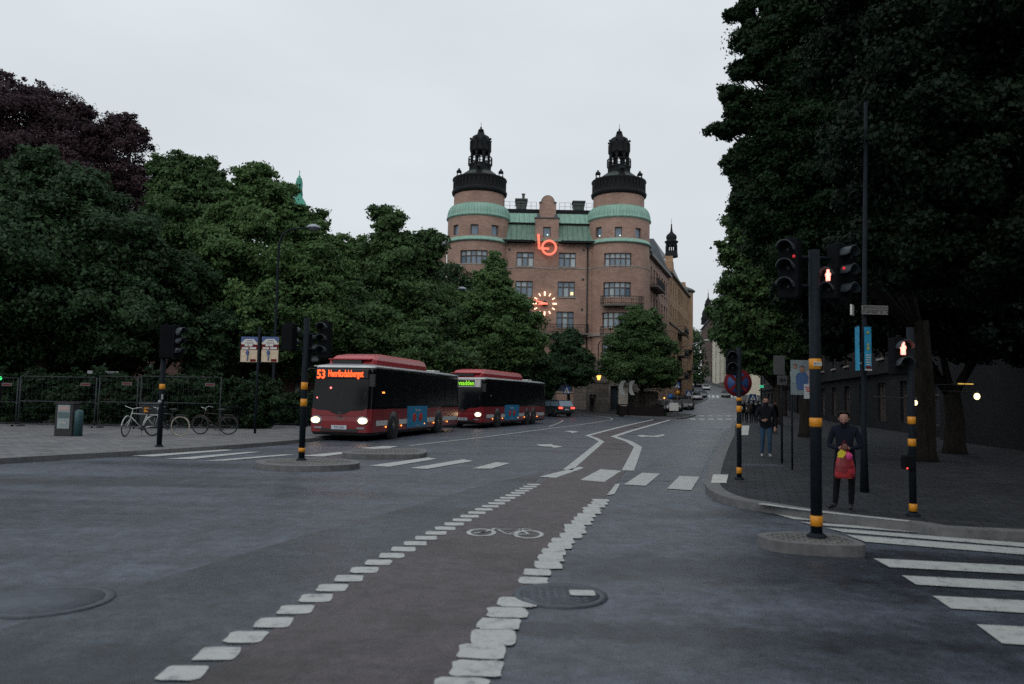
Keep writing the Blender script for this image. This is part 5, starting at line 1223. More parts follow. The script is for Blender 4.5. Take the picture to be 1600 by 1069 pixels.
street_lamp(490, 355.5, 38, 1, 'tall street lamp arching over the trees above the front bus', 437)
street_lamp(722, 451.5, 60, 1, 'street lamp in front of the brick building beside its left tower', 690)
street_lamp(819.5, 487, 82, 1, 'small distant street lamp at the edge of the conical tree near the neon clock', 800)
street_lamp(955, 529.5, 87, 1, 'distant street lamp between the two street trees before the brick building', 935)
o = thing('wall_street_lamp', 'long slanting lamp arm reaching over the far street from the ochre building', 'street lamp', D(1072, 541, 128)); a = D(1104, 532, 126) - o.location
mb = MB(); mb.tube([(-1.2, 0, -.4), (0, 0, 0), a], .07, 6); mb.build('arm', M_STEEL, o); mb = MB(); mb.ball(a, .3, 8, sx=2, sz=.5); mb.build('lamp_head', M_WHITE, o)
# banner pole on the left
p = D(404, 545, 31); base = P(402, 690, .13); Yb = 31.0; q = D(405, 640, Yb)
o = thing('banner_pole', 'dark pole holding two advertising banners at the left pavement', 'pole', (D(404, 545, Yb).x, Yb, .13)); h_ = D(404, 522, Yb).z - .13
mb = MB(); mb.cyl((0, 0, 0), (0, 0, h_ + .3), .05, n=10); mb.build('pole', M_POLE, o)
mb = MB(); mb.cyl((-.8, 0, h_ + .05), (.8, 0, h_ + .05), .02, n=6); mb.cyl((-.8, 0, h_ - 1.15), (.8, 0, h_ - 1.15), .02, n=6); mb.build('arm', M_POLE, o)
M_CREAMP = mat('print_sand', (.62, .5, .36), .6, var=.2, scale=8); M_NAVY = mat('print_navy', (.06, .1, .25), .6, var=.3, scale=6)
for x0, lab in ((389.5, 'left banner of the pair, navy white and red with a sand coloured foot'), (422, 'right banner of the pair, navy white and red with a sand coloured foot')):
    c = D(x0, 546, Yb - .03); bn = thing('banner', lab, 'banner', (c.x, Yb - .03, c.z), 0, 'pair of advertising banners'); wd, hh = .68, 1.02
    def rect(nm, x, z, w_, h2, m_, par, d=0): mb = MB(); mb.box((x, -.012 * d, z), (w_, .01, h2)); return mb.build(nm, m_, par)
    cl = rect('cloth', 0, 0, wd, hh, M_CREAMP, bn); rect('navy_field', 0, .4, wd - .004, .22, M_NAVY, cl, 1)
    mb = MB(); mb.prism([(-.32, .2), (.32, .2), (.27, .32), (.15, .42), (-.15, .42), (-.27, .32)], 0, .004, mf=lambda x, y, z: (x, -.02 - z, y)); mb.build('white_arch', M_TXT, cl)
    rect('red_band', 0, .1, wd - .004, .22, M_SRED, cl, 1.2)
    for t, z, sz in (('SUMMER', .345, .07), ('CIRCUS', .25, .1)): text(t, sz, 'banner_text', M_NAVY if sz < .08 else M_SRED, cl, (0, -.028, z), (R(90), 0, 0), .001)
    for x, z, w_ in ((-.12, .16, .12), (.05, .16, .16), (-.16, .04, .26), (.15, .05, .26)): rect('word_block', x, z, w_, .08, M_TXT, cl, 1.8)
    mb = MB(); mb.ball((-.06, -.03, -.13), .07, 8, sy=.1, sz=1.6); mb.box((-.05, -.025, -.33), (.05, .01, .25)); mb.build('blue_figure', M_NAVY, cl); rect('red_mark', .17, -.44, .22, .1, M_SRED, cl, 1.4)
# right: lamp mast with street name sign and blue banners
Ys = 14.5; q = D(1350, 700, Ys); o = thing('lamp_mast', 'tall thin dark mast at the right carrying the street name sign and blue banners', 'pole', (q.x, Ys, .13))
tt = D(1353, 160, Ys); mb = MB(); mb.tube([(0, 0, 0), (0, 0, 1.2), (tt.x - q.x, 0, tt.z - .13)], [.08, .05, .035], 10); mb.build('mast', M_POLE, o)
c = D(1347, 484, Ys - .1); sg = thing('street_name_sign', 'two line white street name sign on the thin mast, its end plate brighter', 'street sign', c)
mb = MB(); mb.box((.25, .0, .0), (.5, .03, .17)); f = mb.build('sign_plate', mat('sign_dull_white', (.2, .2, .19), .5), sg); f.rotation_euler = (0, 0, R(4))
mb = MB(); mb.box((-.08, .14, -.01), (.2, .03, .2)); f2 = mb.build('end_plate', M_TXT, sg); f2.location = (-.02, 0, 0); f2.rotation_euler = (0, 0, R(55))
for z in (.045, -.045): text('BARNHUSGATAN' if z > 0 else 'KVARTERET 18 - 24', .075, 'sign_text', M_DTXT, f, (.25, -.018, z), (R(90), 0, 0), .001, sx=.8)
mb = MB(); mb.box((.25, -.017, 0), (.5, .004, .008)); mb.build('rule', M_DTXT, f)
for x0, w_, yaw, lab in ((1339.5, .3, R(78), 'narrow blue banner seen edge on beside the thin mast'), (1356, .16, R(20), 'blue hanging banner with yellow figure and red foot on the thin mast')):
    c = D(x0, 545, Ys - .15); b = thing('hanging_banner', lab, 'banner', c, yaw); mb = MB(); mb.box((0, 0, 0), (w_, .012, .82)); f = mb.build('cloth', mat('banner_blue', (.02, .3, .52), .6, var=.3, scale=5), b)
    mb = MB(); mb.box((0, -.01, -.35), (w_ * .85, .004, .05)); mb.build('red_strip', M_SRED, f); mb = MB(); mb.box((0, -.008, -.395), (w_, .004, .03)); mb.build('white_hem', M_TXT, f)
    mb = MB(); mb.ball((0, -.01, .07), .02, 8, sy=.2, sz=1.8); mb.ball((0, -.01, .0), .03, 8, sy=.2, sz=1.2); mb.ball((0, -.01, .3), .04, 8, sy=.1, sz=.5); mb.build('yellow_figure', mat('print_yellow', (.5, .4, .05), .5), f)
    for k in range(5): mb = MB(); mb.box((0, -.009, -.12 - .045 * k), (w_ * .7, .004, .016)); mb.build('text_line', M_TXT, f)
    mb = MB(); mb.cyl((0, 0, .42), (0, 0, .45), .01, n=6); mb.box((0, 0, .425), (w_ + .04, .02, .02)); mb.build('hanger', M_POLE, b)
# poster stand
Yp = 19.0; c = D(1254, 590, Yp); o = thing('poster_board', 'poster board picturing three people, the middle one in blue, white notice on its corner', 'poster', (c.x, Yp, .13)); h_ = c.z - .13
mb = MB()
for x in (-.25, .25): mb.cyl((x, .05, 0), (x, .05, h_ + .3), .025, n=8)
mb.build('stand', M_POLE, o)
mb = MB(); mb.box((0, 0, h_), (.58, .03, .86)); pb = mb.build('board', mat('poster_pale', (.2, .25, .27), .5, var=.2), o)
def figure(x, zc_, s2, shirt, skin, d):
    k = h_ + zc_; mb = MB(); mb.prism([(x - .13 * s2, -.32 * s2), (x + .13 * s2, -.32 * s2), (x + .16 * s2, .0), (x + .1 * s2, .1 * s2), (x - .1 * s2, .1 * s2), (x - .16 * s2, 0)], 0, .003, mf=lambda a_, b_, z: (a_, -.018 - d - z, k + b_)); mb.build('printed_body', shirt, pb)
    mb = MB(); mb.ball((x, -.02 - d, k + .18 * s2), .062 * s2, 10, sy=.08, sz=1.25); mb.build('printed_head', skin, pb)
    mb = MB(); mb.ball((x, -.019 - d, k + .22 * s2), .066 * s2, 10, sy=.06, sz=.8); mb.build('printed_hair', M_DTXT, pb)
SK = mat('print_skin', (.3, .17, .13), .6)
figure(-.19, .12, .8, mat('print_teal', (.25, .33, .34), .6), SK, .0); figure(.19, .1, .8, mat('print_pink', (.4, .33, .36), .6), SK, .001); figure(-.02, .02, 1.0, mat('print_blue', (.06, .12, .28), .6), SK, .005)
mb = MB(); mb.box((.16, -.035, h_ - .34), (.28, .01, .36)); nt_ = mb.build('notice', mat('paper_white', (.5, .52, .55), .6), pb)
for k in range(3): mb = MB(); mb.box((.15, -.042, h_ - .24 - .05 * k), (.2 - .03 * k, .004, .025)); mb.build('red_line', M_REDP, nt_)
c = D(1221, 580, 21); o = thing('direction_board', 'dull grey direction board with a black arrow left of the poster board', 'road sign', (c.x, 21, .13)); h_ = c.z - .13; post(o, h_ + .4, m_=M_POLE)
mb = MB(); mb.box((-.08, -.05, h_ + .16), (.3, .03, .52)); mb.box((0, -.05, h_ - .25), (.26, .03, .26)); f = mb.build('board', mat('board_grey', (.07, .075, .08), .7), o)
mb = MB(); mb.prism([(-.1, 0), (0, .08), (0, .03), (.1, .03), (.1, -.03), (0, -.03), (0, -.08)], 0, .004, mf=lambda x, y, z: (x, -.067 - z, h_ - .25 + y)); mb.build('arrow', M_DTXT, f)
# wall lamps in the dark at the right, lit strip, green pharmacy-like light far off
for px, py, Y, r, lab in ((1430, 629.5, 22.0, .065, 'small warm globe lamp behind the far right signal pole'), (1526.5, 619.5, 23.2, .085, 'bright cream globe lamp glowing on the dark corner building')):
    c = D(px, py, Y); o = thing('globe_lamp', lab, 'lamp', c); mb = MB(); mb.ball((0, 0, 0), r, 12, sz=1.2); mb.build('lamp_globe', emis('globe_cream', (1, .78, .42), 2.4), o)
    mb = MB(); mb.lathe([(.06, r * 1.15), (.05, r * 1.15 + .05), (.01, r * 1.15 + .1)], n=10); mb.cyl((0, 0, r + .05), (0, 2.5, r + .12), .02, n=6); mb.build('bracket', M_IRONB, o)
c = D(1508, 600, 23.0); o = MB(); o.box((-.12, 0, 0), (.18, .03, .02)); o.box((.12, 0, 0), (.24, .03, .02)); o.box((0, .06, 0), (.62, .1, .1), mi=1); o.cyl((0, 0, 0), (0, 2.5, 0), .02, n=6, mi=1); o = o.build('light_strip', [emis('strip_yellow', (1, .6, .12), 1.0), M_IRONB], loc=c); tag(o, 'thin yellow light strip in the dark to the left of the bright globe lamp', 'lamp')
c = D(1190, 604, 62); o = MB(); o.box((0, 0, 0), (.32, .1, .2)); o = o.build('green_light_sign', emis('sign_green', (.1, .8, .45), .5), loc=c); tag(o, 'small green lit sign above the heads on the right pavement', 'sign')
o.name = 'green_light_sign'; mb = MB(); mb.cyl((0, .1, 0), (0, .1, -(c.z - .13)), .04, n=6); mb.build('post', M_POLE, o)
# advertising flag and terrace before the brick building
c = D(982, 606, 75.8); z0 = g(76) + .13; o = thing('flag_pole', 'short pole with two curved white flags above the dark planted terrace', 'flag', (c.x, 75.8, z0)); h_ = c.z - z0; post(o, h_ + 1, .05, M_POLE)
for sgn in (-1, 1):
    mb = MB(); 
    for k in range(8):
        a, b = k / 8, (k + 1) / 8; f = lambda t: (sgn * .2 + .25 * sgn + .3 * math.sin(t * math.pi) * (-1 if sgn < 0 else -1), 0, h_ + .7 - 1.4 * t)
        A_, B_ = f(a), f(b); mb.add([(A_[0] - .22, -.02, A_[2]), (A_[0] + .22, .1, A_[2]), (B_[0] + .22, .1, B_[2]), (B_[0] - .22, -.02, B_[2]), (A_[0] - .22, .0, A_[2]), (A_[0] + .22, .12, A_[2]), (B_[0] + .22, .12, B_[2]), (B_[0] - .22, .0, B_[2])], [(0, 1, 2, 3), (4, 7, 6, 5), (0, 4, 5, 1), (1, 5, 6, 2), (2, 6, 7, 3), (3, 7, 4, 0)])
    mb.build('flag_cloth', mat('flag_grey', (.3, .31, .3), .7), o)
c0_, c1_ = D(968, 646, 77), D(1036, 648, 77); z0 = g(77) + .13; xm = (c0_.x + c1_.x) / 2; w_ = c1_.x - c0_.x
o = thing('terrace_enclosure', 'dark low terrace enclosure with planted boxes on the far pavement', 'terrace', (xm, 78, z0))
mb = MB()
for x in np.linspace(-w_ / 2, w_ / 2, 7): mb.box((x, -1.2, .55), (.07, .07, 1.1))
mb.box((0, -1.2, 1.05), (w_, .05, .08)); mb.box((0, -1.2, .45), (w_, .04, .9)); mb.box((-w_ / 2, 0, .55), (.05, 2.4, 1.0)); mb.box((w_ / 2, 0, .55), (.05, 2.4, 1.0)); mb.build('frame', mat('terrace_brown', (.018, .014, .015), .8, spec=.1), o)
c = D(973.5, 630, 78); o = thing('light_stone_pillar', 'tall pale stone pillar standing left in the terrace enclosure', 'pillar', (c.x, 78, g(78) + .13)); mb = MB(); mb.box((0, 0, 1.35), (.95, .5, 2.7)); mb.build('shaft', mat('pale_stone', (.38, .35, .3), .8, var=.2), o); mb = MB(); mb.box((0, 0, 2.76), (1.1, .6, .12)); mb.build('cap', M_SILL, o)
for px, w2, h2, lab in ((988, .9, 2.2, 'low stone wall block behind the flags in the terrace'), (1012, 2.1, 2.3, 'wide round headed stone wall block behind the terrace'), (1029, .7, 1.1, 'small pale stone block at the right end of the terrace')):
    c = D(px, 630, 81); o = MB(); o.box((0, 0, h2 / 2), (w2, .5, h2)); o.box((0, 0, h2 + .05), (w2 * .9, .56, .12)); o = o.build('stone_block', M_STONE, loc=(c.x, 81, g(81) + .13)); tag(o, lab, 'wall')
for px, py, Y, lab in ((1036, 606, 86, 'small amber lamp in the tree right of the terrace, upper one'), (1038, 622, 86.5, 'small amber lamp lower down right of the terrace')):
    c = D(px, py, Y); o = thing('string_lamp', lab, 'lamp', c); mb = MB(); mb.ball((0, 0, 0), .09, 8); mb.build('bulb', emis('lamp_amber', (1, .48, .1), 2.2), o); mb = MB(); mb.cyl((0, 0, .08), (0, 0, .16), .05, n=8); mb.cyl((0, 0, .1), (0, 0, 1.2), .012, n=4); mb.build('holder', M_IRONB, o)

# ================================================================== left pavement furniture
M_CFEN = mat('fence_steel', (.045, .05, .058), .6, spec=.2)
Yf = 33.0
def fence_panel(px0, px1, lab):
    a, b = D(px0, 640, Yf), D(px1, 640, Yf); w_ = b.x - a.x; h_ = D(px0, 588, Yf).z - .13; o = thing('site_fence_panel', lab, 'fence', (a.x, Yf, .14), 0, 'wire mesh site fence panels')
    mb = MB(); mb.tube([(.04, 0, 0), (.04, 0, h_)], .024, 6); mb.tube([(w_ - .04, 0, 0), (w_ - .04, 0, h_)], .024, 6)
    for z in (.12, h_ * .5, h_): mb.cyl((.04, 0, z), (w_ - .04, 0, z), .02, n=6)
    fr = mb.build('frame', M_CFEN, o)
    mb = MB()
    for k in range(int(w_ / .22)): x = .1 + k * .22; mb.cyl((x, 0, .12), (x, 0, h_), .0035, n=3)
    for k in range(int(h_ / .3)): z = .2 + k * .3; mb.cyl((.04, 0, z), (w_ - .04, 0, z), .0035, n=3)
    mb.build('wire_mesh', M_CFEN, o)
    mb = MB(); mb.box((.05, 0, -.0), (.22, .6, .13)); mb.box((w_ - .05, 0, 0), (.22, .6, .13)); mb.build('foot', mat('concrete_foot', (.12, .12, .12), .9), o)
    mb = MB(); mb.box((w_ - .5, -.03, h_ * .86), (.42, .015, .13)); sg_ = mb.build('name_plate', mat('plate_dull', (.12, .1, .1), .6), o); mb = MB(); mb.box((w_ - .5, -.04, h_ * .86), (.34, .01, .05)); mb.build('red_print', M_SRED, sg_)
fence_panel(-130, 27, 'wire mesh fence panel cut by the left edge of the photo')
fence_panel(28, 150, 'wire mesh fence panel behind the grey cabinet')
fence_panel(152, 215, 'narrow wire mesh fence panel left of the white bicycle')
fence_panel(217, 345, 'wire mesh fence panel behind the parked bicycles')
# dark iron railing further right
a, b = D(345, 640, 34), D(640, 640, 44); dv = Vector((b.x - a.x, b.y - a.y)); Ln = dv.length; rz = math.atan2(dv.y, dv.x)
o = thing('iron_railing', 'low dark iron railing along the park behind the banner pole and the front bus', 'railing', (a.x, a.y, .14), rz); h_ = D(345, 636, 34).z - .14
mb = MB()
for z in (.15, h_): mb.cyl((0, 0, z), (Ln, 0, z), .022, n=6)
mb.build('rail', M_POLE, o); mb = MB()
for k in range(int(Ln / .14)): mb.cyl((k * .14, 0, .02), (k * .14, 0, h_ + .02), .009, n=4)
mb.build('baluster', M_POLE, o).__setitem__('kind', 'stuff'); mb = MB()
for k in range(int(Ln / 2.4) + 1): mb.box((k * 2.4, 0, h_ / 2), (.07, .07, h_ + .1))
mb.build('post', M_POLE, o)
c = P(104, 681, .13); o = thing('utility_cabinet', 'grey cabinet with white notices and a dark green pillar at the left fence', 'cabinet', (c.x, c.y, .13))
mb = MB(); mb.box((-.08, .1, .55), (.62, .4, 1.1)); mb.box((-.08, .1, 1.12), (.68, .46, .05)); mb.build('cabinet_body', M_BLK, o, bevel=.015)
mb = MB(); mb.box((-.08, -.11, .66), (.42, .015, .82)); nb = mb.build('notice_board', mat('notice_pale', (.25, .3, .31), .6), o); mb = MB(); mb.box((-.08, -.122, .95), (.34, .01, .14)); mb.build('pink_notice', mat('notice_pink', (.38, .28, .26), .6), nb); mb = MB(); mb.box((-.08, -.122, .72), (.38, .01, .2)); mb.build('dark_notice', mat('notice_teal', (.08, .13, .14), .6), nb)
text('info', .15, 'notice_text', M_TXT, nb, (-.08, -.128, .46), (R(90), 0, 0), .002)
mb = MB(); mb.lathe([(.001, 0), (.14, 0), (.14, .85), (.1, .9), (.001, .92)], n=16); mb.v = [(v[0] + .42, v[1] - .05, v[2]) for v in mb.v]; mb.build('green_pillar', mat('pillar_teal', (.02, .07, .08), .5), o)
c = P(42, 684, .13); o = thing('dark_trash_bin', 'dark litter bin with a small yellow sticker behind the left fence panel', 'litter bin', (c.x, Yf + .9, .14)); mb = MB(); mb.box((.2, 0, .5), (.9, .6, 1.0), taper=1.06); mb.build('bin_body', M_BLK, o, bevel=.03); mb = MB(); mb.box((.2, 0, 1.05), (1.02, .7, .08)); mb.build('lid', mat('bin_lid', (.05, .06, .07), .4), o, bevel=.02); mb = MB(); mb.box((.05, -.33, .78), (.2, .02, .2)); mb.build('sticker', M_YEL, o)
# street name board on the park building side
c = D(156, 582, 36); o = thing('street_board', 'long pale street name board on a post above the left fence', 'street sign', (c.x, 36, .14)); h_ = c.z - .14; post(o, h_, m_=M_POLE)
mb = MB(); mb.box((-.38, -.03, h_), (.36, .03, .14)); mb.box((.36, -.03, h_ - .01), (1.05, .03, .14)); f = mb.build('board', mat('board_pale', (.3, .34, .36), .5), o); text('Norra Bantorget', .11, 'board_text', M_DTXT, f, (.36, -.05, h_ - .01), (R(90), 0, 0), .002)
c = D(1.5, 593, 33.5); o = MB(); o.box((0, 0, 0), (.22, .06, .3)); o.ball((0, -.05, .05), .08, 8, mi=1); o.box((0, 0, -1.4), (.08, .08, 2.5)); o = o.build('green_signal', [M_SIG, emis('green_lamp', (.05, .8, .2), 1.6)], loc=c); tag(o, 'small green pedestrian signal at the very left edge by the fence', 'traffic light')

# ------------------------------------------------------------------ bicycles
def bicycle(lab, loc_, rz, frame_m, tyre_m, steer=0.0, lean=0.0, crate=False):
    o = thing('bicycle', lab, 'bicycle', loc_, rz, 'bicycles parked by the fence'); o.rotation_euler = (lean, 0, rz); r = .34
    def whl(x, st=0.0):
        w_ = bpy.data.objects.new('wheel', None); 
        mb = MB(); mb.tube([(r * math.cos(2 * math.pi * i / 36), 0, r * math.sin(2 * math.pi * i / 36)) for i in range(36)], .02, 6, closed=True); t = mb.build('wheel', tyre_m, o, loc=(x, 0, r + .02)); t.rotation_euler = (0, 0, st); bpy.data.objects.remove(w_)
        mb = MB(); mb.tube([((r - .025) * math.cos(2 * math.pi * i / 36), 0, (r - .025) * math.sin(2 * math.pi * i / 36)) for i in range(36)], .011, 5, closed=True)
        for k in range(18): q = 2 * math.pi * k / 18; mb.cyl((.02 * math.cos(q + .6), .02 * (-1) ** k, .02 * math.sin(q + .6)), ((r - .03) * math.cos(q), 0, (r - .03) * math.sin(q)), .0016, n=3)
        mb.cyl((0, -.05, 0), (0, .05, 0), .02, n=8); mb.build('rim', M_RIM, t)
        mb = MB(); mb.tube([((r + .035) * math.cos(a), 0, (r + .035) * math.sin(a)) for a in np.linspace(R(15), R(175), 16)], .018, 5); mb.build('mudguard', frame_m, t)
    whl(-.52, steer); whl(.52)
    mb = MB(); B = (.06, 0, .3); S = (.22, 0, .78); H = (-.36, 0, .82); H2 = (-.38, 0, .7); Rr = (.52, 0, .36)
    for a, b_, t in ((H, S, .014), (H2, B, .018), (S, B, .016), (B, Rr, .011), ((.2, 0, .72), Rr, .01)): mb.cyl(a, b_, t, n=8)
    for s in (-.05, .05): mb.cyl((.2, s * .4, .7), (.52, s, .36), .009, n=6); mb.cyl((.06, s * .6, .3), (.52, s, .36), .009, n=6)
    mb.tube([(-.35, 0, .9), (-.4, 0, .62), (-.46, .05, .5), (-.52, .05, .36)], .013, 6); mb.tube([(-.4, 0, .62), (-.46, -.05, .5), (-.52, -.05, .36)], .013, 6); mb.build('frame', frame_m, o)
    mb = MB(); c_, s_ = math.cos(steer), math.sin(steer); hb = [(.12, -.3, 1.02), (-.02, -.27, 1.06), (-.06, -.12, 1.02), (0, 0, .98), (-.06, .12, 1.02), (-.02, .27, 1.06), (.12, .3, 1.02)]
    mb.tube([(-.34 + x * c_ - y * s_, x * s_ + y * c_, z) for x, y, z in hb], .012, 6); mb.cyl((-.35, 0, .88), (-.34, 0, .99), .014, n=6); mb.build('handlebar', mat('chrome', (.5, .52, .53), .25, metal=.8), o)
    mb = MB(); mb.cyl((.22, 0, .78), (.24, 0, .93), .013, n=6); mb.ball((.28, 0, .96), .1, 10, sx=1.35, sy=.75, sz=.4); mb.ball((.17, 0, .965), .05, 8, sx=1.6, sy=.6, sz=.5); mb.build('saddle', M_BLK, o)
    mb = MB(); mb.box((.52, 0, .76), (.36, .13, .015)); 
    for s in (-.06, .06): mb.cyl((.6, s, .75), (.52, s, .36), .006, n=5)
    mb.cyl((.06, -.07, .3), (.06, .07, .3), .02, n=8); mb.build('rack', frame_m, o); mb = MB(); mb.lathe([(.001, 0), (.09, 0), (.09, .006)], n=20); mb.v = [(v[0] + .06, -.06 - v[2], v[1] + .3) for v in mb.v]; mb.build('chain_ring', M_BLK, o)
    mb = MB(); mb.cyl((.06, .07, .3), (.2, .09, .22), .009, n=6); mb.box((.2, .13, .22), (.09, .08, .02)); mb.cyl((.06, -.07, .3), (-.08, -.09, .38), .009, n=6); mb.box((-.08, -.13, .38), (.09, .08, .02)); mb.build('pedal', M_STEEL, o)
    mb = MB(); mb.cyl((.1, .03, .28), (.2, .16, .0), .008, n=5); mb.build('stand', M_STEEL, o)
    return o
M_BWH = mat('bike_white', (.5, .53, .52), .35); M_BDK = mat('bike_dark', (.03, .03, .035), .4); M_TGUM = mat('tyre_cream', (.45, .4, .33), .8); M_BBR = mat('bike_brown', (.025, .014, .014), .6)
c = P(217, 682, .13); bicycle('white bicycle seen from the front quarter, left of the signal pole', (c.x, c.y, .13), R(58), M_BWH, M_TYRE, R(35), R(6))
c = P(252, 681, .13); bicycle('bicycle with a pale tyred wheel showing right of the signal pole', (c.x + .1, c.y + .2, .13), R(-4), M_BDK, M_TGUM, 0, R(4))
c = P(320, 681, .13); bicycle('dark brown bicycle in the shade furthest to the right', (c.x, c.y + .9, .13), R(6), M_BBR, M_TYRE, R(-15), R(3))
# ================================================================== people
M_SKIN = mat('skin', (.34, .19, .15), .6, spec=.2); M_JACK = mat('jacket_black', (.012, .013, .017), .85, spec=.06); M_NAVYC = mat('jacket_navy', (.012, .014, .024), .85, spec=.06); M_JEANS = mat('jeans_blue', (.035, .07, .12), .85, var=.25, spec=.1)
M_TROU = mat('trousers_dark', (.012, .012, .015), .85, spec=.06); M_SHOE = mat('shoes_black', (.015, .015, .015), .5); M_SHOEW = mat('shoes_pale', (.35, .33, .33), .6); M_HAIR = mat('hair_dark', (.02, .015, .012), .8, spec=.1); M_COATB = mat('coat_brown', (.04, .03, .028), .85)
def person(lab, loc_, rz, J, cloth, hair, scale=1.0, fingers=True, group=None, hat=False, dup=None):
    """J: joint name -> position; one skinned body mesh, clothes by region; hair as child"""
    top, legs, shoes = cloth; V = []; E = []; Rd = []; reg = []
    def v(p, r, ry=None): V.append(Vector(p)); Rd.append((r, ry or r)); return len(V) - 1
    def e(a, b, m_): E.append((a, b)); reg.append(m_); return b
    pel = v(J['pelvis'], .135, .105); ab = v(J['waist'], .135, .105); ch = v(J['chest'], .165, .12); nk0 = v(J['neck'], .07, .065)
    hd = Vector(J['head']); f = Vector(J.get('face', (0, -1, 0))).normalized()
    nk1 = v(hd - Vector((0, 0, .105)) - f * .015, .055); h1 = v(hd - Vector((0, 0, .03)), .082, .09); h2 = v(hd + Vector((0, 0, .06)), .085, .095); h3 = v(hd + Vector((0, 0, .1)), .06, .065)
    e(pel, ab, 1); e(ab, ch, 0); e(ch, nk0, 0); e(nk0, nk1, 3); e(nk1, h1, 3); e(h1, h2, 3); e(h2, h3, 3)
    for s, S in ((-1, 'L'), (1, 'R')):
        sh, el, wr = Vector(J['sh' + S]), Vector(J['el' + S]), Vector(J['wr' + S]); a = v(sh, .07); b = v(sh.lerp(el, .5), .055); c_ = v(el, .048); d = v(el.lerp(wr, .6), .042); w_ = v(wr, .034)
        e(ch, a, 0); e(a, b, 0); e(b, c_, 0); e(c_, d, 0); e(d, w_, 0)
        hn = Vector(J.get('hn' + S, wr + (wr - el).normalized() * .09)); pm = v(hn, .034, .024); e(w_, pm, 3)
        if fingers:
            dr = (hn - wr).normalized(); sd = dr.cross(Vector((0, -1, 0.01))).normalized(); cu = dr.cross(sd)
            for k in range(4):
                p0 = hn + sd * (-.027 + .018 * k) + dr * .02; ln = (.07, .08, .075, .058)[k]; p1 = p0 + dr * ln * .55; p2 = p1 + (dr * .5 - cu * .6 * s).normalized() * ln * .5
                a1 = v(p0, .0095); a2 = v(p1, .0085); a3 = v(p2, .007); e(pm, a1, 3); e(a1, a2, 3); e(a2, a3, 3)
            t0 = v(hn + sd * s * -.03 - dr * .02, .011); t1 = v(hn + sd * s * -.055 + dr * .025, .009); e(pm, t0, 3); e(t0, t1, 3)
        hp, kn, an, to = (Vector(J[k + S]) for k in ('hp', 'kn', 'an', 'to')); a = v(hp, .098); b = v(hp.lerp(kn, .5), .085); c_ = v(kn, .064); d = v(kn.lerp(an, .4), .06); q = v(an + Vector((0, 0, .03)), .05); hl = v(an - Vector((0, 0, .035)), .042, .04); t = v(to, .036, .03)
        e(pel, a, 1); e(a, b, 1); e(b, c_, 1); e(c_, d, 1); e(d, q, 1); e(q, hl, 2); e(hl, t, 2)
    me = bpy.data.meshes.new('skeleton'); me.from_pydata([tuple(x) for x in V], E, []); tmp = bpy.data.objects.new('skeleton', me); COL.objects.link(tmp)
    sk = tmp.modifiers.new('skin', 'SKIN'); sk.use_smooth_shade = True
    for i, d_ in enumerate(me.skin_vertices[0].data): d_.radius = Rd[i]; d_.use_root = i == 0
    ss = tmp.modifiers.new('sub', 'SUBSURF'); ss.levels = 2; ss.render_levels = 2
    dg = bpy.context.evaluated_depsgraph_get(); bm_ = bpy.data.meshes.new_from_object(tmp.evaluated_get(dg)); bpy.data.objects.remove(tmp)
    mats = [top, legs, shoes, M_SKIN]; bm_.materials.clear()
    for m_ in mats: bm_.materials.append(m_)
    A = np.array([V[a] for a, b in E]); Bv = np.array([V[b] for a, b in E]) - A; L2 = (Bv ** 2).sum(1) + 1e-9; rad = np.array([max(Rd[a][0], Rd[b][0]) for a, b in E])
    for p in bm_.polygons:
        c_ = np.array(p.center); t = np.clip(((c_ - A) * Bv).sum(1) / L2, 0, 1); dd = np.sqrt(((c_ - A - Bv * t[:, None]) ** 2).sum(1)) / rad; k = reg[int(dd.argmin())]
        if k == 1 and c_[2] > J['hem']: k = 0
        if k == 3 and c_[2] < J['neck'][2] - .01 and abs(c_[2] - J['neck'][2]) < .08: k = 0
        p.material_index = k
    bo = bpy.data.objects.new('person', bm_); COL.objects.link(bo); bo.location = loc_; bo.rotation_euler = (0, 0, rz); bo.scale = (scale,) * 3; tag(bo, lab, 'person', group)
    mb = MB(); hc = hd + Vector((0, 0, .055)) - f * .018; k = 10
    mb.ball(hc, .103, 14, sx=.93, sy=1.02, sz=.95); keep = [i for i, vv in enumerate(mb.v) if (Vector(vv) - hc).dot(f) < .055 or vv[2] > hc.z + .055]; ks = set(keep)
    idx = [i for i, ff in enumerate(mb.f) if all(j in ks for j in ff)]; mb.f = [mb.f[i] for i in idx]; mb.m = [mb.m[i] for i in idx]; mb.sm = [mb.sm[i] for i in idx]; mb.build('hair', hair, bo)
    sd = f.cross(Vector((0, 0, 1))).normalized(); mb = MB()
    for s in (-1, 1): mb.ball(hd + sd * s * .032 + f * .088 + Vector((0, 0, .012)), .009, 6)
    mb.build('eye', M_DTXT, bo)
    mb = MB(); mb.ball(hd + f * .088 - Vector((0, 0, .058)), .02, 8, sz=.25, sy=.5); mb.build('mouth', mat('lips', (.24, .1, .09), .7, spec=.1), bo)
    mb = MB()
    for s in (-1, 1): mb.ball(hd + sd * s * .086 - Vector((0, 0, .0)), .026, 8, sx=.4, sy=.7)
    mb.build('ear', M_SKIN, bo)
    mb = MB(); mb.tube([hd + f * .086 + Vector((0, 0, .015)), hd + f * .104 - Vector((0, 0, .022)), hd + f * .085 - Vector((0, 0, .032))], [.008, .016, .012], 8); mb.build('nose', M_SKIN, bo)
    # jacket hem and collar
    mb = MB(); wz = J['hem']; px_, py_ = J['pelvis'][0], J['pelvis'][1]
    mb.lathe([(.172, wz - .02), (.176, wz + .02), (.168, wz + .16)], n=20); mb.v = [(px_ + a, py_ + b * .78, c_) for a, b, c_ in mb.v]
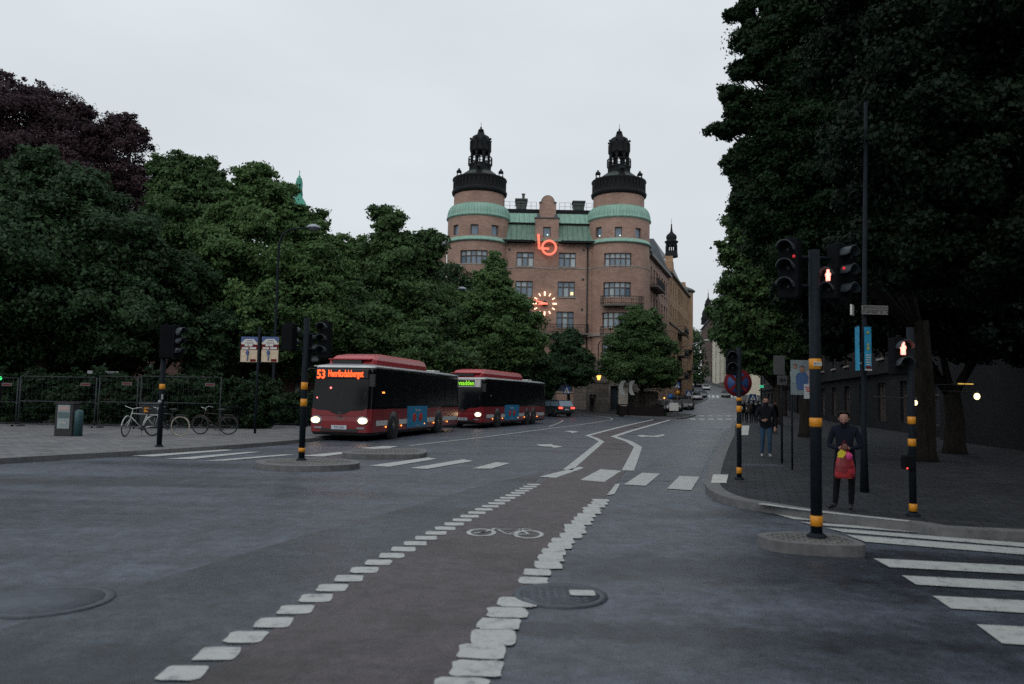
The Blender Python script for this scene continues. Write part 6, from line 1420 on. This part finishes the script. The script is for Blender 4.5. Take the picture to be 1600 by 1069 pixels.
    nk = Vector(J['neck']); mb.lathe([(.085, -.02), (.078, .045), (.07, .05)], (nk.x, nk.y, nk.z), 16); mb.build('jacket_trim', top, bo)
    return bo
def stand(**k):
    J = dict(pelvis=(0, 0, .98), waist=(0, 0, 1.12), chest=(0, 0, 1.36), neck=(0, .01, 1.52), head=(0, -.01, 1.66), hem=.9,
             shL=(-.19, 0, 1.44), elL=(-.25, .02, 1.15), wrL=(-.24, -.06, .9), shR=(.19, 0, 1.44), elR=(.25, .02, 1.15), wrR=(.24, -.06, .9),
             hpL=(-.1, 0, .9), knL=(-.11, -.02, .5), anL=(-.12, .02, .09), toL=(-.14, -.13, .035), hpR=(.1, 0, .9), knR=(.11, -.02, .5), anR=(.12, .02, .09), toR=(.14, -.13, .035))
    J.update(k); return J
# man with the red bag, looking down at his hands
c = P(1321, 795, .13); sc_ = (D(1323, 647, c.y).z - c.z) / 1.72
J = stand(face=(-.1, -1, -.3), head=(-.01, -.06, 1.63), neck=(0, 0, 1.5), wrL=(-.1, -.27, 1.1), elL=(-.27, -.04, 1.14), hnL=(-.05, -.32, 1.13), wrR=(.07, -.27, 1.1), elR=(.27, -.04, 1.14), hnR=(.02, -.32, 1.13), anL=(-.17, -.02, .09), toL=(-.3, -.14, .035), knL=(-.14, -.03, .5), anR=(.1, .03, .09), toR=(.07, -.14, .035))
man = person('person in a dark jacket at the kerb, head bowed, both hands over a red bag', (c.x, c.y, .127), R(-22), J, (M_NAVYC, M_TROU, M_SHOE), M_HAIR, sc_)
# bag hanging from the hands
by = c.y - .3 * sc_; hx = c.x + (-.02 * math.cos(R(22)) - .34 * math.sin(R(22))) * sc_
zb0, zb1 = D(1318, 747, by).z, D(1318, 705, by).z; hb = zb1 - zb0
bag = thing('shopping_bag', 'red carrier bag with yellow and pink top, held by the person at the kerb', 'bag', (hx, by - .02, zb0), R(-8))
def bagmat():
    mt = bpy.data.materials.new('bag_red_print'); mt.use_nodes = True; t = mt.node_tree; b = t.nodes['Principled BSDF']; b.inputs['Roughness'].default_value = .45; tc_ = t.nodes.new('ShaderNodeTexCoord'); vo = t.nodes.new('ShaderNodeTexVoronoi'); vo.inputs['Scale'].default_value = 13
    t.links.new(tc_.outputs['Object'], vo.inputs['Vector']); cr = t.nodes.new('ShaderNodeValToRGB'); cr.color_ramp.interpolation = 'CONSTANT'; el = cr.color_ramp.elements; el[0].color = (.36, .02, .02, 1); el[1].position = .45; el[1].color = (.2, .012, .02, 1)
    for p, c_ in ((.62, (.4, .03, .05, 1)), (.8, (.12, .05, .05, 1)), (.88, (.5, .16, .03, 1))): q = el.new(p); q.color = c_
    t.links.new(vo.outputs['Color'], cr.inputs[0]); t.links.new(cr.outputs[0], b.inputs['Base Color']); return mt
mb = MB(); rg = []
for k, (z, w_, d_) in enumerate(((0, .25, .1), (.03, .28, .13), (.12, .285, .15), (.2, .27, .15), (.3, .23, .13), (.38, .18, .1), (.44, .13, .07))):
    zz = z / .44 * hb; rg.append(([(w_ / 2 * math.copysign(abs(math.cos(q)) ** .6, math.cos(q)) * (1 + .06 * math.sin(5 * q + k)), d_ / 2 * math.copysign(abs(math.sin(q)) ** .6, math.sin(q)) * (1 + .1 * math.sin(7 * q + 2 * k))) for q in np.linspace(0, 2 * math.pi, 25)[:-1]], zz))
loft(mb, rg, [0] * 8); bo = mb.build('bag_body', bagmat(), bag)
mb = MB(); mb.prism([(-.12, 0), (-.07, .06), (-.01, .03), (.0, .0), (-.05, -.07), (-.12, -.06)], 0, .02, mf=lambda x, y, z: (x, -.07 - z, hb * .93 + y)); mb.build('yellow_patch', mat('patch_yellow', (.75, .62, .04), .5), bag)
mb = MB(); mb.ball((.05, -.05, hb * .82), .06, 8, sy=.5); mb.build('pink_patch', mat('patch_pink', (.6, .05, .22), .5), bag)
mb = MB(); mb.tube([(-.06, 0, hb * .98), (-.03, 0, hb + .1), (.0, 0, hb + .16), (.03, 0, hb + .1), (.06, 0, hb * .98)], .009, 5); mb.build('handle', M_SRED, bag)
# walking person in jeans
c = P(1197, 714, .13); sc_ = (D(1199, 622, c.y).z - c.z) / 1.76
J = stand(wrL=(-.14, -.22, 1.08), elL=(-.29, .03, 1.13), hnL=(-.06, -.25, 1.1), wrR=(.25, -.12, .92), elR=(.28, .0, 1.15), knL=(-.1, -.03, .5), anL=(-.11, .04, .09), toL=(-.12, -.11, .035), knR=(.1, -.1, .51), anR=(.1, -.06, .1), toR=(.12, -.22, .045))
person('person walking toward us on the right pavement in a black jacket and blue jeans', (c.x, c.y, .127), R(-14), J, (M_JACK, M_JEANS, M_SHOEW), M_HAIR, sc_)
# standing group further back
gp = [(1163, 659, 'person at the left end of the dark clad group on the right pavement', M_JACK, -20), (1170, 660.5, 'person second from the left in the dark clad group on the right pavement', M_COATB, 170), (1177, 660, 'person in the middle of the dark clad group, back turned', M_NAVYC, 200), (1185, 661, 'person at the right end of the dark clad group, back turned', M_JACK, 150)]
for i, (px, py, lab, m_, yaw) in enumerate(gp):
    c = P(px, py, .13); st = .04 * (i - 1.5)
    J = stand(anL=(-.12, .06 + st, .09), toL=(-.13, -.09 + st, .035), wrL=(-.22, -.1 + st, .92), wrR=(.22, -.04 - st, .9))
    person(lab, (c.x, c.y, .127), R(yaw), J, (m_, M_TROU, M_SHOE), M_HAIR, 1.0, False, 'people standing together on the right pavement')
c = P(1227, 682, .13); person('dark shape of a person standing still in the shade by the direction board', (c.x + .5, c.y + 3, .127), R(30), stand(), (M_JACK, M_TROU, M_SHOE), M_HAIR, .97, False)
c = P(927, 643, .13); person('distant person in dark clothes standing before the stone portal block', (D(925, 640, 83).x, 83, g(83) + .13), R(10), stand(), (M_NAVYC, M_TROU, M_SHOE), M_HAIR, 1.0, False)
# ================================================================== trees
def leafmat(name, c1, c2, trans=.25):
    mt = bpy.data.materials.new(name); mt.use_nodes = True; t = mt.node_tree; N = t.nodes.new; L = t.links.new; b = t.nodes['Principled BSDF']; b.inputs['Roughness'].default_value = .55; b.inputs['Specular IOR Level'].default_value = .15
    ge = N('ShaderNodeNewGeometry'); tc_ = N('ShaderNodeTexCoord'); nz = N('ShaderNodeTexNoise'); nz.inputs['Scale'].default_value = .55; nz.inputs['Detail'].default_value = 3; L(tc_.outputs['Object'], nz.inputs['Vector'])
    ad = N('ShaderNodeMath'); ad.operation = 'MULTIPLY_ADD'; ad.inputs[1].default_value = .55; L(ge.outputs['Random Per Island'], ad.inputs[0]); mr = N('ShaderNodeMapRange'); mr.inputs[1].default_value = .35; mr.inputs[2].default_value = .65; mr.inputs[4].default_value = .45; L(nz.outputs[0], mr.inputs[0]); L(mr.outputs[0], ad.inputs[2])
    cr = N('ShaderNodeMixRGB'); cr.inputs[1].default_value = (*c1, 1); cr.inputs[2].default_value = (*c2, 1); L(ad.outputs[0], cr.inputs[0]); L(cr.outputs[0], b.inputs['Base Color'])
    tr = N('ShaderNodeBsdfTranslucent'); L(cr.outputs[0], tr.inputs[0]); ms = N('ShaderNodeMixShader'); ms.inputs[0].default_value = trans; L(b.outputs[0], ms.inputs[1]); L(tr.outputs[0], ms.inputs[2]); L(ms.outputs[0], t.nodes['Material Output'].inputs[0]); MATS[name] = mt; return mt
M_LEAF = leafmat('lime_leaves', (.04, .08, .034), (.098, .172, .062))
M_LEAFB = leafmat('bright_leaves', (.05, .102, .038), (.125, .215, .075))
M_LEAFD = leafmat('dark_leaves', (.025, .053, .027), (.058, .108, .047))
M_LEAFR = leafmat('shade_darkened_leaves', (.011, .028, .014), (.028, .06, .024))  # darkened leaf copy: shade on right trees and hedges put into the colour
M_LEAFX = leafmat('deep_shade_darkened_leaves', (.006, .014, .009), (.015, .03, .015))  # darkest leaf copy: deep shade of the right crowns painted into the green
M_LEAFP = leafmat('copper_leaves', (.032, .02, .026), (.068, .04, .047), .15)
M_BARK = mat('bark', (.03, .026, .023), .95, spec=.05, var=.4, scale=5, stretch=(3, 3, .6), bump=.8, bscale=14)
def leaf_mesh(name, blobs, dens, leaf, clump, seed, mt, floor_z=None, hollow=.55):
    """foliage as boughs: cushions of leaves spread over ellipsoids, leafy on top and outside, thin beneath; blobs: (centre, radii)"""
    rg = np.random.default_rng(seed); leaf = leaf * 1.18; la = .41 * leaf * leaf; PP = []; NN = []
    for c_, r_ in blobs:
        c_ = np.array(c_, float); r_ = np.array(r_, float); rm = r_.mean(); rb = float(np.clip(rm * .34, clump * .9, clump * 2.4))
        area = 4 * math.pi * ((r_[0] * r_[1]) ** 1.6 / 3 + (r_[0] * r_[2]) ** 1.6 / 3 + (r_[1] * r_[2]) ** 1.6 / 3) ** (1 / 1.6)
        nb = max(4, int(area / (rb * rb) * .62)); d = rg.normal(size=(nb, 3)); d /= np.linalg.norm(d, axis=1)[:, None]
        rad = .80 + .24 * rg.random(nb) ** 1.3 + .07 * rg.normal(size=nb); cut = np.where(rg.random(nb) < .1, 1.14, 1.0)
        Bc = c_ + d * (rad * cut)[:, None] * np.maximum(r_ - rb * .45, r_ * .35); br = rb * (.55 + .75 * rg.random(nb)) * np.where(cut > 1, .6, 1)
        for k in range(nb):
            n = int(2 * math.pi * br[k] ** 2 * LAI * dens / 1.8 / la); 
            if n < 3: continue
            q = rg.normal(size=(n, 3)) + d[k] * .55 + np.array([0, 0, .55]); q /= np.linalg.norm(q, axis=1)[:, None]
            # lumpy cushion: several sub-cushions on the bough
            m_ = max(4, int(br[k] / (leaf * 1.2))); sc = rg.normal(size=(m_, 3)) + d[k] * .5 + np.array([0, 0, .5]); sc /= np.linalg.norm(sc, axis=1)[:, None]; w_ = rg.integers(0, m_, n)
            q = q * .5 + sc[w_] * .66; rr2 = (.6 + .46 * rg.random((n, 1)) ** .8) * np.where(rg.random((n, 1)) < .12, 1.28, 1)
            p = Bc[k] + q * rr2 * br[k] * np.array([1.08, 1.08, .7]); PP.append(p); NN.append(q * np.array([.9, .9, 1.1]))
        # inner leaves so that the crown is not hollow
        n = int(area * INNER * dens / 1.8 / la); q = rg.normal(size=(n, 3)); q /= np.linalg.norm(q, axis=1)[:, None]; PP.append(c_ + q * r_ * (.45 + .38 * rg.random((n, 1)))); NN.append(q)
    Pp = np.concatenate(PP); Nn = np.concatenate(NN)
    if floor_z is not None: kp = Pp[:, 2] > floor_z + .5 * np.sin(Pp[:, 0] * 1.7 + seed) * (floor_z > 1); Pp = Pp[kp]; Nn = Nn[kp]
    m_ = len(Pp); nr = rg.normal(size=(m_, 3)) * .55 + Nn; nr /= np.linalg.norm(nr, axis=1)[:, None]
    t1 = np.cross(nr, rg.normal(size=(m_, 3))); t1 /= np.linalg.norm(t1, axis=1)[:, None]; t2 = np.cross(nr, t1)
    s = leaf * (.6 + .8 * rg.random((m_, 1))); fold = nr * s * .18
    v = np.stack([Pp - t1 * s * .55, Pp + t2 * s * .36 - fold, Pp + t1 * s * .6, Pp - t2 * s * .36 - fold], 1).reshape(-1, 3).astype(np.float32)
    me = bpy.data.meshes.new(name); me.vertices.add(len(v)); me.vertices.foreach_set('co', v.ravel()); me.loops.add(len(v)); me.loops.foreach_set('vertex_index', np.arange(len(v), dtype=np.int32))
    me.polygons.add(m_); me.polygons.foreach_set('loop_start', np.arange(0, len(v), 4, dtype=np.int32)); me.update(calc_edges=True); me.materials.append(mt); return me, m_
LAI = .85; INNER = .6
NL = 0
def tree(name, lab, blobs_px, Y, base_px, mt, leaf=.17, clump=.6, dens=1.6, group=None, trunk_r=.28, seed=1, floor=3.0, depth=1.0, gz=None, kind=None):
    """blobs_px: (px, py, rpx, rpy[, dY]) outline blobs at depth Y"""
    global NL
    z0 = g(Y) + .1; bx = D(base_px, 640, Y).x; o = thing(name, lab, 'tree', (bx, Y, z0), 0, group); bl = []
    for b in blobs_px:
        dY = b[4] if len(b) > 4 else 0; p = D(b[0], b[1], Y + dY); s = (Y + dY) / F; r = b[2] * s; rz = (b[3] or b[2]) * s
        bl.append(((p.x - bx, dY, p.z - z0), (r, max(r * depth, .5), rz)))
    me, n = leaf_mesh('crown', bl, dens, leaf, clump, seed, mt, floor); NL += n
    c = bpy.data.objects.new('crown', me); COL.objects.link(c); c.parent = o
    mb = MB(); rg = random.Random(seed); top = max(b[0][2] for b in bl); cz = max(2.2, min(floor + .8, top * .35))
    mb.tube([(0, 0, -.2), (0, 0, .3), (.05, 0, cz * .5), (-.03, .05, cz)], [trunk_r * 1.35, trunk_r, trunk_r * .85, trunk_r * .75], 10)
    for (bc, br_) in bl:
        tip = Vector(bc) + Vector((0, 0, br_[2] * .25)); st = Vector((-.03, .05, cz * .9)); md = st.lerp(tip, .5) + Vector((rg.uniform(-.4, .4), rg.uniform(-.4, .4), .3))
        if tip.z > cz: mb.tube([st, st.lerp(md, .5), md, tip], [trunk_r * .42, trunk_r * .3, trunk_r * .16, .03], 6)
        for k in range(3):
            q = Vector((rg.uniform(-1, 1) * br_[0], rg.uniform(-1, 1) * br_[1], rg.uniform(-.4, .9) * br_[2])) * .75 + Vector(bc)
            if q.z > cz and tip.z > cz: mb.tube([md.lerp(tip, rg.random()), q], [trunk_r * .09, .01], 5)
    mb.build('trunk', M_BARK, o); return o
GL = 'leafy trees of the park at the left'
# --- left park, front to back
tree('copper_beech_tree', 'tall purple leaved tree towering at the left edge', [(40, 215, 95, 85), (108, 222, 62, 66), (-60, 210, 110, 100), (175, 245, 50, 62), (90, 300, 130, 90), (215, 212, 22, 14), (195, 190, 18, 12), (60, 155, 30, 26), (122, 180, 24, 18), (8, 125, 16, 16), (215, 330, 50, 70), (240, 400, 50, 80), (20, 400, 180, 90)], 66, 90, M_LEAFP, .17, .55, 1.05, GL, .45, 11)
tree('maple_tree', 'broad dark green tree in front of the purple tree at the left edge', [(40, 330, 80, 75), (130, 330, 70, 60), (-50, 330, 90, 90), (90, 400, 140, 90), (215, 410, 45, 60), (0, 480, 150, 90), (180, 490, 90, 80), (60, 260, 40, 30)], 41, 60, M_LEAFD, .17, .55, 1.9, GL, .35, 12)
tree('lime_tree', 'dark green flat topped tree rising right of the purple tree', [(262, 290, 30, 48), (300, 285, 34, 42), (330, 290, 22, 36), (300, 350, 70, 60), (340, 330, 40, 50), (245, 260, 12, 20), (280, 250, 14, 14), (325, 255, 12, 12), (265, 330, 36, 40)], 58, 300, M_LEAF, .2, .6, 1.7, GL, .35, 13)
tree('lime_tree', 'large green tree with pointed top left of the street lamp arm', [(402, 300, 36, 42), (372, 330, 40, 50), (430, 330, 40, 45), (470, 365, 42, 45), (400, 400, 90, 80), (480, 430, 60, 70), (340, 460, 80, 80), (430, 500, 100, 70), (400, 270, 18, 16), (445, 300, 18, 14), (500, 350, 16, 20)], 47, 410, M_LEAFB, .17, .58, 1.9, GL, .38, 14)
tree('lime_tree', 'paler green tree filling the gap behind the front bus roof', [(540, 405, 32, 36), (565, 395, 24, 26), (540, 460, 50, 60), (510, 420, 40, 50), (580, 440, 40, 50)], 66, 548, M_LEAFB, .22, .6, 1.7, GL, .3, 15)
tree('lime_tree', 'tall narrow green tree with a ragged split top left of the brick tower', [(603, 350, 22, 28), (620, 345, 12, 16), (672, 378, 22, 20), (655, 400, 34, 34), (605, 400, 40, 42), (630, 450, 66, 60), (600, 500, 70, 70), (670, 500, 50, 60), (585, 335, 8, 12), (640, 380, 16, 20), (690, 372, 8, 8)], 56, 618, M_LEAF, .18, .56, 1.9, GL, .34, 16)
tree('lime_tree', 'bright conical green tree covering the left half of the brick facade', [(771, 412, 15, 20), (768, 440, 32, 30), (772, 480, 52, 45), (790, 520, 56, 50), (745, 500, 50, 45), (760, 560, 80, 45), (715, 480, 22, 20), (725, 545, 55, 50), (822, 540, 24, 40), (815, 480, 18, 20)], 68, 768, M_LEAFB, .19, .56, 2.0, GL, .32, 17)
tree('lime_tree', 'bushy dark green tree above the roof fairing of the front bus', [(560, 520, 70, 60), (640, 550, 60, 50), (500, 540, 60, 60), (700, 570, 50, 36), (600, 580, 80, 40)], 50, 600, M_LEAF, .17, .56, 1.8, GL, .3, 18, 2.6)
tree('maple_tree', 'dark low branched tree over the left pavement signal pole', [(240, 500, 90, 70), (330, 540, 70, 60), (150, 540, 80, 60), (60, 550, 80, 50), (290, 450, 60, 50)], 44, 240, M_LEAFD, .17, .55, 1.9, GL, .34, 19, 2.3)
GS = 'street trees in front of the brick building'
tree('street_tree', 'small round street tree left of the stone portal block', [(888, 540, 24, 30), (890, 566, 34, 30), (868, 578, 26, 24), (905, 582, 26, 24)], 79, 888, M_LEAFD, .18, .5, 2.1, GS, .2, 20, 1.6)
tree('street_tree', 'larger round street tree before the right brick tower', [(1000, 505, 30, 28), (985, 540, 36, 34), (1020, 545, 34, 34), (1000, 575, 50, 32), (1040, 580, 26, 26), (965, 566, 24, 28)], 79, 1003, M_LEAF, .18, .5, 2.1, GS, .24, 21, 1.9)
tree('street_tree', 'street tree hidden between the second bus and the brick building', [(840, 580, 30, 34), (820, 570, 40, 40), (850, 600, 26, 26)], 76, 838, M_LEAFD, .18, .5, 2.1, GS, .2, 22, 1.6)
# back row closing the park
for i, (x, y, lab) in enumerate(((-40, 60, 'dark backdrop tree furthest left behind the park building'), (190, 62, 'dark backdrop tree behind the bicycles'), (330, 62, 'dark backdrop tree behind the banners'), (440, 62, 'dark backdrop tree between the banners and the front bus'), (560, 66, 'dark backdrop tree behind the front bus'), (690, 72, 'dark backdrop tree between the two bus roofs'))):
    tree('park_tree', lab, [(x, 480, 90, 70), (x + 50, 540, 80, 55), (x - 50, 545, 80, 55)], y + 14 + (i % 2) * 3, x, M_LEAFD, .24, .7, 1.3, 'backdrop trees of the park', .3, 30 + i, 1.6)
# trees far up the street
tree('far_tree', 'distant green tree closing the view between the ochre building and the far houses', [(1082, 545, 18, 30), (1090, 580, 16, 30), (1078, 585, 14, 30)], 215, 1086, M_LEAFD, .5, 1.3, .6, None, .3, 41, 1)
tree('far_tree', 'distant round tree on the hilltop at the end of the street', [(1085, 525, 12, 14), (1092, 530, 10, 14)], 330, 1088, M_LEAF, .6, 1.5, .4, None, .3, 42, 1)
# --- right row of big trees over the pavement
GR = 'big trees in a row over the right pavement'
tree('avenue_tree', 'huge dark tree filling the upper right, its ragged leafy edge against the sky', [(1330, 60, 150, 120), (1230, 60, 70, 90), (1250, 190, 90, 90), (1180, 175, 46, 30), (1350, 230, 160, 120), (1200, 260, 60, 50), (1160, 20, 18, 16), (1175, 60, 22, 26), (1140, 150, 22, 12), (1135, 205, 24, 12), (1155, 250, 24, 26), (1200, 330, 60, 50), (1300, 360, 130, 80), (1178, 300, 28, 30), (1165, 110, 20, 18), (1280, -80, 150, 80)], 23, 1440, M_LEAFR, .088, .26, 3.6, GR, .38, 51, 3.4, .75)
tree('avenue_tree', 'second avenue tree, green flank hanging low over the slim signal pole', [(1190, 380, 46, 46), (1160, 440, 36, 40), (1220, 450, 70, 70), (1150, 350, 20, 26), (1180, 500, 54, 44), (1250, 400, 90, 90), (1145, 480, 24, 30), (1260, 520, 70, 40), (1140, 395, 18, 22)], 38, 1260, M_LEAF, .15, .45, 2.4, GR, .36, 52, 3.0, .9)
tree('avenue_tree', 'third avenue tree, lighter crown farther along the right pavement', [(1160, 510, 34, 30), (1135, 520, 22, 24), (1190, 520, 50, 44), (1125, 490, 16, 18), (1170, 545, 40, 24), (1220, 540, 50, 44), (1178, 568, 26, 18), (1215, 575, 30, 18)], 60, 1215, M_LEAF, .2, .55, 2.0, GR, .34, 53, 2.2)
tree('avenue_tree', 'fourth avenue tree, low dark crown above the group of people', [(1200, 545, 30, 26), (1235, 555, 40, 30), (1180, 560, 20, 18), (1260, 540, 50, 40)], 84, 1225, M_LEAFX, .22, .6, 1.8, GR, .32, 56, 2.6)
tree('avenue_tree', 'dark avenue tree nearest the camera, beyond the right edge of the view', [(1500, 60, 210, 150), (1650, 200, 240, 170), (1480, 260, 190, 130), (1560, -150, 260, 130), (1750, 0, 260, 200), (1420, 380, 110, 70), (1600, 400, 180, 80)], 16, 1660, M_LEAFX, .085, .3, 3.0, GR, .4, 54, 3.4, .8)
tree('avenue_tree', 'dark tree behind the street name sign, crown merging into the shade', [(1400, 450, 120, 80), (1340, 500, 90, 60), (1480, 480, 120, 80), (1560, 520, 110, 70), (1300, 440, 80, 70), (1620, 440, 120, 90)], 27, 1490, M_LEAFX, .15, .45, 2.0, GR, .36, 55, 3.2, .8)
for x, y, lab in ((12.5, 3.5, 'added unseen shade tree beside the camera'), (9, -7, 'added unseen shade tree behind the camera on the right'), (22, 4, 'added unseen shade tree at the far side of the cross street'), (17, -8, 'added unseen shade tree back in the cross street')):  # out-of-view trees, added to shade the right-hand ground
    me, n = leaf_mesh('crown', [((0, 0, 9), (5.2, 5.2, 4.6)), ((2, 2, 7), (3.5, 3.5, 2.6)), ((-1.5, 2, 7.5), (3, 3, 2.5))], 1.2, .3, .7, int(x * 3 + 90), M_LEAFD, 4.2); o = thing('avenue_tree', lab, 'tree', (x, y, .1)); c = bpy.data.objects.new('crown', me); COL.objects.link(c); c.parent = o
    mb = MB(); mb.tube([(0, 0, -.2), (0, 0, .3), (.1, 0, 4), (0, 0, 8)], [.5, .38, .3, .1], 10); mb.build('trunk', M_BARK, o)
# hedges behind the fences
def hedge(lab, x0, x1, Y, h_, d_, seed):
    w_ = x1 - x0; bl = [((w_ * (i + .5) / max(1, int(w_ / 1.6)), 0, h_ * .5), (1.25, d_, h_ * .62)) for i in range(max(1, int(w_ / 1.6)))]
    me, n = leaf_mesh('hedge', bl, 2.0, .11, .3, seed, M_LEAFR, 0.02, .3); o = bpy.data.objects.new('hedge', me); COL.objects.link(o); o.location = (x0, Y, .13); tag(o, lab, 'hedge')
hedge('clipped dark hedge behind the wire mesh fence at the left', -26, -11, 35.5, 2.3, .8, 61)
hedge('dark hedge behind the iron railing left of the front bus', -17, -9.5, 40, 1.6, .8, 62)
hedge('planted hedge on the terrace before the brick building', D(968, 640, 77).x, D(1038, 640, 77).x, 77.5, .95, .5, 63)
import sys; sys.stderr.write('leaves %d' % NL)
open('/tmp/nl.txt','w').write(str(NL))
